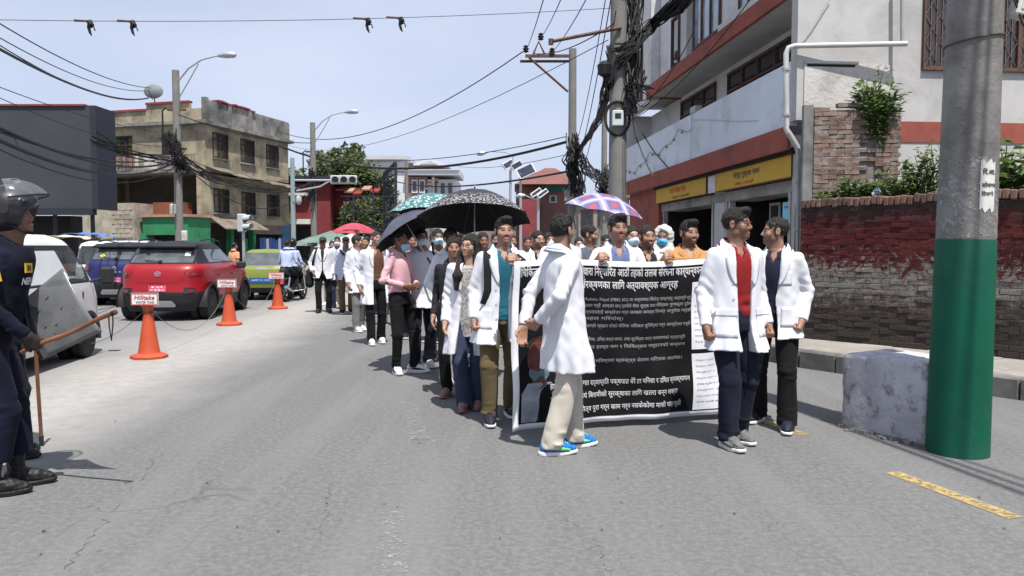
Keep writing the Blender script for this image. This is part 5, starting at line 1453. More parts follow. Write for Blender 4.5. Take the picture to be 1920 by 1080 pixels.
   t1 = tb + nrm(f * .8 + side * .65 + nrm_p * .25) * .045; t2 = t1 + nrm(f * .9 + side * .1 + nrm_p * (.3 + fr_[0] * .4)) * .035
   F.cone(w + f * .01, tb, .02, .016, .02); F.cone(tb, t1, .0145, .0115, .012); F.cone(t1, t2, .0115, .0095, .005)
   V, Q = F.mesh(); C = np.tile(sk if gloves is None else np.array(gloves), (len(V), 1)) * (.93 + .07 * np.sin(V[:, [0]] * 90)); push(V, Q, C)
  r = np.random.default_rng(s.seed + 5); jw = r.uniform(.88, 1.10); nl = r.uniform(.88, 1.08); sk = sk * r.uniform(.86, 1.14)
  h = s.hh; M = s.HM
  lo, hi = s.hc0 - .165, s.hc0 + .15; lo[2] = s.neck[2] - .085
  F = Field(lo, hi, h)
  T = lambda x, y, z: s.hc0 + M @ V3(x, y, z)
  F.ball(T(0, .014, .032), (.0755, .097, .083), .02, M=M)
  F.ball(T(0, -.028, -.042), (.058 * jw, .064, .073), .035, M=M)
  F.ball(T(0, -.070, -.098), .021, .03)
  for q in (1, -1):
   F.ball(T(q * .046 * jw, -.008, -.068), .021, .03); F.ball(T(q * .042, -.058, -.03), .024, .025)
  F.cone(s.neck + V3(0, .012, -.06), T(0, .018, -.06), .060, .053, .03); F.cone(s.neck + V3(0, -.02, -.075), T(0, -.01, -.07), .055, .045, .03)
  if face:
   F.cone(T(.036, -.074, .019), T(-.036, -.074, .019), .013, .013, .012)
   for q in (1, -1): F.ball(T(q * .031, -.099, -.003), (.019, .014, .0125), .010, 's', M)
   for q in (1, -1): F.ball(T(q * .031, -.0745, -.003), .0128, .002)
   for q in (1, -1): F.cone(T(q * .016, -.0865, .0045), T(q * .046, -.078, .003), .0042, .0042, .003)
   F.cone(T(0, -.084, .012), T(0, -.1015 * nl, -.033), .0072, .0102, .012)
   for q in (1, -1): F.ball(T(q * .0115, -.094, -.039), .0078, .008)
   F.cone(T(.019, -.0865, -.0655), T(-.019, -.0865, -.0655), .0062, .0062, .006); F.cone(T(.014, -.0875, -.0755), T(-.014, -.0875, -.0755), .0072, .0072, .006)
   F.cone(T(.020, -.0965, -.0705), T(-.020, -.0965, -.0705), .0022, .0022, .004, 's')
  for q in (1, -1):
   F.ball(T(q * .079, .012, -.006), (.0095, .021, .033), .006, M=M)
   F.ball(T(q * .087, .006, -.003), (.006, .011, .02), .004, 's', M)
  V, Q = F.mesh()
  L = (V - s.hc0) @ M
  V = s.hsc(V)
  C = np.tile(sk, (len(V), 1)); x, y, z = L[:, 0], L[:, 1], L[:, 2]; ax = np.abs(x)
  def blend(mask, col, C): m = np.clip(mask, 0, 1)[:, None]; return C * (1 - m) + np.array(col) * m
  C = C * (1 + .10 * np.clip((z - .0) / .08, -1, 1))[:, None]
  sm_ = lambda v, a, b: np.clip((v - a) / (b - a), 0, 1)
  if fade: C = blend(fade * sm_(z, -.062, -.02) * sm_(y, -.03, .0) * ~((ax > .078) & (np.abs(z + .006) < .036)), (.014, .011, .010), C)
  if face:
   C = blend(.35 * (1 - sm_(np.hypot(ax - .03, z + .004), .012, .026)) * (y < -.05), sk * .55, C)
   C = blend((1 - sm_(np.abs(z + .0705), .008, .012)) * (1 - sm_(ax, .019, .025)) * (y < -.075), lips, C)
   if beard > 0:
    jaw = sm_(-z, .048, .066) * sm_(.045 - y, 0, .03); jaw = np.maximum(jaw, (1 - sm_(np.abs(ax - .062), .0, .02)) * (z < .0) * (y < .01) * (y > -.05))
    lipm = (np.abs(z + .071) < .0085) & (ax < .02) & (y < -.08); jaw = jaw * ~lipm * (z > -.145)
    C = blend(beard * .8 * jaw, (.018, .013, .011), C)
   if stache > 0:
    C = blend(stache * (1 - sm_(np.abs(z + .0555 + .12 * np.maximum(0, ax - .014)), .0055, .0085)) * (1 - sm_(ax, .028, .034)) * (y < -.074), (.010, .008, .007), C)
   if brow > 0:
    C = blend(brow * (1 - sm_(np.abs(z - .0235 + .18 * np.maximum(0, ax - .035)), .0038, .0075)) * sm_(ax, .009, .013) * (1 - sm_(ax, .05, .056)) * (y < -.055), (.012, .009, .008), C)
   for q in (1, -1):
    e_ = np.sqrt((x - q * .031) ** 2 + (y + .0745) ** 2 + (z + .003) ** 2)
    onb = (e_ < .0150) & (y < -.078) & (np.abs(z + .003) < .0048) & (np.abs(x - q * .031) < .0135)
    C[onb] = (.27, .235, .21)  # eye whites kept dim, with the shade on the eyes in the colour
    C[onb & (np.hypot(x - q * .031, z + .002) < .0065)] = (.012, .008, .006)
    lid = (np.abs(z - .0045) < .0028) & (np.abs(x - q * .031) < .016) & (y < -.07); C[lid] = sk * .25
  push(V, Q, C)
  o = np_obj("body", np.concatenate(Vs), np.concatenate(Qs), M_skin, s.e, True, np.concatenate(Cs))
  s.bodyobj = o
  return s
 def hair(s, style='short', m=None, vol=.012, hairline=.058, seed=0):
  M, h = s.HM, s.hh * 1.1; T = lambda x, y, z: s.hc0 + M @ V3(x, y, z)
  lo, hi = s.hc0 - .16, s.hc0 + .16
  if style == 'long': lo = lo - V3(.03, .06, .34)
  F = Field(lo, hi, h)
  nz = waves(s.seed + 90, 7, .04); nz2 = waves(s.seed + 91, 8, .016, (1.3, 1.3, .6))
  c, r = T(0, .017, .034), V3(.0760 + vol * .2, .098 + vol * .4, .083 + vol * .95)
  def sk(X, Y, Z): return f_ell(X, Y, Z, c, r, M) - .0022 * nz(X, Y, Z) - .0024 * nz2(X, Y, Z)
  F.put(sk, lo, hi)
  if style == 'quiff': F.ball(T(.012, -.066, .102), (.050, .036, .030), .035, M=M)
  F.ball(T(0, -.118, -.045), (.071, .082, hairline + .052), .014, 's', M)
  F.ball(T(0, -.06, -.10), (.13, .095, .085), .01, 's', M)
  def below(X, Y, Z):
   p = [X - s.hc0[0], Y - s.hc0[1], Z - s.hc0[2]]; ly = M[0][1] * p[0] + M[1][1] * p[1] + M[2][1] * p[2]; lz = M[0][2] * p[0] + M[1][2] * p[1] + M[2][2] * p[2]
   return np.maximum((-.040 if style != 'long' else -.3) - lz, (.002 - lz) - np.clip(ly * 4 - .03, 0, .2))
  F.put(below, lo, hi, op='i')
  if style == 'long':
   for q in (1, -1):
    F.cone(T(q * .072, -.0, .03), T(q * .085, .01, -.08), .03, .036, .03)
    p = s.tor(V3(q * .10, -.115, 1.30)); F.cone(T(q * .085, .01, -.08), p, .036, .045, .03); F.cone(p, s.tor(V3(q * .105, -.135, 1.17)), .045, .022, .03)
   F.cone(T(0, .07, -.02), s.tor(V3(0, .13, 1.3)), .075, .05, .04)
   fold = waves(s.seed + 3, 6, .022, (1.6, 1.6, .12)); F.put(lambda X, Y, Z: .004 * fold(X, Y, Z), lo, hi, op='+')
  V, Q = F.mesh()
  if s.lod < 2 and len(V):
   rg_ = np.random.default_rng(s.seed + 7); k_ = rg_.integers(0, len(V), 1500 if s.lod == 0 else 500)
   Pn = V[k_]; Nn = Pn - (s.hc0 + M @ V3(0, .02, .0)); Nn /= np.linalg.norm(Nn, axis=1)[:, None] + 1e-9
   fl = (M @ V3(.25 * rg_.normal(), -.35 if style == 'quiff' else .3, -.25)); D = Nn * .42 + fl * .9 + rg_.normal(size=Nn.shape) * .26; D /= np.linalg.norm(D, axis=1)[:, None]
   Sd = np.cross(D, Nn + .01); Sd /= np.linalg.norm(Sd, axis=1)[:, None] + 1e-9; Lh = rg_.uniform(.008, .018, (len(k_), 1))
   b0 = Pn - Nn * .004; n0 = len(V); add = np.stack([b0 - Sd * .0022, b0 + Sd * .0022, b0 + D * Lh + Sd * .0006, b0 + D * Lh - Sd * .0006], 1).reshape(-1, 3)
   V = np.concatenate([V, add]); Q = np.concatenate([Q, n0 + np.arange(len(add)).reshape(-1, 4)])
  s.hairobj = np_obj("hair", s.hsc(V), Q, m or M_hair, s.e)
  return s
 def cap(s, m):
  M = s.HM; T = lambda x, y, z: s.hc0 + M @ V3(x, y, z)
  F = Field(s.hc0 - .2, s.hc0 + .18, s.hh * 1.3)
  c = T(0, .012, .045); F.put(lambda X, Y, Z: f_ell(X, Y, Z, c, V3(.089, .112, .082), M), s.hc0 - .2, s.hc0 + .18)
  def cut(X, Y, Z):
   p = [X - s.hc0[0], Y - s.hc0[1], Z - s.hc0[2]]; lz = M[0][2] * p[0] + M[1][2] * p[1] + M[2][2] * p[2]; return .04 - lz
  F.put(cut, s.hc0 - .2, s.hc0 + .18, op='i'); F.ball(T(0, -.12, .045), (.072, .075, .009), .006, M=M)
  V, Q = F.mesh(); np_obj("cap", s.hsc(V), Q, m, s.e); return s
 def mask(s, m=None, drop=0.):
  M = s.HM; T = lambda x, y, z: s.hc0 + M @ V3(x, y, z); F = Field(s.hc0 - .17, s.hc0 + .15, s.hh)
  a, b = s.hc0 - .17, s.hc0 + .15
  F.ball(T(0, -.045, -.055 - drop), (.069, .073, .06), .02, M=M); F.cone(T(0, -.085, -.02 - drop), T(0, -.118, -.045 - drop), .012, .012, .03)
  fold = lambda X, Y, Z: .0022 * np.sin((Z - s.hc0[2]) * 380)
  F.put(lambda X, Y, Z: fold(X, Y, Z) + 0 * X + 0 * Y, a, b, op='+')
  def cut(X, Y, Z):
   p = [X - s.hc0[0], Y - s.hc0[1], Z - s.hc0[2]]
   ly = M[0][1] * p[0] + M[1][1] * p[1] + M[2][1] * p[2]; lz = M[0][2] * p[0] + M[1][2] * p[1] + M[2][2] * p[2]
   return np.maximum(np.maximum(ly + .035, lz + .018 + drop), -lz - .112 - drop)
  F.put(cut, a, b, op='i'); V, Q = F.mesh(); T = lambda x, y, z: s.hsc(s.hc0 + M @ V3(x, y, z)); o = np_obj("face_mask", s.hsc(V), Q, m or M_mask, s.e)
  lp = MB()
  for q in (1, -1):
   for z in (-.03, -.085): lp.tube([T(q * .058, -.045, z - drop), T(q * .078, -.012, z * .5 - drop * .5), T(q * .086, .02, -.01)], .0016, 4)
  lp.build("ear_loop", M_shoesole, o); return s
 def glasses(s, m=None, dark=False):
  M = s.HM; T = lambda x, y, z: Vector(s.hsc(s.hc0 + M @ V3(x, y, z))); g = MB()
  o = None
  for q in (1, -1):
   g.tube([T(q * .032 + .023 * math.cos(t), -.101 + .006 * abs(math.cos(t)), -.004 + .017 * math.sin(t)) for t in np.linspace(0, 6.283, 17)], .0018, 5, False)
   g.tube([T(q * .055, -.094, .0), T(q * .074, -.05, .002), T(q * .083, .005, .004), T(q * .083, .02, -.008)], .0017, 4)
  g.tube([T(-.009, -.102, .0), T(0, -.104, .002), T(.009, -.102, .0)], .0017, 4)
  o = g.build("spectacles", m or M_specs, s.e)
  if dark:
   for q in (1, -1):
    MB().add([T(q * .032 + .022 * math.cos(t), -.1005 + .006 * abs(math.cos(t)), -.004 + .016 * math.sin(t)) for t in np.linspace(0, 6.1, 14)], [tuple(range(14))]).build("lens", M_specs, o)
  return s
 # clothes
 def trousers(s, m, flare=0., hem=.055, slack=0., top=.985, off=.014, name="trousers"):
  pts = np.array([*s.ankle, *s.knee, *s.hip]); lo, hi = pts.min(0) - .16, pts.max(0) + .16; lo[2] = hem - .03; hi[2] = top + .04
  lo[0] = min(lo[0], -.22 + s.hs[0]); hi[0] = max(hi[0], .22 + s.hs[0]); lo[1] = min(lo[1], -.2); hi[1] = max(hi[1], .2)
  F = Field(lo, hi, s.hc)
  tf = s.torso_fn(off)
  F.put(lambda X, Y, Z: np.maximum(tf(X, Y, Z), np.maximum(.84 - Z, Z - top)), (lo[0], lo[1], .80), (hi[0], hi[1], top + .02))
  b = s.bulk
  for i in (0, 1):
   F.cone(s.hip[i], s.knee[i], (.094 + slack * .3) * b, .068 + slack, .035)
   F.cone(s.knee[i], s.ankle[i] - V3(0, 0, .02), .068 + slack, .056 + slack + flare, .015)
  f1 = waves(s.seed + 21, 6, .16, (1.2, 1.2, .35)); f2 = waves(s.seed + 22, 5, .075, (.45, .45, 1.3))
  kz = (s.knee[0][2] + s.knee[1][2]) / 2
  def disp(X, Y, Z):
   low = np.clip((.26 - Z) / .2, 0, 1); kn = np.exp(-((Z - kz) / .09) ** 2); cr = np.exp(-((Z - .84) / .06) ** 2)
   w2 = f2(X, Y, Z); w2 = w2 * np.abs(w2) * .7
   return -(.0042 * f1(X, Y, Z) + (.0065 * low + .0035 * kn + .003 * cr) * w2)
  F.put(disp, lo, hi, op='+')
  F.put(lambda X, Y, Z: (hem - Z) + 0 * X + 0 * Y, lo, hi, op='i')
  V, Q = F.mesh(); s.trou = np_obj(name, V, Q, m, s.e); return s
 def arm_cones(s, F, off, i, ends=True, short=False, k=.03, fold=None):
  sh, e, w = s.sh[i], s.elb[i], s.wri[i]
  b = .9 + .1 * s.bulk
  if short:
   t = .62; F.cone(sh, sh + (e - sh) * t, (.048 * b + off), .050 + off, k, end=0); return
  F.cone(sh, e, .044 * b + off, .036 + off, k)
  F.cone(e, w, .036 + off, .029 + off * 1.15, .012, end=-.004)
 def shirt(s, m, sleeves='long', collar=True, hem=.94, off=.008, tuck=True, name="shirt", arms=True, throat=True):
  pts = np.array([*s.sh, *s.elb, *s.wri, s.neck]); lo, hi = pts.min(0) - .12, pts.max(0) + .12
  lo = np.minimum(lo, V3(-.24 + min(0, s.hs[0]), -.22 + min(0, s.hs[1]), hem - .03)); hi = np.maximum(hi, V3(.24 + max(0, s.hs[0]), .2 + max(0, s.hs[1]), 0)); hi[2] = max(s.neck[2] + .06, hi[2])
  F = Field(lo, hi, s.hc)
  f1 = waves(s.seed + 31, 6, .14, (1, 1, .5)); f2 = waves(s.seed + 32, 6, .065, (.6, .6, 1.3))
  tf = s.torso_fn(off)
  ztop = s.neck[2] + .004; sl = .75
  F.put(lambda X, Y, Z: np.maximum(tf(X, Y, Z) - .004 * f1(X, Y, Z) - .004 * np.exp(-((Z - hem - .08) / .08) ** 2) * f2(X, Y, Z), np.maximum(hem - Z, (Z - ztop - sl * np.clip(Y - s.neck[1] - .02, -.11, .02)))), lo, hi)
  if arms and s.nocoat:
   for i in (0, 1): s.arm_cones(F, off * .7, i, short=(sleeves == 'short'))
   F.put(lambda X, Y, Z: -.0045 * f2(X, Y, Z) * np.abs(f2(X, Y, Z)) * .7 * np.clip(np.abs(X) * 7 - .8, 0, 1), lo, hi, op='+')
  if collar and throat:
   def vee(X, Y, Z): return np.maximum(np.abs(X - s.neck[0]) - np.clip((Z - s.neck[2] + .125) * .42, -.01, .05), Y - s.neck[1] + .035)
   F.put(vee, (lo[0], lo[1], s.neck[2] - .16), hi, .004, 's')
  V, Q = F.mesh(); s.shirtobj = np_obj(name, V, Q, m, s.e)
  if collar: s.collar(m, off + .004, reach=.044, tip=.042, drop=.03, gap=17)
  return s
 def collar(s, m, off=.012, name="collar", gap=14, drop=.034, reach=.040, r0=.061, sl=.75, rise=.012, tip=.03):
  vs, fs = [], []; n = 26; nk = s.neck
  for j, (q, dz) in enumerate([(-.10, -.022), (0., .0), (.12, .008), (.45, -.006), (1., 0)]):
   for i in range(n + 1):
    a = R(-90 + gap) + R(360 - 2 * gap) * i / n
    fr = max(0, -math.sin(a)); sd = abs(math.cos(a))
    base = r0 + off * .35
    zin = nk[2] + .004 + rise + sl * max(-.11, min(.02, math.sin(a) * base - .01))
    rr_ = base + max(0, q) * (reach + tip * .25 * fr ** 6) + (q < 0) * -.004
    z = zin + dz - max(0, q) * (drop * (.75 + .5 * sd) + tip * fr ** 6)
    vs.append((nk[0] + math.cos(a) * rr_ * 1.05, nk[1] + .004 + math.sin(a) * rr_ * (1 + .10 * fr), z))
  for j in range(4):
   for i in range(n): k = j * (n + 1) + i; fs.append((k, k + 1, k + n + 2, k + n + 1))
  o = obj_from(name, vs, fs, m, s.e, True)
  so = o.modifiers.new("thick", 'SOLIDIFY'); so.thickness = .003
  return o
 def coat(s, m=None, hem=.66, open_=((1.50, .062), (1.38, .055), (1.2, .03), (1.05, .012), (.9, .012), (.6, .03)), off=.018, flare=.02, sleeves='long', lapel=True, closed=False, shift=0., back=0., name="lab_coat", pockets=True, coll=True, wide=1.0, hem_tilt=0.):
  m = m or M_coat
  pts = np.array([*s.sh, *s.elb, *s.wri, s.neck, *s.knee]); lo, hi = pts.min(0) - .15, pts.max(0) + .15
  lo = np.minimum(lo, V3(-.32 + s.hs[0], -.30, 0)); hi = np.maximum(hi, V3(.32 + s.hs[0], .30, 0)); lo[2] = hem - .03; hi[2] = max(s.neck[2] + .05, s.sh[0][2] + .12, max(w[2] for w in s.wri) + .1)
  F = Field(lo, hi, s.hc)
  sw = (s.knee[0] + s.knee[1]) / 2; spread_x = max(0, abs(s.knee[0][0] - s.knee[1][0]) - .18) / 2; spread_y = abs(s.knee[0][1] - s.knee[1][1]) / 2
  zs = [hem - .05, .72, .84, .95, 1.08, 1.22, 1.32, 1.375, 1.415, 1.455, 1.50]
  A = [.185 + flare + spread_x, .178 + flare * .7 + spread_x * .6, .172 + flare * .3, .166, .156, .160, .162, .150, .120, .078, .062]
  B = [.128 + flare * .8 + spread_y * .6, .124 + flare * .5 + spread_y * .4, .122, .118, .112, .117, .113, .102, .086, .070, .062]
  if hem > .70: zs = [z for z in zs if z > hem - .06]; A = A[-len(zs):]; B = B[-len(zs):]
  A = [a * wide + .006 for a in A[:-6]] + [a * wide for a in A[-6:]]; B = [b + .010 for b in B[:-6]] + B[-6:]
  cx = ([hem - .05, .92], [sw[0] * .7 - s.hs[0] * .6, 0]); cy = ([hem - .05, .92], [sw[1] * .7, 0])
  f1 = waves(s.seed + 41, 7, .15, (1.1, 1.1, .28)); f2 = waves(s.seed + 42, 6, .09, (1, 1, .8)); ph = s.seed * 1.7
  nf = 9 + s.seed % 3
  def disp(X, Y, Z, x, y):
   th = np.arctan2(y, x); low = np.clip((1.02 - Z) / max(.15, 1.02 - hem), 0, 1.1)
   d = .0048 * f1(X, Y, Z) * (.6 + .7 * low) + .0012 * f2(X, Y, Z) + .012 * low ** 1.3 * np.sin(nf * th + ph + 1.3 * np.sin(2 * th + ph))
   wst = np.exp(-((Z - 1.06) / .10) ** 2); d = d + .002 * wst * f2(X, Y, Z)
   return d
  tf = s.torso_fn(off, zs, A, B, disp, cx, cy)
  ztop = s.neck[2] + .008
  F.put(lambda X, Y, Z: np.maximum(tf(X, Y, Z), Z - ztop - .5 * np.clip(Y - s.neck[1] - .02, -.09, .02)), lo, hi)
  if sleeves != 'none':
   G = Field(lo, hi, s.hc)
   for i in (0, 1): s.arm_cones(G, off * .75, i, short=(sleeves == 'short'), k=.02)
   for i in (0, 1):
    if sleeves == 'short': continue
    e = s.elb[i]; a = nrm(s.wri[i] - s.sh[i]); p0 = e
    def fold(X, Y, Z, e=e, a=a, i=i):
     t = (X - e[0]) * a[0] + (Y - e[1]) * a[1] + (Z - e[2]) * a[2]; rr_ = np.sqrt((X - e[0]) ** 2 + (Y - e[1]) ** 2 + (Z - e[2]) ** 2)
     w = np.exp(-(t / .13) ** 2) * (rr_ < .3); cr = (X - e[0]) * a[2] - (Z - e[2]) * a[0] + .5 * (Y - e[1])
     sn = np.sin(t * 88 + 20 * cr + 2.0 * np.sin(24 * cr + i)); return -(.0034 * w * (1 + .8 * f1(X, Y, Z)) * (np.abs(sn) * sn * .6 + .4 * sn) + .0022 * f2(X, Y, Z) * (rr_ < .32))
    G.put(fold, e - .32, e + .32, op='+')
   d = G.F; k = .045; a = F.F; hh = np.maximum(k - np.abs(a - d), 0) / k; F.F = np.minimum(a, d) - hh * hh * k * .25
  hx, hy = s.seed % 5 - 2, 0
  F.put(lambda X, Y, Z: (hem + .008 * np.sin(X * 13 + ph) + hem_tilt * X - Z) + 0 * Y, lo, hi, op='i')
  oz = [o[0] for o in open_][::-1]; ow = [o[1] for o in open_][::-1]
  tb = smooth_tab(BODY_Z, BODY_B) * s.bulk
  if not closed:
   def wedge(X, Y, Z):
    zz = Z - .95; w = np.clip(1 - zz / .45, 0, 1); ccx = s.lean[0] * zz + s.hs[0] * w + shift; ccy = s.lean[1] * zz + s.hs[1] * w
    b = np.interp(Z, TZ, tb); depth = np.where(Z > .93, ccy - b + .035, ccy + .03 + np.interp(Z, cy[0], cy[1]))
    ccx = ccx + np.interp(Z, cx[0], cx[1])
    return np.maximum(np.abs(X - ccx) - np.interp(Z, oz, ow), Y - depth)
   F.put(wedge, lo, (hi[0], hi[1], ztop + .1), .006, 's')
  V, Q = F.mesh()
  s.coatobj = np_obj(name, V, Q, m, s.e)
  s.bvh = BVHTree.FromPolygons([Vector(v) for v in V], [tuple(q) for q in Q])
  if lapel and not closed: s.lapels(m, oz, ow, shift)
  if coll: s.collar(m, off + .012, "coat_collar", gap=42, drop=.040, reach=.046, r0=.066, sl=.55, rise=.010, tip=0)
  return s
 def patch(s, name, poly, m, dirn=(0, 1, 0), y0=-.6, off=.004, par=None, thick=.003, n=6):
  d = Vector(dirn).normalized(); side = Vector((0, 0, 1)).cross(d) * -1
  vs, fs = [], []; ok = True
  for i in range(n + 1):
   for j in range(n + 1):
    u, v = i / n, j / n
    a = (Vector(poly[0]) * (1 - u) + Vector(poly[1]) * u) * (1 - v) + (Vector(poly[3]) * (1 - u) + Vector(poly[2]) * u) * v
    o = side * a.x + Vector((0, 0, a.y)) + d * y0
    hit = s.bvh.ray_cast(o, d)
    vs.append(None if hit[0] is None else hit[0] - d * off)
  good = [v for v in vs if v is not None]
  if not good: return None
  for i in range(len(vs)):
   if vs[i] is None: vs[i] = min(good, key=lambda g: abs(i - vs.index(g)))
  med = sorted(v.dot(d) for v in good)[len(good) // 2]
  vs = [v if abs(v.dot(d) - med) < .07 else v + d * (med - v.dot(d)) for v in vs]
  for i in range(n):
   for j in range(n): k = i * (n + 1) + j; fs.append((k, k + n + 1, k + n + 2, k + 1))
  o = obj_from(name, vs, fs, m, par or s.coatobj, True); md = o.modifiers.new("thick", 'SOLIDIFY'); md.thickness = thick; md.offset = 0
  return o
 def lapels(s, m, oz, ow, shift):
  zt, zb = s.neck[2] - .03, 1.16
  for q in (1, -1):
   w = lambda z: float(np.interp(z, oz, ow))
   vs, fs = [], []; nz, nw = 12, 4
   for i in range(nz + 1):
    z = zt + (zb - zt) * i / nz; t = i / nz
    wl = .070 * math.sin(math.pi * min(1, .25 + t * .75)) ** .7 * (1 if t > .18 else .62) + .006
    zz = z - .95; cxx = s.lean[0] * zz + s.hs[0] * max(0, min(1, 1 - zz / .45)) + shift
    for j in range(nw + 1):
     x = cxx + q * (w(z) - .004 + wl * j / nw * (1.0 - .0 * t))
     hit = s.bvh.ray_cast(Vector((x, -.6, z)), Vector((0, 1, 0)))
     y = hit[0].y if hit[0] is not None else s.tor(V3(0, -.12, z))[1]
     vs.append(Vector((x, y - (.006 + .004 * (j > 0)), z)))
   for i in range(nz):
    for j in range(nw): k = i * (nw + 1) + j; fs.append((k, k + 1, k + nw + 2, k + nw + 1))
   ys = [v.y for v in vs]; md_ = sorted(ys)[len(ys) // 2]
   for v in vs: v.y = max(min(v.y, md_ + .05), md_ - .06)
   o = obj_from("lapel", vs, fs, m, s.coatobj, True); md = o.modifiers.new("thick", 'SOLIDIFY'); md.thickness = .004
 def buttons(s, x, zs, m=None):
  for z in zs:
   hit = s.bvh.ray_cast(Vector((x, -.8, z)), Vector((0, 1, 0)))
   if hit[0] is not None: MB().cyl(hit[0] + Vector((0, .001, 0)), hit[0] - Vector((0, .004, 0)), .009, n=10).build("button", m or M_soff, s.coatobj)
  return s
 def pocket(s, xc, z0, z1, w, m=None, flap=False, dirn=(0, 1, 0), y0=-.6):
  m = m or M_coat
  o = s.patch("pocket", [(xc - w / 2, z0), (xc + w / 2, z0), (xc + w / 2, z1), (xc - w / 2, z1)], m, dirn, y0, .0035, thick=.003)
  if flap: s.patch("pocket_flap", [(xc - w / 2 - .006, z1 - .04), (xc + w / 2 + .006, z1 - .04), (xc + w / 2 + .006, z1 + .012), (xc - w / 2 - .006, z1 + .012)], m, dirn, y0, .006, thick=.003)
  return s
 def shoes(s, m, sole=None, style='sneaker', m2=None, sole_t=.028):
  sole = sole or M_shoesole
  for i in (0, 1):
   a, ya = s.ankle[i], s.fyaw[i]; M = rotz(ya); lift = s.flift[i]
   T = lambda x, y, z: V3(a[0], a[1], lift) + M @ V3(x, y, z); q = 1 if i == 0 else -1
   lo, hi = V3(a[0], a[1], 0) - V3(.25, .25, .01), V3(a[0], a[1], 0) + V3(.25, .25, .20 + lift)
   if style == 'boot': hi[2] += .12
   h = s.hh_hand * (1.1 if s.lod == 0 else 1)
   F = Field(lo, hi, h)
   F.cone(T(0, .045, .058), T(-q * .004, -.075, .05), .040, .041, .02); F.cone(T(-q * .004, -.075, .046), T(-q * .010, -.155, .036), .043, .030, .02)
   F.cone(T(0, -.03, .075), T(0, -.11, .05), .032, .026, .03)
   if style != 'sandal': F.cone(T(0, .015, .07), T(0, .02, .105 if style != 'boot' else .27), .043, .044 if style != 'boot' else .058, .02, end=0)
   wv = waves(s.seed + 61 + i, 6, .035); F.put(lambda X, Y, Z: -.0022 * wv(X, Y, Z), lo, hi, op='+')
   F.put(lambda X, Y, Z: (lift + sole_t - .004 - Z) + 0 * X + 0 * Y, lo, hi, op='i')
   V, Q = F.mesh(); up = np_obj("shoe" if style != 'boot' else "boot", V, Q, m, s.e)
   G = Field(lo, V3(hi[0], hi[1], lift + sole_t + .02), h)
   pa, pb, pc = T(0, .05, 0), T(-q * .004, -.08, 0), T(-q * .012, -.158, 0)
   def sol(X, Y, Z):
    d = np.minimum(f_cone(X, Y, 0 * Z, pa * V3(1, 1, 0), pb * V3(1, 1, 0), .042, .047), f_cone(X, Y, 0 * Z, pb * V3(1, 1, 0), pc * V3(1, 1, 0), .047, .034))
    t = (X - pa[0]) * (pc - pa)[0] + (Y - pa[1]) * (pc - pa)[1]; toe = np.clip(t / .0433 - .75, 0, 1) * .03
    return np.maximum(d - .004, np.maximum(lift + .001 + toe - Z, Z - lift - sole_t - toe * .5))
   G.put(sol, lo, hi); V, Q = G.mesh(); np_obj("sole", V, Q, sole, up)
   if m2 is not None:
    mbx = MB()
    for t in np.linspace(0, 1, 5): mbx.tube([Vector(T(-.02, -.05 - .06 * t, .108 - .028 * t)), Vector(T(0, -.055 - .06 * t, .116 - .03 * t)), Vector(T(.02, -.05 - .06 * t, .108 - .028 * t))], .005, 5)
    mbx.build("laces", m2, up)
    for sd in (1, -1): MB().tube([Vector(T(sd * .040, .03, .06)), Vector(T(sd * .046, -.02, .055)), Vector(T(sd * .046, -.08, .05)), Vector(T(sd * .036, -.13, .042))], [.008, .013, .012, .006], 6).build("side_panel", m2, up)
  return s
 def strap_pts(s, path, off=.012):
  out = []
  for x, z, fr_ in path:
   o = Vector((x, -.8 if fr_ else .8, z)); d = Vector((0, 1 if fr_ else -1, 0)); hit = s.bvh.ray_cast(o, d)
   y = hit[0].y if hit[0] is not None else 0.; out.append(Vector((x, y - d.y * off, z)))
  return out
def ribbon(pts, w, th, side=(1, 0, 0)):
 mb = MB(); vs = []; sd = Vector(side)
 for i, p in enumerate(pts):
  d = (pts[min(i + 1, len(pts) - 1)] - pts[max(0, i - 1)]).normalized(); s_ = (sd - d * sd.dot(d)).normalized(); n_ = d.cross(s_)
  vs += [p - s_ * w / 2 - n_ * th / 2, p + s_ * w / 2 - n_ * th / 2, p + s_ * w / 2 + n_ * th / 2, p - s_ * w / 2 + n_ * th / 2]
 fs = [(4 * i + k, 4 * i + (k + 1) % 4, 4 * i + 4 + (k + 1) % 4, 4 * i + 4 + k) for i in range(len(pts) - 1) for k in range(4)]
 return mb.add(vs, fs + [(3, 2, 1, 0), tuple(len(vs) - 4 + k for k in range(4))])
M_strap = clothmat("black_webbing", (.016, .016, .018), .2)
def hold(pos, yaw, height, px):
 Y = 6.0 + (px - 961) / 439 * .72; e = at(px, 488, Y); t = np.array([e.x - pos[0], e.y + .085 - pos[1], 1.375]); return ('ik', rotz(-R(yaw)) @ t / (height / 1.72))
def attach(P, name, label, cat, group=None):
 e = empty(name, P.e.location, P.e.rotation_euler[2], label, cat, group); e.scale = P.e.scale; return e
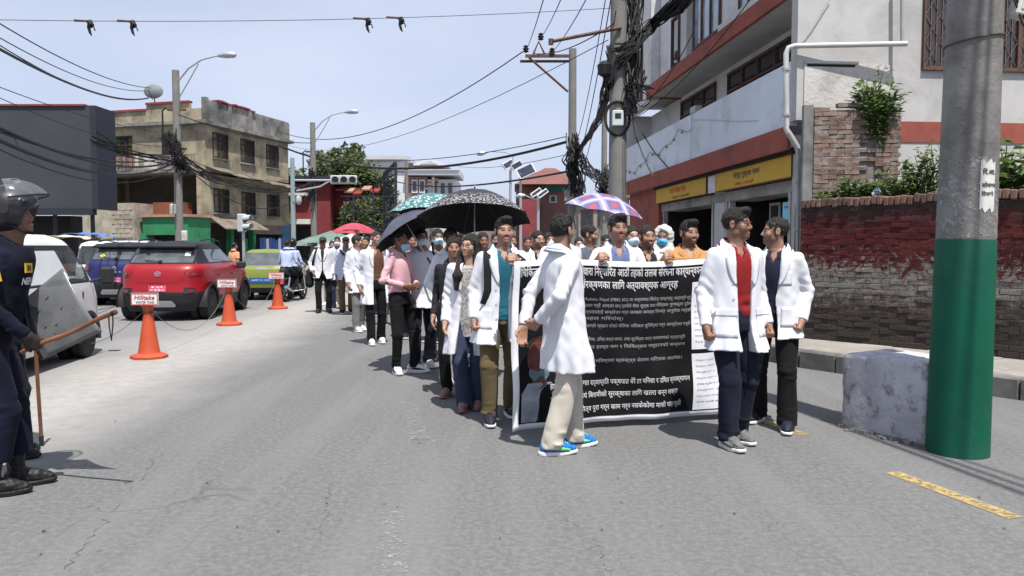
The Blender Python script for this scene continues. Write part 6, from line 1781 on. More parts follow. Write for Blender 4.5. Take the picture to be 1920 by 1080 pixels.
# the marchers
def G2(px, py): p = on(px, py); return (p.x, p.y)
C_beige = clothmat("beige_chino", (.47, .43, .37), .06); C_navy = clothmat("navy_trouser", (.012, .014, .026), .25); C_black = clothmat("black_trouser", (.010, .010, .011), .25)
C_khaki = clothmat("khaki_trouser", (.115, .085, .048), .1); C_jean = clothmat("dark_jeans", (.035, .045, .085), .15); C_grey = clothmat("grey_trouser", (.16, .155, .15), .1); C_stone = clothmat("stone_trouser", (.36, .35, .33), .14)
C_red = clothmat("maroon_shirt", (.20, .016, .018), .12); C_teal = clothmat("teal_polo", (.02, .105, .155), .12); C_blue = clothmat("dusty_blue_shirt", (.11, .145, .26), .1); C_must = clothmat("mustard_polo", (.38, .20, .07), .08)
C_dkshirt = clothmat("charcoal_shirt", (.022, .022, .025), .2); C_nshirt = clothmat("dark_navy_shirt", (.02, .02, .042), .2); C_pink = clothmat("pink_shirt", (.62, .36, .40), .06); C_brown = clothmat("brown_shirt", (.11, .058, .038), .15)
C_lblue = clothmat("light_blue_shirt", (.40, .47, .66), .06); C_print = mat("printed_kurta", (.30, .29, .27), .9, .6, 60, .1, 80); C_orange = clothmat("peach_shirt", (.62, .30, .17), .1)
S_blue = mat("blue_mesh_shoe", (.012, .14, .42), .6, .2, 30, .4, 120); S_grn = mat("lime_lace", (.16, .55, .14), .6, .2, 30, 0); S_grey = mat("grey_knit_shoe", (.13, .13, .135), .8, .2, 60, .4, 150)
S_navy = mat("navy_shoe", (.014, .015, .03), .6, .2, 30, .3, 90); S_white = mat("white_shoe", (.62, .62, .62), .6, .1, 30, .2, 60); S_sand = mat("rose_sandal", (.22, .12, .12), .7, .2, 20, .2, 60); S_blk = mat("black_shoe", (.015, .015, .016), .5, .2, 20, .2, 60)
GRP = "white-coated marchers"
p = G2(1056, 846)
A = Person("person", "man in long white coat, beige trousers and blue sneakers walking in front of the banner", p, 112, 1.735, 0,
           feet=((.07, -.12, 4), (-.055, .12, -14)), armL=((.21, .16, 1.16), (.17, .235, .925)), armR=((-.23, .14, 1.16), (-.03, .25, .93), True), head=(32, 4, 0), lean=(0, .02), seed=1, group=GRP)
A.body(.8, .7, hands=('relax', 'fist')).hair(vol=.012, hairline=.06).trousers(C_beige, .014, .05, .010, off=.0).shirt(C_lblue, 'long', True)
A.coat(hem=.60, flare=.012, open_=((1.50, .05), (1.3, .035), (1.0, .02), (.6, .05)), wide=1.0)
A.patch("side_seam", [(.055, .64), (.06, .64), (.045, 1.2), (.04, 1.2)], M_coatb, (-1, 0, 0), -.7, .002, thick=.002); A.pocket(-.02, .86, 1.03, .17, dirn=(-1, 0, 0), y0=-.7)
A.shoes(S_blue, m2=S_grn)
p = G2(1373, 832)
B = Person("person", "man in open white coat over a maroon shirt, wearing glasses and grey shoes", p, 14, 1.79, 0,
           feet=((.07, .06, 14), (-.085, -.09, -2)), armL=((.225, .04, 1.12), (.235, -.06, .88)), armR=((.23, .04, 1.12), (.25, -.05, .87)), head=(40, 2, 0), lean=(0, .0), seed=2, skin='d', bulk=1.06, group=GRP)
B.body(.35, .6, hands=('fist', 'fist')).hair('quiff', vol=.014, hairline=.056).glasses().trousers(C_navy, .01, .05, .006, off=.004).shirt(C_red, 'long', True)
B.coat(hem=.70, open_=((1.50, .062), (1.38, .058), (1.2, .058), (1.05, .052), (.9, .05), (.65, .06)), flare=.025, shift=-.0)
B.buttons(-.085, (1.18, 1.07, .96, .85)).pocket(-.14, .80, .99, .145, flap=True).pocket(.165, .80, .99, .13, flap=True).shoes(S_grey, m2=S_grey)
B.patch("chest_embroidery", [(.075, 1.275), (.125, 1.275), (.125, 1.295), (.075, 1.295)], M_ink, off=.004, thick=.001)
p = G2(1450, 800)
Cm = Person("person", "man in white coat over a navy shirt turning to talk, hand in pocket", p, -34, 1.745, 0,
   feet=((.13, -.10, 20), (-.17, .12, -10)), armL=((.225, .075, 1.13), (.215, -.03, .90)), armR=((.22, .06, 1.13), (.21, -.0, .89)), head=(-66, 2, 0), seed=3, lean=(0, .0), group=GRP)
Cm.body(.55, .6, hands=('fist', 'relax')).hair(vol=.008, hairline=.06).trousers(C_black, .012, .05, .008, off=.004).shirt(C_nshirt, 'long', True)
Cm.coat(hem=.74, open_=((1.50, .064), (1.38, .06), (1.2, .055), (1.05, .03), (.9, .05), (.65, .09)), flare=.025).pocket(.14, .84, 1.0, .12).pocket(.10, 1.17, 1.28, .09).shoes(S_navy, m2=S_blk)
p = G2(938, 790)
Dm = Person("person", "man in open white coat over a teal polo holding the banner's left end", p, 8, 1.75, 0,
   lean=(.05, 0), feet=((.115, .20, 10), (-.10, -.08, -6)), armL=hold(p, 8, 1.75, 970), armR=((.22, .04, 1.12), (.225, -.05, .86)), head=(6, 4, 0), seed=4, skin='m', bulk=1.05, group=GRP)
Dm.body(.22, 1.0, hands=('grip', 'fist')).hair('quiff', vol=.014, hairline=.058).trousers(C_khaki, .004, .06, .004, off=-.004).shirt(C_teal, 'short', True, hem=.86, off=.008)
Dm.coat(hem=.68, open_=((1.50, .078), (1.38, .066), (1.2, .045), (1.05, .038), (.9, .04), (.62, .06)), flare=.02, shift=.012).pocket(-.145, .80, .97, .12).buttons(-.05, (1.12, 1.0, .88)).shoes(S_navy, m2=S_blk)
bp_ = attach(Dm, "backpack", "black backpack on the man in the teal polo", "backpack")
for q in (-1, 1):
 pts = [Vector((q * .10, .10, 1.42)), Vector((q * .108, .03, 1.452))] + Dm.strap_pts([(q * .118, z, True) for z in np.linspace(1.40, 1.12, 9)] + [(q * .13, 1.06, True), (q * .15, 1.0, True)], .012)
 ribbon(pts, .062, .014).build("shoulder_strap", M_strap, bp_, True)
F = Field((-.2, .08, .9), (.2, .36, 1.5), .014); F.cone((-.08, .2, 1.02), (-.08, .19, 1.36), .085, .075, .05); F.cone((.08, .2, 1.02), (.08, .19, 1.36), .085, .075, .05); F.cone((0, .24, 1.0), (0, .23, 1.15), .08, .07, .05)
V, Q = F.mesh(); np_obj("pack", V, Q, M_strap, bp_)
p = G2(878, 768)
E = Person("person", "woman with long black hair in a white coat and jeans looking aside", p, -6, 1.62, 0,
           feet=((.08, .10, 8), (-.03, -.02, -6)), armL=((.22, .03, 1.13), (.2, -.06, .9)), armR=((.205, .03, 1.12), (.215, -.05, .87)), head=(-24, 3, 5), lean=(.03, 0), seed=5, skin='l', bulk=.9, group=GRP)
E.body(0, 0, .8, lips=(.36, .10, .10)).hair('long', vol=.012, hairline=.054).glasses().trousers(C_jean, .025, .04, .006, off=-.004).shirt(C_print, 'long', False, hem=.72, off=.006)
E.coat(hem=.56, open_=((1.5, .05), (1.3, .05), (1.05, .05), (.9, .06), (.5, .10)), flare=.05).shoes(S_sand, sole=S_sand, style='sandal', sole_t=.02)
p = G2(848, 716)
Fm = Person("person", "bearded man in white coat and stone trousers with a black sling bag", p, 26, 1.70, 0,
   feet=((.11, .10, 8), (-.09, -.05, -6)), armL=((.24, .0, 1.12), (.14, -.16, .98)), armR=((.26, .03, 1.13), (.12, -.16, .93)), head=(14, 8, 0), seed=6, skin='d', group=GRP)
Fm.body(.9, .9).hair(vol=.012).trousers(C_stone, .012, .05, .014).shirt(M_coat, 'long', True).coat(hem=.68, closed=True, lapel=False).shoes(S_white, style='sandal', sole_t=.03)
sb = attach(Fm, "sling_bag", "black sling bag worn across the bearded man's chest", "bag")
ribbon(Fm.strap_pts([(.13 - .27 * t, 1.44 - .42 * t, True) for t in np.linspace(0, 1, 14)], .012), .05, .008).build("strap", M_strap, sb, True)
F = Field((-.05, -.36, 1.0), (.25, -.08, 1.45), .014); F.cone((.10, -.19, 1.36), (.06, -.20, 1.12), .075, .085, .05); V, Q = F.mesh(); np_obj("bag", V, Q, M_strap, sb)
p = G2(852, 742)
Gm = Person("person", "person in black clothes partly hidden behind the long-haired woman", p, -10, 1.60, 1, feet=((.08, .05, 5), (-.07, -.04, -5)), seed=7, nocoat=True, head=(20, 0, 0), group=GRP)
Gm.body().hair(vol=.02).trousers(C_black).shirt(C_dkshirt, 'long').shoes(S_sand, sole=S_sand, style='sandal', sole_t=.02)
p = G2(752, 700)
H = Person("person", "man in a pink shirt and black trousers with white sneakers, arms folded at the waist", p, 62, 1.70, 0,
           feet=((.13, -.10, 26), (-.06, .02, -44)), armL=((.25, .02, 1.14), (.08, -.20, 1.06)), armR=((.27, .04, 1.15), (.0, -.24, 1.02), False), head=(14, 8, 0), seed=8, nocoat=True, skin='d', group=GRP, bulk=.94)
H.body(.4, .4, hands=('relax', 'relax'), bare=(0, 1)).hair(vol=.012).trousers(C_black, .0, .07, -.004).shirt(C_pink, 'long', True, hem=.93)
H.mask(drop=.055).shoes(S_white, m2=S_blk, sole_t=.035)
p = G2(792, 690)
I1 = Person("person", "man with glasses and a white face mask in a short-sleeved white coat", p, 20, 1.72, 0, feet=((.09, .06, 8), (-.10, -.06, -6)), armL=((.25, .0, 1.12), (.2, -.16, 1.02)), armR=((.26, .06, 1.13), (.2, -.09, .93)), head=(10, 6, 0), seed=9, group=GRP)
I1.body(.2, bare=(0, 1)).hair(vol=.013).glasses().mask(mat("white_mask", (.62, .70, .76), .8, .05, 30, .2, 90)).trousers(C_navy, .01).shirt(M_coat, 'short').coat(hem=.75, sleeves='short', closed=True, lapel=False).shoes(S_white)
p = G2(822, 672)
I2 = Person("person", "man in a blue face mask with a grey backpack strap under the black umbrella", p, 12, 1.74, 1, feet=((.10, .05, 6), (-.09, -.08, -6)), head=(8, 4, 0), seed=10, group=GRP, skin='d', armR=((.25, .05, 1.13), (.23, -.08, .9)))
I2.body(.2).hair(vol=.012).mask().trousers(C_grey, .01).shirt(C_grey, 'long').coat(M_coatb, hem=.6).shoes(S_blk)
p = G2(704, 645)
J = Person("person", "man in long white coat with rolled sleeves over a brown shirt and black trousers", p, 18, 1.74, 1, feet=((.10, .10, 8), (-.07, -.10, -6)), armR=((.26, .05, 1.13), (.24, -.06, .89)), head=(20, 6, 12), seed=11, group=GRP)
J.body(.3, hands=('relax', 'relax'), bare=(1,)).hair(vol=.012).trousers(C_black, .012).shirt(C_brown, 'long').coat(hem=.62, shift=.05, open_=((1.5, .07), (1.2, .08), (.9, .09), (.6, .10)), sleeves='long').shoes(S_white)
p = G2(672, 621)
K = Person("person", "dark-haired man in white coat and khaki-grey trousers with a black bag under his arm", p, 40, 1.70, 1, feet=((.09, .10, 8), (-.09, -.10, -6)), head=(50, 4, 0), seed=12, group=GRP)
K.body(.2).hair(vol=.018).trousers(C_grey, .012).shirt(C_lblue, 'long').coat(hem=.70).shoes(S_white)
kb = attach(K, "shoulder_bag", "black bag under the arm of the white-coated man beneath the red umbrella", "bag")
F = Field((.1, -.25, .8), (.4, .2, 1.35), .018); F.cone((.24, -.04, 1.2), (.25, -.03, .92), .07, .085, .04); V, Q = F.mesh(); np_obj("bag", V, Q, M_strap, kb)
ribbon([Vector((.27, -.1, 1.2)), Vector((.2, -.1, 1.38)), Vector((.13, 0, 1.47)), Vector((.2, .09, 1.36)), Vector((.27, .05, 1.2))], .04, .008).build("strap", M_strap, kb)
p = G2(607, 586)
Lm = Person("person", "man in dark cap and sunglasses, short white coat and black trousers", p, 8, 1.72, 1, feet=((.11, .02, 24), (-.10, -.05, -8)), armR=((.29, .06, 1.14), (.23, -.08, .95)), seed=13, skin='d', bulk=1.08, group=GRP)
Lm.body(.1, .6).hair(vol=.01).cap(mat("dark_cap", (.03, .032, .03), .8)).glasses(dark=True).trousers(C_black, .012).shirt(C_dkshirt, 'long', False).coat(hem=.78, open_=((1.5, .05), (1.3, .03), (1.15, .01), (.95, .012), (.78, .08))).shoes(S_blk, sole=S_blk)
lb = attach(Lm, "shoulder_bag", "black shoulder bag hanging beside the man in cap and sunglasses", "bag")
F = Field((-.5, -.2, .5), (-.15, .25, 1.0), .018); F.cone((-.30, .05, .92), (-.31, .05, .66), .08, .1, .04); V, Q = F.mesh(); np_obj("bag", V, Q, M_strap, lb)
ribbon([Vector((-.28, .05, .95)), Vector((-.2, -.1, 1.2)), Vector((-.14, -.08, 1.42)), Vector((-.13, .0, 1.48)), Vector((-.14, .1, 1.4)), Vector((-.26, .1, 1.0))], .04, .008).build("strap", M_strap, lb)
p = G2(650, 588)
Nn = Person("person", "man in a black cap and pale blue-white coat with a diagonal bag strap", p, 10, 1.72, 1, feet=((.10, .04, 6), (-.09, -.06, -6)), seed=14, group=GRP)
Nn.body(.2).hair(vol=.01).cap(mat("black_cap", (.014, .014, .016), .8)).trousers(C_khaki, .014).shirt(C_lblue, 'long').coat(M_coatb, hem=.76, open_=((1.5, .05), (1.3, .03), (1.15, .01), (.95, .012), (.78, .08))).shoes(S_blk)
nb = attach(Nn, "bag_strap", "dark diagonal bag strap on the pale blue-white coat", "strap")
ribbon(Nn.strap_pts([(-.12 + .26 * t, 1.43 - .42 * t, True) for t in np.linspace(0, 1, 12)], .012), .05, .008).build("strap_band", M_strap, nb)
p = G2(634, 580)
Oo = Person("person", "man in a pale mask half hidden behind the black-capped man", p, 8, 1.74, 2, seed=15, group=GRP)
Oo.body(.2).hair(vol=.012).mask(mat("white_mask", (.62, .70, .76))).trousers(C_jean).shirt(C_lblue, 'long').coat(M_coatb, hem=.7).shoes(S_blk)
p = G2(688, 604)
Oq = Person("person", "marcher with pale shirt behind the bag-carrying man under the red umbrella", p, 0, 1.70, 2, seed=16, nocoat=True, group=GRP, head=(-10, 0, 0))
Oq.body(.2).hair(vol=.014).trousers(C_grey).shirt(C_lblue, 'long').shoes(S_blk)
p = at(1052, 470, 7.4)
Q1 = Person("person", "man in white coat over a black shirt directly behind the front walker", (p.x, p.y), 30, 1.80, 0, head=(38, 3, 0), seed=17, skin='m', group=GRP, armR=((.26, -.02, 1.14), (.2, -.2, 1.05)))
Q1.body(.75, .6).hair('quiff', vol=.016).trousers(C_black).shirt(C_dkshirt, 'short', False).coat(hem=.7, open_=((1.5, .07), (1.3, .06), (1.05, .05), (.6, .08)), wide=1.06).shoes(S_blk)
p = at(1158, 470, 6.78)
Q2 = Person("person", "moustached man in white coat over a dusty blue shirt gripping the banner's top edge", (p.x, p.y), 6, 1.785, 0, head=(4, 2, 0), seed=18, skin='m', group=GRP, armR=hold(p, 6, 1.785, 1122), armL=((.27, .0, 1.13), (.24, -.18, 1.05)), bulk=1.04)
Q2.body(.25, .8, hands=('relax', 'grip')).hair('quiff', vol=.016, hairline=.056).trousers(C_grey).shirt(C_blue, 'long', True).coat(hem=.7, open_=((1.5, .075), (1.38, .075), (1.2, .07), (1.0, .06), (.6, .08))).shoes(S_white)
p = at(1180, 470, 8.0)
Q3 = Person("person", "man wearing a pale blue surgical mask behind the moustached man's shoulder", (p.x + .02, p.y), 4, 1.72, 1, head=(12, 4, 0), seed=19, skin='l', group=GRP)
Q3.body(.1).hair(vol=.014).glasses().mask(mat("pale_mask", (.52, .66, .78), .8, .05, 30, .2, 90)).trousers(C_navy).shirt(C_lblue, 'long').coat(M_coat).shoes(S_blk)
p = at(1213, 470, 7.5)
Q4 = Person("person", "bearded man in white coat over a black shirt right of the masked man", (p.x, p.y), 4, 1.71, 0, head=(10, 5, 0), seed=20, skin='m', group=GRP, bulk=1.05)
Q4.body(.9, .9).hair(vol=.012, hairline=.056).trousers(C_black).shirt(C_dkshirt, 'long', True).coat(open_=((1.5, .075), (1.38, .075), (1.2, .07), (1.0, .06), (.6, .08))).shoes(S_blk)
p = at(1244, 470, 9.0)
Q5 = Person("person", "person in a pale hood and bright blue face mask in front of the shop", (p.x, p.y), -8, 1.72, 1, head=(-12, 3, 0), seed=21, nocoat=True, skin='d', group=GRP)
Q5.body(0).mask(mat("blue_mask", (.10, .42, .68), .7, .05, 30, .2, 90)).trousers(C_navy).shirt(clothmat("hoodie_dark", (.03, .035, .05)), 'long', False, off=.02).shoes(S_blk)
F = Field(Q5.hc0 - V3(.2, .2, .22), Q5.hc0 + V3(.2, .2, .2), .01); T5 = lambda x, y, z: Q5.hc0 + Q5.HM @ V3(x, y, z)
F.ball(T5(0, .025, .02), (.118, .125, .128), .03, M=Q5.HM); F.cone(T5(0, .06, -.08), T5(.05, .0, -.17), .09, .09, .05); F.cone(T5(-.09, -.01, -.1), T5(-.05, -.08, -.19), .05, .05, .05); F.ball(T5(0, -.13, -.02), (.083, .12, .105), .02, 's', Q5.HM)
wv_ = waves(77, 6, .06); F.put(lambda X, Y, Z: .005 * wv_(X, Y, Z), Q5.hc0 - .25, Q5.hc0 + .25, op='+')
V, Q = F.mesh(); np_obj("hood", V, Q, clothmat("pale_hood", (.46, .46, .43), .08), Q5.e)
p = at(1291, 470, 6.98)
Q6 = Person("person", "stocky bearded man in a mustard polo holding the banner from behind", (p.x, p.y), 2, 1.74, 0, head=(14, 3, 0), seed=22, nocoat=True, skin='m', group=GRP, armR=hold(p, 2, 1.74, 1248), armL=((.29, .0, 1.13), (.27, -.1, .92)), bulk=1.16, bulkx=1.04)
Q6.body(.92, .8, hands=('relax', 'grip'), bare=(1,)).hair('quiff', vol=.015, hairline=.058).trousers(C_navy).shirt(C_must, 'short', True, hem=.86, off=.026).shoes(S_blk)
p = at(1008, 470, 9.6)
Q7 = Person("person", "man with glasses and a short beard further back beside the black umbrella", (p.x, p.y), 12, 1.70, 1, head=(18, 4, 0), seed=23, skin='l', group=GRP)
Q7.body(.8, .6).hair(vol=.014).glasses().trousers(C_navy).shirt(C_dkshirt, 'long').coat().shoes(S_blk)
p = at(1105, 470, 9.2)
Q8 = Person("person", "dark-haired marcher under the plaid umbrella, face turned away", (p.x, p.y), 30, 1.76, 1, head=(40, 0, 0), seed=24, skin='m', group=GRP)
Q8.body(.4, .4).hair(vol=.016).trousers(C_navy).shirt(C_lblue, 'long').coat().shoes(S_blk)
for i, (px, D, hgt, lbl, sd) in enumerate([(905, 9.6, 1.68, "shadowed marcher under the black umbrella's centre", 25), (990, 11.5, 1.66, "marcher far back beside the big umbrella's right rim", 26), (870, 10.5, 1.72, "dim marcher under the left half of the big umbrella", 27), (1195, 11.0, 1.74, "marcher with dark hair far back behind the pale-masked man", 28), (960, 13.0, 1.7, "marcher deep in the crowd behind the teal-polo man", 29), (770, 12.5, 1.70, "marcher beyond the pink-shirted man", 30)]):
 p = at(px, 470, D); q = Person("person", lbl, (p.x, p.y), random.uniform(-10, 20), hgt, 2, seed=sd, head=(random.uniform(-10, 30), 4, 0), skin=random.choice('md'), group=GRP)
 q.body(.4, .4).hair(vol=.013).trousers(C_navy).shirt(C_lblue, 'long').coat().shoes(S_blk)
for i, (src, px, D, yw, lbl) in enumerate([(Oq, 730, 14.5, 5, "pale-shirted marcher glimpsed left of the pink-shirted man"), (Oo, 716, 16.5, -6, "masked marcher far back beneath the red umbrella's right edge"), (Q8, 815, 12.0, -25, "white-coated marcher beyond the blue-masked man"), (Q7, 845, 13.5, 8, "bespectacled marcher deep under the black umbrella"), (Q4, 930, 11.5, -4, "bearded marcher behind the teal-polo man's shoulder"), (Q7, 1085, 12.0, -14, "bespectacled marcher behind the front walker's shoulder"), (K, 1135, 12.5, -30, "white-coated marcher under the plaid umbrella's centre"), (Q4, 1030, 10.6, 10, "bearded marcher left of the front walker"), (J, 665, 19.0, 0, "marcher at the tail left of the red umbrella"), (K, 622, 19.5, -30, "marcher at the tail behind the capped man")]):
 p = at(px, 470, D); o = copy_tree(src.e, None, (p.x, p.y, 0), R(yw)); o['label'] = lbl; k = random.uniform(.95, 1.0) * src.k; o.scale = (k, k, k)
# BANNER
M_bblk = mat("banner_black", (.007, .0065, .008), .65, .2, 3, .25, 9, bdist=.02, spec=.15)
M_bwht = mat("banner_white", (.74, .75, .78), .55, .03, 3, .2, 9, bdist=.02)
M_btxt = mat("banner_print_white", (.56, .56, .57), .6, .03, 3, 0)
BL, BRr = at(961, 490, 6.0), at(1400, 490, 6.72)
BL.z = BRr.z = 0
bdir = (BRr - BL); BW = bdir.length; bdir.normalize(); bnor = Vector((bdir.y, -bdir.x, 0))
if bnor.y > 0: bnor = -bnor
BH = 1.345
ban = empty("protest_banner", (BL.x, BL.y, 0), math.atan2(bdir.y, bdir.x), "black printed banner with white border and Devanagari lettering carried at the front", "banner")
def bz(u, v):
 t = u / BW; lift = .035 + .012 * math.sin(t * 5) + .03 * t
 bow = .05 * math.sin(math.pi * t) * (v / BH - .3) + .016 * math.sin(u * 9 + v * 3 + math.sin(u * 4)) * (1 - .4 * v / BH) + .008 * math.sin(u * 19 - v * 6) + .006 * math.sin(v * 13 + u * 5) + .03 * (1 - v / BH) * math.sin(u * 3.1)
 top = .012 * math.sin(t * 9.0) * (v / BH) - .02 * math.sin(math.pi * t) * (v / BH)
 return Vector((u + .006 * math.sin(v * 6), bow, lift + v + top))
def cloth(name, u0, u1, v0, v1, m, off, par, nu=60, nv=36, thick=0):
 nu = max(2, int(nu * (u1 - u0) / BW)); nv = max(2, int(nv * (v1 - v0) / BH)); vs = []
 for i in range(nu + 1):
  for j in range(nv + 1): p = bz(u0 + (u1 - u0) * i / nu, v0 + (v1 - v0) * j / nv); vs.append(p + Vector((0, -off, 0)))
 fs = [(i * (nv + 1) + j, (i + 1) * (nv + 1) + j, (i + 1) * (nv + 1) + j + 1, i * (nv + 1) + j + 1) for i in range(nu) for j in range(nv)]
 o = obj_from(name, vs, fs, m, par, True)
 if thick: md = o.modifiers.new("thick", 'SOLIDIFY'); md.thickness = thick; md.offset = -1
 return o
cloth("cloth", 0, BW, 0, BH, M_bwht, 0, ban, thick=.002)
cloth("black_field", .055, BW - .05, .045, BH - .045, M_bblk, .003, ban)
def banner_text(txt, u, v, h, width=None, m=M_btxt, name="lettering", bold=.012):
 vs, fs = text_mesh(dv(txt), 1.0, res=1, bold=bold)
 x0, x1 = min(p.x for p in vs), max(p.x for p in vs); k = (width / (x1 - x0)) if width else h
 obj_from(name, [bz(u + (p.x - x0) * k, v + p.y * h * .95) + Vector((0, -.0065, 0)) for p in vs], fs, m, ban)
def bv(py, px=1100):
 Y = 6.0 + (px - 961) / 440 * .72; return at(px, py, Y).z - .05
def bu(px):
 d = ray(px, 500); a = BL; # intersect with banner plane
 t = (a.to_2d().x * bnor.x + a.to_2d().y * bnor.y) / (d.x * bnor.x + d.y * bnor.y); p = d * t
 return (Vector((p.x, p.y, 0)) - Vector((BL.x, BL.y, 0))).dot(bdir)
L1 = bv(512, 1150)
banner_text("चिकित्सा शिक्षा आयोगद्वारा निर्धारित आठौं तहको तलब संरचना कार्यान्वयन", bu(974), L1 - .01, .098, bu(1318) - bu(974), bold=.012)
banner_text("सेवाग्राहीको संरक्षणका लागि अत्यावश्यक आग्रह", bu(1022), bv(538, 1150), .09, bu(1272) - bu(1022), bold=.012)
body_lines = [(561, 1050, 1298, "Medical College Medicine, Nepal (MBBS, BDS) का अध्ययनरत रेसिडेन्ट डाक्टरहरु अत्यन्तै न्यून"), (573, 1050, 1298, "निर्वाह भत्तामा काम गर्दै आएका छन् त्यसैले सेवा शुल्क तथा शैक्षिक गुणस्तर दुवैमा"), (585, 1050, 1298, "असर परेको यथार्थतालाई सम्बोधन गर्न सरकार समक्ष विनम्र अनुरोध गर्दछौं"), (597, 1050, 1170, "आवश्यक पहल गरियोस्।"),
              (611, 1050, 1295, "हामी नेपालको संविधानले प्रदान गरेको मौलिक अधिकार सुनिश्चित गर्न आन्दोलन गर्छौं"), (636, 1050, 1285, "सम्मानजनक पारिश्रमिक, उचित कार्य समय, तथा सुरक्षित कार्य वातावरणको प्रत्याभूति"), (650, 1050, 1285, "माग गर्दै आएका हाम्रा माग र चिकित्सक समुदायको सम्मान"), (676, 1050, 1280, "यस्तै अवस्था रहे भविष्यमा स्वास्थ्य सेवामा जटिलता आउनेछ।")]
M_btx2 = mat("banner_print_grey", (.27, .27, .28), .6, .1, 9, 0)
for py, a, b_, t in body_lines: banner_text(t, bu(a), bv(py, 1180), .040, bu(b_) - bu(a), M_btx2, bold=0)
for py, a, b_, t in [(718, 1030, 1292, "हाम्रो आफ्नो पेशागत दर्जाप्रति पक्षपात धेरै टर मनिसा र उचित व्यवस्थापन"), (741, 1030, 1270, "गरिने उपचार स्वयं बिरामीको सुरक्षाका लागि खतरा बन्न सक्छ"), (765, 1030, 1276, "हाम्रो नैतिक दायित्व पुरा गर्न काम गर्न नसकेकोमा माफी चाहन्छौं")]:
 banner_text(t, bu(a), bv(py, 1180), .062, bu(b_) - bu(a), bold=.006)
def printed(name, u0, u1, v0, v1, m): return cloth(name, u0, u1, v0, v1, m, .0055, ban, 40, 30)
M_doc = mat("document_print", (.66, .67, .72), .6, .06, 12, 0); M_doctxt = mat("document_ink", (.20, .20, .28), .7, .2, 5, 0)
u0 = bu(1297); u1 = BW - .06
printed("document", u0, u1, bv(652, 1330), bv(527, 1330), M_doc); printed("document", u0, u1, bv(764, 1330), bv(660, 1330), M_doc)
rl = random.Random(3)
for k in range(7): banner_text("नेपाल सरकार स्वास्थ्य मन्त्रालय"[: rl.randint(12, 30)], u0 + .03, bv(574 + 11 * k, 1330), .022, (u1 - u0) * rl.uniform(.55, .9), M_doctxt, "document_lettering", 0)
for k in range(8): banner_text("निर्देशन अनुसार कार्यान्वयन गर्ने"[: rl.randint(10, 30)], u0 + .03, bv(674 + 11 * k, 1330), .018, (u1 - u0) * rl.uniform(.5, .92), M_doctxt, "document_lettering", 0)
em = [bz(u0 + .05 + .028 * math.cos(t), bv(542, 1330) + .03 * math.sin(t)) + Vector((0, -.007, 0)) for t in np.linspace(0, 6, 18)]
obj_from("emblem", em, [tuple(range(18))], M_doctxt, ban)
em = [bz(u0 + .05 + .013 * math.cos(t), bv(542, 1330) + .013 * math.sin(t)) + Vector((0, -.0078, 0)) for t in np.linspace(0, 6, 12)]
obj_from("emblem_centre", em, [tuple(range(12))], M_doc, ban)
def blob(name, pts, m, off):
 return obj_from(name, [bz(u, v) + Vector((0, -off, 0)) for u, v in pts], [tuple(range(len(pts)))], m, ban)
def ell(cu, cv, ru, rv, n=20, a0=0, a1=6.28): return [(cu + ru * math.cos(t), cv + rv * math.sin(t)) for t in np.linspace(a0, a1, n, endpoint=(a1 < 6))]
pu = bu(1010)
blob("portrait_coat", [(pu - .14, .055), (pu + .17, .055), (pu + .165, .30), (pu + .10, .37), (pu - .09, .37), (pu - .145, .29)], mat("print_coat", (.26, .28, .33), .6, .3, 9, 0), .0055)
blob("portrait_shirt", [(pu - .06, .06), (pu + .085, .06), (pu + .06, .36), (pu - .045, .36)], mat("print_shirt", (.10, .15, .25), .6, .15, 9, 0), .0065)
blob("portrait_neck", ell(pu + .005, .40, .06, .08), mat("print_skin_dark", (.10, .05, .04), .6, .3, 20, 0), .0072)
blob("portrait_face", ell(pu + .005, .57, .10, .16), mat("print_skin", (.11, .035, .028), .6, .4, 14, 0), .0078)
blob("portrait_mask", ell(pu + .005, .455, .088, .075, 16), mat("print_mask", (.10, .16, .21), .6, .2, 12, 0), .0084)
blob("portrait_hair", ell(pu + .005, .66, .108, .085, 16, 0, 3.14), M_ink, .0084)
for q in (-1, 1): blob("portrait_eye", ell(pu + .005 + q * .04, .565, .02, .009, 10), M_ink, .0086)
blob("portrait_stethoscope", [(pu - .11, .10), (pu - .09, .10), (pu - .07, .32), (pu - .035, .37), (pu - .055, .38), (pu - .095, .33)], M_ink, .0088)
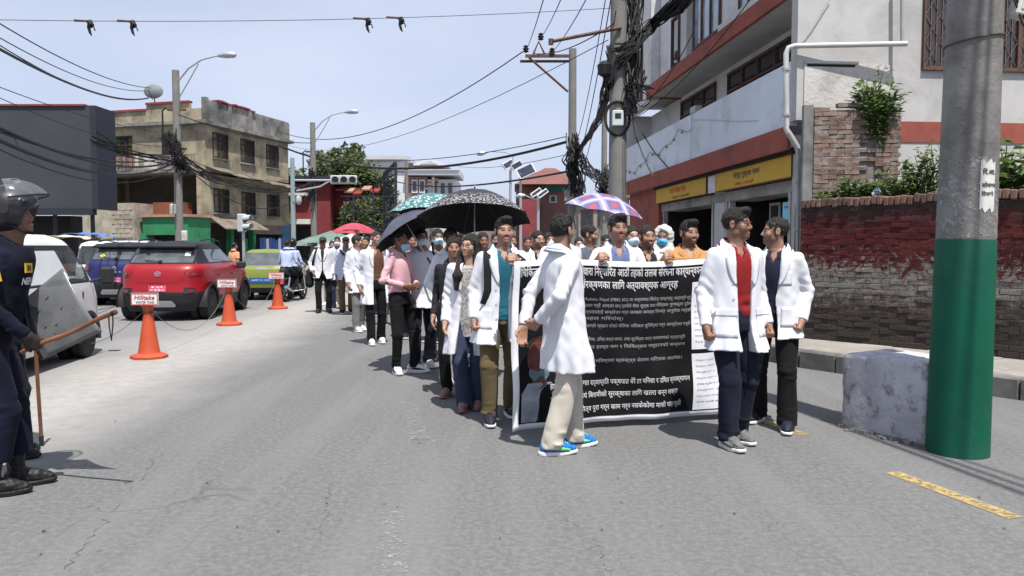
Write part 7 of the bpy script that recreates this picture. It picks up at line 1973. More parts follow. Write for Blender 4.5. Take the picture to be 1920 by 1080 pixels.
# UMBRELLAS
def umbrella(label, top, r, drop, hand, mfab, under=None, tilt=(0, 0), n=8, seed=0, name="umbrella"):
 t = empty(name, tuple(top), 0, label, "umbrella", "umbrellas held over the march"); t.rotation_euler = (R(tilt[0]), R(tilt[1]), seed)
 vs, fs = [(0, 0, 0)], []; nr = 6; seg = n * 4
 for j in range(1, nr + 1):
  rho = j / nr
  for k in range(seg):
   a = 2 * math.pi * k / seg; f = (k % 4) / 4; scal = 1 - .10 * rho * math.sin(math.pi * f) ; z = -drop * rho ** 1.7 + .05 * r * rho * math.sin(math.pi * f) * (1 if rho < 1 else .8)
   vs.append((r * rho * scal * math.cos(a), r * rho * scal * math.sin(a), z))
 for k in range(seg): fs.append((0, 1 + k, 1 + (k + 1) % seg))
 for j in range(nr - 1):
  for k in range(seg): a = 1 + j * seg; fs.append((a + k, a + seg + k, a + seg + (k + 1) % seg, a + (k + 1) % seg))
 o = obj_from("canopy", vs, fs, mfab, t, True)
 if under is not None:
  o2 = obj_from("lining", [(x * .995, y * .995, z - .006) for x, y, z in vs], [f[::-1] for f in fs], under, t, True)
 for k in range(n):
  a = 2 * math.pi * k / n; pts = [(r * q * math.cos(a), r * q * math.sin(a), -drop * q ** 1.7 - .010) for q in np.linspace(.02, 1.0, 7)]
  MB().tube(pts, .004, 4).build("rib", M_wood, t)
 MB().cyl((0, 0, .06), (0, 0, -.62), .007, n=8).build("shaft", M_galv, t); MB().tube([(0, 0, -.6), (0, 0, -.72), (.012, 0, -.76)], .014, 7).build("handle", M_blackleather, t); MB().cyl((0, 0, 0), (0, 0, .07), .012, .004, 8).build("ferrule", M_blackleather, t)
 return t
def floral(name, base, flower, lo=.55, hi=.98, scale=34, amt=.5):
 m, n, l, b = _new(name); t = n.new("ShaderNodeTexCoord"); p = t.outputs['Object']
 ln = n.new("ShaderNodeVectorMath"); ln.operation = 'LENGTH'; mp = n.new("ShaderNodeMapping"); mp.inputs['Scale'].default_value = (1, 1, 0); l.new(p, mp.inputs[0]); l.new(mp.outputs[0], ln.inputs[0])
 ring = _math(n, l, 'MULTIPLY', _range(n, l, ln.outputs['Value'], lo - .06, lo + .02), _range(n, l, ln.outputs['Value'], hi + .02, hi, 0, 1))
 vo = n.new("ShaderNodeTexVoronoi"); vo.inputs['Scale'].default_value = scale; l.new(p, vo.inputs['Vector'])
 dots = _range(n, l, vo.outputs['Distance'], amt - .08, amt, 1, 0)
 f = _math(n, l, 'MULTIPLY', ring, dots)
 l.new(_mixc(n, l, f, base, flower), b.inputs['Base Color']); b.inputs['Roughness'].default_value = .75; return m
M_under = mat("umbrella_lining", (.010, .010, .012), .8, .2, 3, 0)
M_umb1 = floral("black_floral_nylon", (.020, .020, .025), (.26, .26, .27), .42, .60, 40, .46)
M_umb2 = floral("teal_floral_nylon", (.045, .14, .14), (.45, .56, .57), .20, .62, 26, .42)
def plaid():
 m, n, l, b = _new("plaid_nylon"); t = n.new("ShaderNodeTexCoord"); s = n.new("ShaderNodeSeparateXYZ"); l.new(t.outputs['Object'], s.inputs[0])
 def band(v, f, ph, w):
  q = _math(n, l, 'FRACT', _math(n, l, 'ADD', _math(n, l, 'MULTIPLY', v, f), ph)); return _range(n, l, _math(n, l, 'ABSOLUTE', _math(n, l, 'SUBTRACT', q, .5)), w, w + .02, 1, 0)
 x, y = s.outputs[0], s.outputs[1]
 c = _mixc(n, l, band(x, 4.2, .1, .17), (.10, .085, .19), (.22, .20, .36)); c = _mixc(n, l, band(y, 4.2, .3, .17), c, (.24, .21, .38))
 c = _mixc(n, l, _math(n, l, 'MULTIPLY', band(x, 4.2, .6, .12), band(y, 4.2, .8, .12)), c, (.42, .05, .07))
 c = _mixc(n, l, band(x, 4.2, .1, .05), c, (.40, .38, .48)); c = _mixc(n, l, band(y, 4.2, .3, .05), c, (.40, .38, .48))
 l.new(c, b.inputs['Base Color']); b.inputs['Roughness'].default_value = .7; return m
p = at(890, 357, 8.4); umbrella("large black umbrella with a white floral rim over the marchers", p, .63, .33, None, M_umb1, M_under, (-13, 3), seed=.25)
p = at(800, 362, 9.4); umbrella("teal umbrella with white flower print behind the large black one", p, .50, .20, None, M_umb2, M_under, (0, -6), seed=.1)
p = at(752, 403, 9.2); umbrella("dark navy umbrella tilted down over the pink-shirted man", p, .49, .22, None, mat("navy_nylon", (.07, .072, .10), .45, .2, 3, .1, 20), M_under, (-20, -26), seed=.5)
p = at(1138, 364, 8.5); umbrella("purple plaid umbrella behind the moustached man", p, .46, .19, None, plaid(), M_under, (8, 9), seed=.3)
p = at(664, 418, 16.5); umbrella("red umbrella with pale panels far back in the march", p, .52, .22, None, mat("red_nylon", (.36, .055, .075), .6, .25, 4, .1, 20), None, (3, 0), seed=.2)
for i, (px, py, D, r, c, lbl) in enumerate([(622, 432, 34, 1.6, (.12, .19, .16), "grey-green market parasol behind the capped man"), (592, 440, 38, 1.5, (.16, .17, .16), "dull grey market parasol by the farther lamp pole"), (660, 437, 30, 1.5, (.36, .36, .35), "pale market parasol behind the red umbrella")]):
 p = at(px, py, D); t = empty("market_parasol", (p.x, p.y, 0), 0, lbl, "parasol", "market parasols by the red shop")
 vs = [(0, 0, p.z)] + [(r * math.cos(k * math.pi / 4), r * math.sin(k * math.pi / 4), p.z - .55) for k in range(8)]
 obj_from("canopy", vs, [(0, 1 + k, 1 + (k + 1) % 8) for k in range(8)], mat("parasol_%d" % i, c, .8, .2, 2, .2, 6), t); MB().cyl((0, 0, 0), (0, 0, p.z), .03, n=8).build("pole", M_wood, t)
# CONES
M_cone = mat("cone_orange", (.42, .068, .028), .55, .12, 5, .15, 30, dirt=(.42, .10, .05), dirt_amt=.3)
M_board = mat("cone_board", (.66, .64, .63), .6, .05, 6, 0, dirt=(.5, .45, .42), dirt_amt=.3); M_brd = mat("board_red", (.42, .04, .05), .6)
cones = [(280, 674, "nearest orange traffic cone with a small advert board"), (430, 611, "middle orange traffic cone with a small advert board"), (521, 580, "farthest orange traffic cone with a small advert board, by the motorcycle")]
c0_ = None; cpos = []
for px, py, lbl in cones:
 g = on(px, py); g = g * (1 + .14 / g.y) ; g.z = 0; g.y -= .12; cpos.append(g)
 t = empty("traffic_cone", (g.x, g.y + .12, 0), R(random.uniform(-6, 10)), lbl, "traffic cone", "cones along the lane")
 if c0_ is None:
  parts = []
  m1 = MB(); m1.lathe([(.235, 0), (.238, .035), (.21, .055), (.165, .068), (.15, .075)], 8, a0=R(22.5)); parts.append(m1.build("base", M_cone, t))
  m2 = MB(); m2.lathe([(.145, .07), (.135, .10), (.075, .50), (.058, .60), (.062, .615), (.062, .645), (.078, .72), (.074, .735)], 22); parts.append(m2.build("cone_body", M_cone, t, True))
  m4 = MB(); m4.tube([(.066 * math.cos(a), .066 * math.sin(a), .62) for a in np.linspace(0, 6.28, 20)], .008, 5); parts.append(m4.build("rope_ring", M_cab, t))
  b_ = MB(); b_.box((0, -.085, .80), (.36, .02, .165)); parts.append(b_.build("advert_board", M_board, t))
  fm = MB(); fm.box((0, -.097, .875), (.35, .004, .012)).box((0, -.097, .725), (.35, .004, .012)).box((-.172, -.097, .80), (.010, .004, .14)).box((.172, -.097, .80), (.010, .004, .14)); parts.append(fm.build("board_border", M_brd, t))
  parts.append(flat_text("lettering", "Hilltake", facing((0, -.0985, .822), (1, 0, 0), (0, 0, 1)), M_brd, t, .27, .06, bold=.02, shear=.2)); parts.append(flat_text("lettering", "WATER TANK", facing((.01, -.0985, .757), (1, 0, 0), (0, 0, 1)), M_ink, t, .25, .036, bold=.01))
  c0_ = parts
 else:
  for q in c0_: inst(q.name.split('.')[0], q.data, t, (0, 0, 0))
for i in range(2):
 a = cpos[i] + Vector((.07, .12, .62)); b_ = cpos[i + 1] + Vector((-.07, .12, .62)); pts = sag(a, b_, .45, 26)
 tag(MB().tube(pts, .0045, 5).build("cone_rope", mat("old_rope", (.16, .15, .13), .9)), ["sagging rope between the nearest and middle cones", "sagging rope between the middle and farthest cones"][i], "rope", "ropes linking the cones")
g = cpos[0]; tag(MB().tube(sag(g + Vector((-.07, .12, .62)), on(60, 665) + Vector((0, 0, .3)), .3, 20), .0045, 5).build("cone_rope", MATS["old_rope"]), "rope running from the nearest cone towards the police", "rope", "ropes linking the cones")
lit = MB(); rl = random.Random(9)
for k in range(60):
 px, py = rl.uniform(60, 1900), rl.uniform(640, 1060); g = on(px, py)
 if g.x < -6 or g.x > 4.5: continue
 s = rl.uniform(.004, .014) ; a = rl.uniform(0, 6.28)
 lit.add([(g.x + s * math.cos(a + q) * rl.uniform(.5, 1.2), g.y + s * math.sin(a + q) * rl.uniform(.5, 1.2), .005 + rl.uniform(0, .008)) for q in (0, 1.5, 3, 4.6)], [(0, 1, 2, 3)])
tag(lit.build("litter", mat("dry_litter", (.07, .06, .05), .9, .5, 3, 0)), "scattered dry leaf scraps and grit on the road", "litter", kind='stuff')
# VEHICLES
M_tyre = mat("tyre_rubber", (.018, .018, .018), .85, .2, 10, .3, 60); M_rim = mat("alloy_rim", (.18, .18, .19), .35, .1, 5, 0, metal=.7); M_clad = mat("black_cladding", (.022, .022, .024), .6, .15, 8, .1, 80)
M_chrome = mat("chrome", (.6, .6, .62), .15, .05, 3, 0, metal=1.); M_tail = mat("tail_lamp", (.16, .012, .015), .2, .2, 6, 0, coat=.5); M_tint = glassmat("tinted_glass", (.055, .064, .068), .03)  # tinted glass base is lightened to carry some reflected sky
def carpaint(n, c): return mat(n, c, .4, .06, 2, 0, spec=.35, coat=.35, dirt=tuple(x * .8 + .01 for x in c), dirt_amt=.25)
class Car:
 def __init__(s, name, label, loc, yaw, rows, n=5.0, group=None, nz=44, na=128):
  s.e = empty(name, loc, R(yaw), label, "car" if 'car' in name else "van", group)
  rows = np.array(rows, float); zs = np.linspace(rows[0, 0], rows[-1, 0], nz)
  def cr(col):
   t = np.interp(zs, rows[:, 0], rows[:, col]); k = np.array([.25, .5, .25]); return np.convolve(np.pad(t, 1, 'edge'), k, 'valid')
  yr, yf, w = cr(1), cr(2), cr(3); V = []
  for j in range(nz):
   for i in range(na):
    a = 2 * math.pi * i / na; c, d = math.cos(a), math.sin(a)
    V.append((w[j] * math.copysign(abs(c) ** (2 / n), c), (yr[j] + yf[j]) / 2 + (yf[j] - yr[j]) / 2 * math.copysign(abs(d) ** (2 / n), d), zs[j]))
  V.append((0, (yr[-1] + yf[-1]) / 2, zs[-1] + .02)); s.V = [Vector(v) for v in V]
  s.Q = [(j * na + i, j * na + (i + 1) % na, (j + 1) * na + (i + 1) % na, (j + 1) * na + i) for j in range(nz - 1) for i in range(na)] + [((nz - 1) * na + i, (nz - 1) * na + (i + 1) % na, nz * na) for i in range(na)]
  s.bvh = BVHTree.FromPolygons(s.V, s.Q); s.left = list(s.Q)
 def panel(s, name, m, test, par=None, off=0.):
  take, keep = [], []
  for q in s.left:
   c = sum((s.V[i] for i in q), Vector()) / len(q); nn = (s.V[q[1]] - s.V[q[0]]).cross(s.V[q[2]] - s.V[q[0]])
   (take if test(c, nn.normalized() if nn.length > 0 else nn) else keep).append(q)
  s.left = keep
  if not take: return None
  ids = sorted({i for q in take for i in q}); mp = {k: i for i, k in enumerate(ids)}
  o = obj_from(name, [s.V[i] for i in ids], [tuple(mp[i] for i in q) for q in take], m, par or s.e, True)
  return o
 def stick(s, name, pts, m, dirn, off=.006, par=None, thick=.0):
  d = Vector(dirn); vs = []
  for a, z in pts:
   o = Vector((a, 0, z)) if abs(d.y) > .5 else Vector((0, a, z)); o = o - d * 8
   h = s.bvh.ray_cast(o, d); vs.append((h[0] if h[0] is not None else o + d * 7) - d * off)
  c = sum(vs, Vector()) / len(vs); n = len(vs)
  o = obj_from(name, vs + [c - d * 0.004], [(i, (i + 1) % n, n) for i in range(n)], m, par or s.e, True)
  if thick: md = o.modifiers.new("thick", 'SOLIDIFY'); md.thickness = thick; md.offset = 0
  return o
 def wheels(s, spots, r, w, width=.19):
  for x, y in spots:
   sg = 1 if x > 0 else -1; t = empty("wheel"); t.parent = s.e; t.location = (x, y, r)
   MBt = MB(); MBt.v, MBt.f = [], []
   prof_ = [(r * .62, -width / 2), (r * .93, -width / 2), (r, -width * .36), (r, width * .36), (r * .93, width / 2), (r * .62, width / 2)]
   MBt.lathe(prof_, 28); o = MBt.build("tyre", M_tyre, t, True, Matrix.Rotation(R(90), 4, 'Y'))
   rm = MB(); rm.lathe([(r * .60, -.02), (r * .62, .0), (r * .55, .012)], 24, (0, 0, width / 2 - .03))
   for k in range(5): a = k * 2 * math.pi / 5; rm.box((math.cos(a) * r * .3, math.sin(a) * r * .3, width / 2 - .02), (r * .6, r * .16, .02), a)
   rm.cyl((0, 0, width / 2 - .04), (0, 0, width / 2), r * .14, n=12)
   rm.build("rim", M_rim, t, False, Matrix.Rotation(R(90 * sg), 4, 'Y'))
   ar = MB(); vs = []
   for k in range(15):
    a = R(-8) + R(196) * k / 14; vs += [Vector((0, math.cos(a) * r * 1.16, math.sin(a) * r * 1.16)), Vector((0, math.cos(a) * r * 1.36, math.sin(a) * r * 1.36)), Vector((-sg * .22, math.cos(a) * r * 1.16, math.sin(a) * r * 1.16))]
   vs = [Vector((x + sg * (w - abs(x) + .012) + v.x, y + v.y, r + v.z)) for v in vs]
   fs = [(3 * k, 3 * k + 1, 3 * k + 4, 3 * k + 3) for k in range(14)] + [(3 * k, 3 * k + 3, 3 * k + 5, 3 * k + 2) for k in range(14)]
   ar.add(vs, fs).build("arch_trim", M_clad, s.e, True)
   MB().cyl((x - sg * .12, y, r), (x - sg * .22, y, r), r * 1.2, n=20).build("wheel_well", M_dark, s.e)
 def arches(s, spots, r):
  s.left = [q for q in s.left if not any((lambda c: abs(c.x) > abs(x) - .35 and c.x * x > 0 and math.hypot(c.y - y, c.z - r) < r * 1.2)(sum((s.V[i] for i in q), Vector()) / len(q)) for x, y in spots)]
def circ(a, z, ra, rz, n=16): return [(a + ra * math.cos(t), z + rz * math.sin(t)) for t in np.linspace(0, 6.283, n, endpoint=False)]
def rect(a0, a1, z0, z1, n=5): return [(a0 + (a1 - a0) * i / n, z0) for i in range(n)] + [(a1, z0), (a1, z1)] + [(a1 + (a0 - a1) * i / n, z1) for i in range(1, n + 1)]
SUV = [(.20, .14, 3.66, .78), (.34, .05, 3.76, .84), (.55, .0, 3.82, .87), (.74, .03, 3.80, .87), (.92, .04, 3.74, .875), (1.03, .07, 3.56, .87), (1.10, .11, 3.1, .845), (1.17, .20, 2.8, .785), (1.30, .36, 2.50, .73), (1.46, .50, 2.16, .665), (1.54, .52, 1.98, .64), (1.58, .62, 1.8, .58), (1.60, .8, 1.6, .45)]
def suv(name, label, loc, yaw, paint, roof, plate, plate_text, group):
 c = Car(name, label, loc, yaw, SUV, 5.2, group)
 wsp = [(.76, .66), (-.76, .66), (.76, 3.08), (-.76, 3.08)]; c.arches(wsp, .33)
 rear = lambda p, n: n.y < -.45
 c.panel("rear_window", M_tint, lambda p, n: rear(p, n) and 1.19 < p.z < 1.44 and abs(p.x) < .60)
 c.panel("windscreen", M_tint, lambda p, n: n.y > .45 and 1.17 < p.z < 1.46)
 for q in (-1, 1):
  for ya, yb in ((.75, 1.42), (1.48, 2.3)): c.panel("side_window", M_tint, lambda p, n: n.x * q > .5 and 1.18 < p.z < 1.44 and ya < p.y < yb)
 c.panel("rear_bumper", M_clad, lambda p, n: p.z < .60 and p.y < .7)
 c.panel("front_bumper", M_clad, lambda p, n: p.z < .60 and p.y > 3.1)
 for q in (-1, 1): c.panel("sill_cladding", M_clad, lambda p, n: p.z < .46 and p.x * q > 0)
 c.panel("roof", roof, lambda p, n: p.z > 1.44 or (p.z > 1.16 and (abs(n.x) > .5 or rear(p, n))))
 c.panel("body_panels", paint, lambda p, n: True)
 MB().add([(-.62, .36, 1.50), (.62, .36, 1.50), (.60, .62, 1.575), (-.60, .62, 1.575), (-.61, .37, 1.465), (.61, .37, 1.465), (.60, .6, 1.50), (-.60, .6, 1.50)], [(0, 1, 2, 3), (7, 6, 5, 4), (0, 4, 5, 1), (1, 5, 6, 2), (3, 2, 6, 7), (0, 3, 7, 4)]).build("spoiler", roof, c.e)
 for q in (-1, 1):
  tl = c.stick("tail_light", [(q * .50, .98), (q * .56, 1.035), (q * .70, 1.05), (q * .80, 1.02), (q * .81, .94), (q * .76, .885), (q * .64, .87), (q * .55, .90)], M_clad, (0, 1, 0), .010)
  c.stick("lamp", circ(q * .66, .965, .07, .055), M_tail, (0, 1, 0), .022, tl); c.stick("lamp", circ(q * .755, .96, .04, .05), M_tail, (0, 1, 0), .024, tl)
  c.stick("fog_lamp", rect(q * .60 - .10, q * .60 + .10, .56, .68), M_clad, (0, 1, 0), .012)
  c.stick("reflector", circ(q * .62, .62, .06, .04), M_tail, (0, 1, 0), .02)
  MB().tube([(q * .62, .75, 1.62), (q * .64, 1.3, 1.66), (q * .62, 1.95, 1.61)], .016, 6).build("roof_rail", M_clad, c.e)
  m = MB(); m.bevbox((q * .97, 2.42, 1.08), (.20, .12, .15), .03).tube([(q * .80, 2.45, 1.04), (q * .9, 2.43, 1.06)], .025, 6); m.build("mirror", M_clad, c.e)
  for yy in (1.05, 2.0):
   MB().tube([(q * .882, yy - .08, .90), (q * .90, yy, .905), (q * .882, yy + .08, .90)], .012, 5).build("door_handle", roof, c.e)
 for q in (-1, 1):
  for yy, za, zb in ((.95, .5, 1.17), (1.62, .46, 1.17), (2.55, .46, 1.12)): c.stick("door_seam", [(yy, za), (yy + .012, za), (yy + .012, zb), (yy, zb)], M_clad, (-q, 0, 0), .003)
  c.stick("hatch_seam", [(q * .63, .62), (q * .642, .62), (q * .60, 1.17), (q * .588, 1.17)], M_clad, (0, 1, 0), .003)
 c.stick("hatch_seam", rect(-.62, .62, .765, .775), M_clad, (0, 1, 0), .004)
 lg = c.stick("emblem", circ(0, .955, .062, .052), M_chrome, (0, 1, 0), .014)
 c.stick("emblem_field", circ(0, .955, .046, .038), paint, (0, 1, 0), .018, lg)
 c.stick("emblem_mark", [(-.034, .972), (.034, .972), (.03, .958), (.008, .956), (.008, .922), (-.008, .922), (-.008, .956), (-.03, .958)], M_chrome, (0, 1, 0), .021, lg)
 c.stick("number_plate", rect(-.17, .17, .60, .725), plate, (0, 1, 0), .014)
 pv = c.bvh.ray_cast(Vector((0, -8, .66)), Vector((0, 1, 0)))[0]
 flat_text("plate_lettering", dv(plate_text[0]), facing((0, pv.y - .024, .69), (1, 0, 0), (0, 0, 1)), M_bwht, c.e, .22, .04, bold=.02); flat_text("plate_lettering", dv(plate_text[1]), facing((0, pv.y - .024, .635), (1, 0, 0), (0, 0, 1)), M_bwht, c.e, .26, .045, bold=.02)
 c.stick("skid_plate", [(-.27, .42), (.27, .42), (.34, .33), (.31, .29), (-.31, .29), (-.34, .33)], mat("satin_silver", (.5, .5, .5), .35, .05, 4, 0, metal=.6), (0, 1, 0), .016)
 w = MB(); w.tube([(.0, .19, 1.195), (-.14, .21, 1.21), (-.30, .225, 1.215)], .010, 5).cyl((0, .16, 1.19), (0, .24, 1.20), .03, n=10); w.build("rear_wiper", M_clad, c.e)
 c.stick("rear_sticker", rect(.42, .52, 1.31, 1.39), M_bwht, (0, 1, 0), .008)
 c.wheels(wsp, .33, .87)
 MB().bb(-.7, .7, .4, 3.4, .2, .55).build("underbody", M_dark, c.e)
 return c
P_red = carpaint("red_metallic", (.27, .004, .009)); P_blue = carpaint("blue_metallic", (.006, .012, .085)); P_blk = mat("black_roof_paint", (.010, .010, .011), .5, .2, 3, 0, spec=.25, coat=.12); P_pink = mat("red_plate", (.55, .06, .12), .5)
g = on(296, 604)
suv("car", "red compact SUV with black roof seen from behind, between the cones", (g.x, g.y, 0), 4, P_red, P_blk, P_pink, ("बा. २३ च", "७३४०"), "cars queuing in the left lane")
g = on(214, 574)
cb = suv("car", "dark blue hatchback partly hidden behind the red SUV", (g.x, g.y, 0), 7, P_blue, P_blk, P_pink, ("प्रदेश ३", "२४०५"), "cars queuing in the left lane")
cb.stick("yellow_sticker", [(-.42, 1.27), (-.36, 1.33), (-.30, 1.27), (-.36, 1.21)], mat("yellow_vinyl", (.62, .6, .04), .6), (0, 1, 0), .01)
yb_ = cb.bvh.ray_cast(Vector((0, -8, .86)), Vector((0, 1, 0)))[0].y
for k in range(6): MB().box((-.25 + .1 * k, yb_ - .008, .86), (.045, .012, .035)).build("badge_letter", M_chrome, cb.e)
VAN = [(.22, .06, 3.22, .62), (.32, .02, 3.33, .67), (.55, .0, 3.37, .69), (.80, .0, 3.36, .69), (.98, .02, 3.27, .685), (1.06, .03, 3.18, .67), (1.2, .05, 3.05, .64), (1.45, .10, 2.78, .59), (1.56, .14, 2.62, .56), (1.62, .22, 2.5, .50), (1.645, .4, 2.3, .38)]
M_vwin = glassmat("van_window", (.03, .034, .036), .05); M_clear = mat("clear_window", (.10, .12, .12), .05, .05, 3, 0, spec=.6, alpha=.30)
def van(label, loc, yaw, paint, lower=None, white_panes=False):
 c = Car("van", label, loc, yaw, VAN, 6.5, None)
 wsp = [(.60, .55), (-.60, .55), (.60, 2.72), (-.60, 2.72)]; c.arches(wsp, .27)
 c.panel("windscreen", M_clear, lambda p, n: n.y > .5 and 1.06 < p.z < 1.50)
 for q in (-1, 1): c.panel("front_door_window", M_clear, lambda p, n: n.x * q > .5 and 1.04 < p.z < 1.44 and 1.98 < p.y < 2.74)
 for q in (-1, 1):
  for ya, yb in ((.2, .9), (1., 1.9)): c.panel("rear_side_window", mat("white_reflection_pane", (.62, .64, .66), .25, .05, 3, 0) if white_panes else M_vwin, lambda p, n: n.x * q > .5 and 1.04 < p.z < 1.44 and ya < p.y < yb)  # white panes have their bright reflection painted as base colour
 c.panel("rear_window", M_vwin, lambda p, n: n.y < -.5 and 1.06 < p.z < 1.46)
 c.panel("window_band", M_clad, lambda p, n: abs(n.x) > .5 and 1.00 < p.z < 1.50 and p.y < 2.9)
 c.panel("front_bumper", M_clad if lower is None else lower, lambda p, n: p.z < .42 and p.y > 3.0)
 c.panel("rear_bumper", M_clad if lower is None else lower, lambda p, n: p.z < .42 and p.y < .2)
 if lower is not None: c.panel("lower_panels", lower, lambda p, n: p.z < .95)
 c.panel("body_panels", paint, lambda p, n: True)
 for q in (-1, 1):
  m = MB(); m.bevbox((q * .86, 2.92, 1.10), (.17, .10, .24), .03).tube([(q * .66, 2.88, 1.02), (q * .8, 2.9, 1.06)], .02, 6); m.build("mirror", M_clad, c.e)
  c.stick("headlamp", circ(q * .5, .72, .11, .08), M_chrome, (0, -1, 0), .01)
  for yy in (1.95, .96): c.stick("door_seam", [(yy, .34), (yy + .012, .34), (yy + .012, 1.5), (yy, 1.5)], M_clad, (-q, 0, 0), .004)
  MB().tube([(q * .705, 2.05, .93), (q * .72, 2.12, .935), (q * .705, 2.2, .93)], .012, 5).build("door_handle", M_clad, c.e)
 c.stick("rust_spot", circ(2.55, .86, .03, .05, 8), mat("rust", (.16, .06, .03), .9), (-1, 0, 0), .004); c.stick("rust_spot", circ(2.3, .62, .025, .02, 8), MATS["rust"], (-1, 0, 0), .004)
 for x in (-.32, .32):
  st_ = empty("seat"); st_.parent = c.e; MB().bevbox((x, 2.0, .62), (.46, .5, .14), .04).build("cushion", M_clad, st_); MB().bevbox((x, 1.72, .95), (.46, .14, .62), .05).build("backrest", M_clad, st_)
 MB().tube([(.32 + .17 * math.cos(t), 2.62 + .08 * math.sin(t), .98 + .15 * math.sin(t)) for t in np.linspace(0, 6.28, 20)], .014, 5).build("steering_wheel", M_clad, c.e)
 c.wheels(wsp, .27, .69, .15); MB().bb(-.55, .55, .3, 3.1, .25, .5).build("underbody", M_dark, c.e)
 return c
P_wht = carpaint("white_enamel", (.66, .67, .68)); P_gry = carpaint("grey_green_enamel", (.26, .32, .29))
g = on(165, 670)
vv = van("white microvan with black mirror behind the police officer's shield", (0, 0, 0), 8, P_wht, None, True)
ya = R(8); off = Matrix.Rotation(ya, 3, 'Z') @ Vector((.66, 2.72, 0)); vv.e.location = (g.x - off.x, g.y - off.y, 0)
g = at(140, 470, 21); v2 = van("white-roofed green microbus beyond the white van", (g.x, g.y, 0), -60, P_wht, P_gry)
HB = [(.22, .12, 3.2, .62), (.34, .04, 3.3, .69), (.55, .0, 3.32, .72), (.75, .03, 3.3, .72), (.86, .06, 3.2, .715), (.92, .10, 2.7, .70), (.97, .14, 2.55, .67), (1.15, .30, 2.3, .62), (1.33, .44, 1.98, .56), (1.39, .52, 1.85, .52), (1.41, .7, 1.6, .4)]
P_lime = carpaint("lime_green", (.17, .20, .025))
g = on(490, 564); c = Car("car", "yellow-green old hatchback with a blue number plate ahead of the cones", (g.x, g.y, 0), 5, HB, 6.0, "cars queuing in the left lane")
wsp = [(.62, .6), (-.62, .6), (.62, 2.7), (-.62, 2.7)]; c.arches(wsp, .26)
c.panel("rear_window", M_tint, lambda p, n: n.y < -.4 and .98 < p.z < 1.32 and abs(p.x) < .54); c.panel("windscreen", M_tint, lambda p, n: n.y > .4 and .98 < p.z < 1.34)
[c.panel("side_window", M_tint, lambda p, n: n.x * q > .5 and .98 < p.z < 1.31 and ya < p.y < yb) for q in (-1, 1) for ya, yb in ((.6, 1.2), (1.26, 2.0))]; c.panel("bumper", M_clad, lambda p, n: p.z < .36); c.panel("body_panels", P_lime, lambda p, n: True)
for q in (-1, 1): c.stick("tail_light", rect(q * .61 - .06, q * .61 + .06, .70, .92), M_tail, (0, 1, 0), .012)
c.stick("garnish", rect(-.46, .46, .86, .93), mat("grey_garnish", (.20, .21, .22), .5), (0, 1, 0), .01); c.stick("number_plate", rect(-.33, .33, .50, .64), mat("blue_plate", (.02, .10, .32), .5), (0, 1, 0), .012)
flat_text("plate_lettering", dv("प्रदेश ३ २४५"), facing((0, -.022, .57), (1, 0, 0), (0, 0, 1)), mat("plate_white", (.5, .55, .6), .6), c.e, .52, .06, bold=.02); c.wheels(wsp, .26, .72, .15); MB().bb(-.55, .55, .3, 2.9, .2, .5).build("underbody", M_dark, c.e)
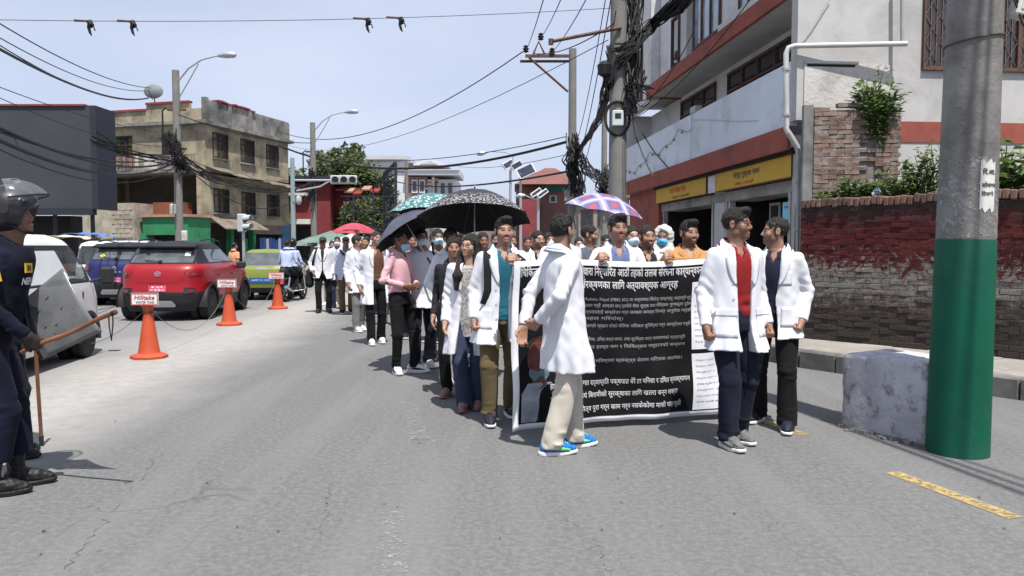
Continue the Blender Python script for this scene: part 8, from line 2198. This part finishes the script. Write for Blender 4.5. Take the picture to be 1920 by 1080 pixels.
# motorcycles
def motorcycle(label, loc, yaw, paint):
 t = empty("motorcycle", loc, R(yaw), label, "motorcycle", "motorcycles in the left lane")
 for y in (0, 1.28):
  w = empty("wheel"); w.parent = t; w.location = (0, y, .30)
  tr = MB(); tr.tube([(0, .255 * math.cos(a), .255 * math.sin(a)) for a in np.linspace(0, 6.283, 25)], .048, 8, False); tr.build("tyre", M_tyre, w, True)
  rm = MB(); rm.tube([(0, .2 * math.cos(a), .2 * math.sin(a)) for a in np.linspace(0, 6.283, 25)], .014, 6, False)
  for k in range(6): a = k * 1.047; rm.tube([(0, 0, 0), (0, .2 * math.cos(a), .2 * math.sin(a))], .011, 5)
  rm.cyl((-.06, 0, 0), (.06, 0, 0), .04, n=10); rm.build("rim", M_rim, w)
  MB().tube([(0, y + .31 * math.cos(a), .30 + .33 * math.sin(a)) for a in np.linspace(R(20), R(150), 9)], [.03, .06, .07, .07, .07, .07, .07, .06, .03], 8).build("mudguard", M_clad, t, True)
 F = Field((-.2, .3, .6), (.2, 1.1, 1.05), .018); F.cone((0, .95, .86), (0, .62, .82), .13, .09, .05); V, Q = F.mesh(); np_obj("fuel_tank", V, Q, paint, t)
 F = Field((-.2, -.3, .6), (.2, .75, .95), .018); F.cone((0, .62, .78), (0, .2, .78), .09, .11, .04); F.cone((0, .2, .79), (0, -.12, .84), .11, .09, .04); V, Q = F.mesh(); np_obj("seat", V, Q, M_clad, t)
 F = Field((-.25, .35, .2), (.25, 1.0, .75), .02); F.cone((-.08, .62, .38), (.08, .62, .38), .13, .13, .04); F.cone((0, .66, .42), (0, .74, .62), .10, .08, .03); V, Q = F.mesh(); np_obj("engine", V, Q, M_rim, t)
 MB().tube([(.13, .6, .32), (.15, .2, .28), (.16, -.1, .36), (.165, -.32, .42)], [.025, .03, .05, .045], 8).build("exhaust", M_chrome, t, True)
 for q in (-1, 1):
  MB().tube([(q * .09, 1.28, .30), (q * .09, 1.05, .92)], .028, 8).build("fork_leg", M_chrome, t); MB().tube([(q * .08, 0, .30), (q * .1, .12, .66)], .03, 8).build("shock_absorber", M_chrome, t)
  MB().tube([(q * .06, 1.04, .98), (q * .28, .95, 1.06), (q * .37, .86, 1.04)], .014, 6).build("handlebar", M_clad, t); MB().tube([(q * .3, .95, 1.06), (q * .34, .98, 1.2)], .008, 5).build("mirror_stem", M_clad, t); MB().bevbox((q * .36, .98, 1.23), (.12, .02, .08), .008).build("mirror", M_clad, t)
 MB().lathe([(.02, -.05), (.09, 0), (.1, .05), (.02, .06)], 14).build("headlamp", M_chrome, t, True, Matrix.Translation((0, 1.2, .90)) @ Matrix.Rotation(R(-90), 4, 'X')); MB().bevbox((0, -.26, .70), (.16, .05, .08), .01).build("tail_light", M_tail, t); MB().box((0, -.30, .56), (.2, .01, .13)).build("number_plate", P_pink, t)
 MB().tube([(0, 0, .32), (0, .4, .4), (0, .8, .5), (0, 1.05, .9)], .03, 6).build("frame", M_clad, t)
 return t
g = on(534, 566); mc = motorcycle("black motorcycle carrying two riders beside the yellow-green car", (g.x, g.y, 0), -6, P_blk)
g2 = on(588, 560); motorcycle("dark red parked motorcycle behind the man in the cap", (g2.x, g2.y + 3, 0), -20, P_red)
def rider(label, dy, seed, shirt, helmet):
 fw = Matrix.Rotation(R(-6), 3, 'Z') @ Vector((0, dy, 0))
 r = Person("person", label, (g.x + fw.x, g.y + fw.y), 174, 1.70, 1, feet=((.20, -.22, 0, .30), (-.20, -.22, 0, .30)), armL=((.24, -.10, 1.12), (.25, -.32, 1.02)), armR=((.24, -.10, 1.12), (.25, -.32, 1.02)), lean=(0, -.12), seed=seed, nocoat=True)
 r.e.location.z = -.02
 r.body().hair(vol=.013).trousers(C_black).shirt(shirt, 'long', True).shoes(S_blk)
 if helmet:
  F = Field(r.hc0 - .2, r.hc0 + .2, .012); F.ball(r.hc0 + V3(0, .005, .03), (.125, .145, .135), .02, M=r.HM); F.ball(r.hc0 + V3(0, -.15, -.02), (.1, .1, .07), .02, 's', r.HM); F.put(lambda X, Y, Z: (r.hc0[2] - .09 - Z) + 0 * X + 0 * Y, r.hc0 - .2, r.hc0 + .2, op='i'); V, Q = F.mesh(); np_obj("helmet", V, Q, P_blk, r.e)
 return r
rider("pillion rider in a light blue shirt seen from behind on the motorcycle", .15, 50, C_lblue, False)
rider("helmeted rider in a light blue shirt steering the motorcycle", .50, 51, C_lblue, True)
g = at(440, 500, 22.5); o_ = Person("person", "pedestrian in a peach shirt beyond the red SUV's bonnet", (g.x, g.y), 150, 1.62, 2, seed=52, nocoat=True); o_.body().hair(vol=.012).trousers(C_black).shirt(C_orange, 'short').shoes(S_blk)
# POLICE
M_uni = clothmat("police_navy", (.008, .009, .020), .25); M_vest = clothmat("vest_black_navy", (.006, .007, .014), .25); M_helm = mat("helmet_shell", (.02, .021, .028), .35, .2, 6, .05, 30, coat=.3); M_visor = mat("scratched_visor", (.22, .23, .25), .12, .2, 12, .1, 40, spec=.6, alpha=.30)
POY = 116
p = G2(-16, 924)
PO = Person("person", "riot police officer in navy uniform and visored helmet at the left edge", (p[0], p[1]), POY, 1.80, 0, feet=((.085, -.13, 4), (-.085, -.02, -4)), armL=((.24, -.02, 1.12), (.16, -.24, 1.02)), armR=((-.21, -.05, 1.12), (-.15, -.28, .86), True), head=(-12, 10, 0), lean=(0, -.26), seed=60, skin='d', bulk=1.1, nocoat=True)
PO.body(.1, .5, hands=('grip', 'grip'), gloves=(.02, .016, .014)).hair(vol=.008).trousers(M_uni, .01, .20, .014, top=1.0).shirt(M_uni, 'long', True, off=.012)
PO.coat(M_vest, hem=.93, off=.034, sleeves='none', closed=True, lapel=False, coll=False, name="body_armour", flare=0)
PO.shoes(M_blackleather, M_blackleather, 'boot', sole_t=.03)
def helmet(P):
 h = P.hc0; M = P.HM; T = lambda x, y, z: h + M @ V3(x, y, z)
 F = Field(h - .22, h + .22, .007); F.ball(T(0, .015, .035), (.138, .160, .140), .02, M=M); F.ball(T(0, -.14, -.05), (.095, .14, .09), .02, 's', M)
 def cut(X, Y, Z):
  p_ = [X - h[0], Y - h[1], Z - h[2]]; ly = M[0][1] * p_[0] + M[1][1] * p_[1] + M[2][1] * p_[2]; lz = M[0][2] * p_[0] + M[1][2] * p_[1] + M[2][2] * p_[2]; return -.10 - lz + .35 * np.clip(-ly, 0, .1)
 F.put(cut, h - .22, h + .22, op='i'); F.cone(T(-.1, -.10, .055), T(.1, -.10, .055), .014, .014, .02)
 V, Q = F.mesh(); hm = np_obj("helmet", V, Q, M_helm, P.e)
 vs = []; fs = []; nu, nv = 16, 7
 for i in range(nu + 1):
  a = R(-78) + R(156) * i / nu
  for j in range(nv + 1):
   b_ = R(22) + R(50) * j / nv; vs.append(Vector(T(math.sin(a) * .165 * math.cos(b_ * .75), -math.cos(a) * .215 * math.cos(b_) + .0, .015 + .185 * math.sin(b_))))
 fs = [(i * (nv + 1) + j, (i + 1) * (nv + 1) + j, (i + 1) * (nv + 1) + j + 1, i * (nv + 1) + j + 1) for i in range(nu) for j in range(nv)]
 o = obj_from("visor", vs, fs, M_visor, hm, True)
 for k in (0, nv): MB().tube([vs[i * (nv + 1) + k] for i in range(nu + 1)], .006, 5).build("visor_rim", M_chrome if k else M_clad, o)
 for q in (1, -1): MB().cyl(Vector(T(q * .118, 0, .03)), Vector(T(q * .140, 0, .03)), .03, n=12).build("visor_pivot", M_clad, hm); MB().tube([Vector(T(q * .10, .0, -.06)), Vector(T(q * .07, -.05, -.11)), Vector(T(0, -.075, -.125))], .008, 5).build("chin_strap", M_strap, hm)
helmet(PO)
def chest_text(P, txt, xc, z, w, h_, m):
 vs, fs = text_mesh(txt, 1.0, bold=.02); x0, x1 = min(v.x for v in vs), max(v.x for v in vs); out = []
 for v in vs:
  x = xc + ((v.x - x0) / (x1 - x0) - .5) * w; hit = P.bvh.ray_cast(Vector((x, -.8, z + v.y * h_)), Vector((0, 1, 0))); out.append((hit[0] if hit[0] is not None else Vector((x, -.2, z))) - Vector((0, .004, 0)))
 return obj_from("vest_lettering", out, fs, m, P.coatobj)
chest_text(PO, "NEPAL POLICE", 0, 1.215, .26, .055, M_bwht)
sh_ = PO.sh[1]; e_ = PO.elb[1]; c_ = sh_ + (e_ - sh_) * .42; dr = nrm(e_ - sh_)
o = MB().box((0, 0, 0), (.075, .008, .055)).build("sleeve_badge", mat("yellow_badge", (.50, .32, .03), .7), PO.e); o.location = c_ + V3(-.066, -.0, 0); o.rotation_euler = (0, R(-10), R(-84));
flat_text("badge_lettering", "BR", Matrix.Translation((0, -.006, 0)) @ Matrix.Rotation(R(90), 4, 'X'), M_vest, o, .05, .032, bold=.02)
o2 = MB().box((0, 0, 0), (.075, .008, .055)).build("chest_badge", MATS["yellow_badge"], PO.e); hit = PO.bvh.ray_cast(Vector((-.11, -.8, 1.31)), Vector((0, 1, 0))); o2.location = hit[0] + Vector((0, -.006, 0)); o2.rotation_euler = (0, 0, R(-18)); flat_text("badge_lettering", "BR", Matrix.Translation((0, -.006, 0)) @ Matrix.Rotation(R(90), 4, 'X'), M_vest, o2, .05, .032, bold=.02)
cs = [at(48, 560, 4.80), at(118, 503, 4.78), at(192, 622, 4.70), at(86, 672, 4.78)]
shd = empty("riot_shield", tuple(sum(cs, Vector()) / 4), 0, "scratched grey translucent riot shield held by the police officer", "shield"); S0 = shd.location.copy()
N = 14; vs = []
nn_ = (cs[1] - cs[0]).cross(cs[3] - cs[0]).normalized(); nn_ = nn_ if nn_.y < 0 else -nn_
for i in range(N + 1):
 for j in range(N + 1):
  u, v = i / N, j / N; q = cs[0].lerp(cs[1], u).lerp(cs[3].lerp(cs[2], u), v); vs.append(q - S0 + nn_ * .025 * math.sin(math.pi * v))
M_shield = mat("scratched_polycarbonate", (.15, .158, .165), .3, .3, 3.5, .25, 25, spec=.5, dirt=(.20, .20, .21), dirt_amt=.38, dirt_scale=5, alpha=.74)
o = obj_from("shield_sheet", vs, [(i * (N + 1) + j, (i + 1) * (N + 1) + j, (i + 1) * (N + 1) + j + 1, i * (N + 1) + j + 1) for i in range(N) for j in range(N)], M_shield, shd, True); md = o.modifiers.new("thick", 'SOLIDIFY'); md.thickness = .004
MB().tube([cs[3] - S0, (cs[3] + cs[0]) / 2 - S0 + Vector((-.03, 0, -.02)), cs[0] - S0 + Vector((-.02, 0, 0))], [.03, .035, .03], 6).build("edge_padding", M_clad, shd)
rsc = random.Random(8)
for k in range(9):
 u, v = rsc.uniform(.2, .9), rsc.uniform(.15, .85); q = cs[0].lerp(cs[1], u).lerp(cs[3].lerp(cs[2], u), v) - S0 + nn_ * (.025 * math.sin(math.pi * v) + .004); a = rsc.uniform(0, 6.3); d1 = (cs[1] - cs[0]).normalized(); d2 = (cs[3] - cs[0]).normalized()
 s_ = rsc.uniform(.004, .012); obj_from("gouge", [q + (d1 * math.cos(a + t) * s_ * 1.7 + d2 * math.sin(a + t) * s_ * .7) for t in np.linspace(0, 5.5, 7)], [tuple(range(7))], M_clad, shd)
M_cane = mat("bamboo_cane", (.24, .105, .055), .55, .2, 6, .2, 40, dirt=(.10, .045, .025), dirt_amt=.4)
_f = nrm(PO.wri[1] - PO.elb[1]); _w = PO.wri[1] + _f * .085 + V3(.012, 0, 0)
hd = Vector(rotz(R(POY)) @ (_w * PO.k)) + PO.e.location; b_ = at(217, 586, 4.36); a_ = hd - (b_ - hd).normalized() * .16
st_ = empty("police_baton", tuple(a_), 0, "long brown cane baton held out diagonally in front of the shield", "baton")
pts = [Vector((0, 0, 0)).lerp(b_ - a_, t) + Vector((0, 0, .006 * math.sin(t * 9))) for t in np.linspace(0, 1, 12)]
MB().tube(pts, .0135, 9).build("cane", M_cane, st_, True); MB().tube([pts[-2].lerp(pts[-1], .6), pts[-1]], .0148, 9).build("end_cap", M_clad, st_)
for k in (4, 7, 9): MB().tube([pts[k] - (pts[k + 1] - pts[k]).normalized() * .005, pts[k] + (pts[k + 1] - pts[k]).normalized() * .005], .0152, 8).build("node_ring", M_cane, st_)
MB().tube([pts[-1] * .97, pts[-1] * .97 + Vector((.0, 0, -.06)), pts[-1] * .95 + Vector((0, 0, -.15)), pts[-1] * .93 + Vector((0, 0, -.06)), pts[-1] * .93], .004, 5).build("wrist_loop", M_strap, st_)
a_, b_ = at(66, 640, 5.6), on(78, 836)
s2 = empty("police_baton", (b_.x, b_.y, 0), 0, "upright wooden staff resting its tip on the road beside the officer's boots", "baton")
MB().tube([a_ - b_, (a_ - b_) * .5, Vector((0, 0, .07))], .0135, 8).build("cane", M_cane, s2, True); MB().tube([Vector((0, 0, .0)), Vector((0, 0, .075))], .017, 8).build("end_cap", M_clad, s2)
p = G2(8, 858)
PB = Person("person", "second police officer hidden behind the helmeted one, legs and boots showing", (p[0], p[1]), 112, 1.66, 0, feet=((.10, -.02, 4), (-.10, -.06, -4)), armL=((.22, .08, 1.12), (.18, -.02, .9)), head=(0, 0, 0), seed=61, skin='d', nocoat=True)
PB.body(gloves=(.02, .016, .014)).hair(vol=.01).trousers(M_uni, .01, .20, .014).shirt(M_uni, 'long', True, off=.012).shoes(M_blackleather, M_blackleather, 'boot', sole_t=.03)
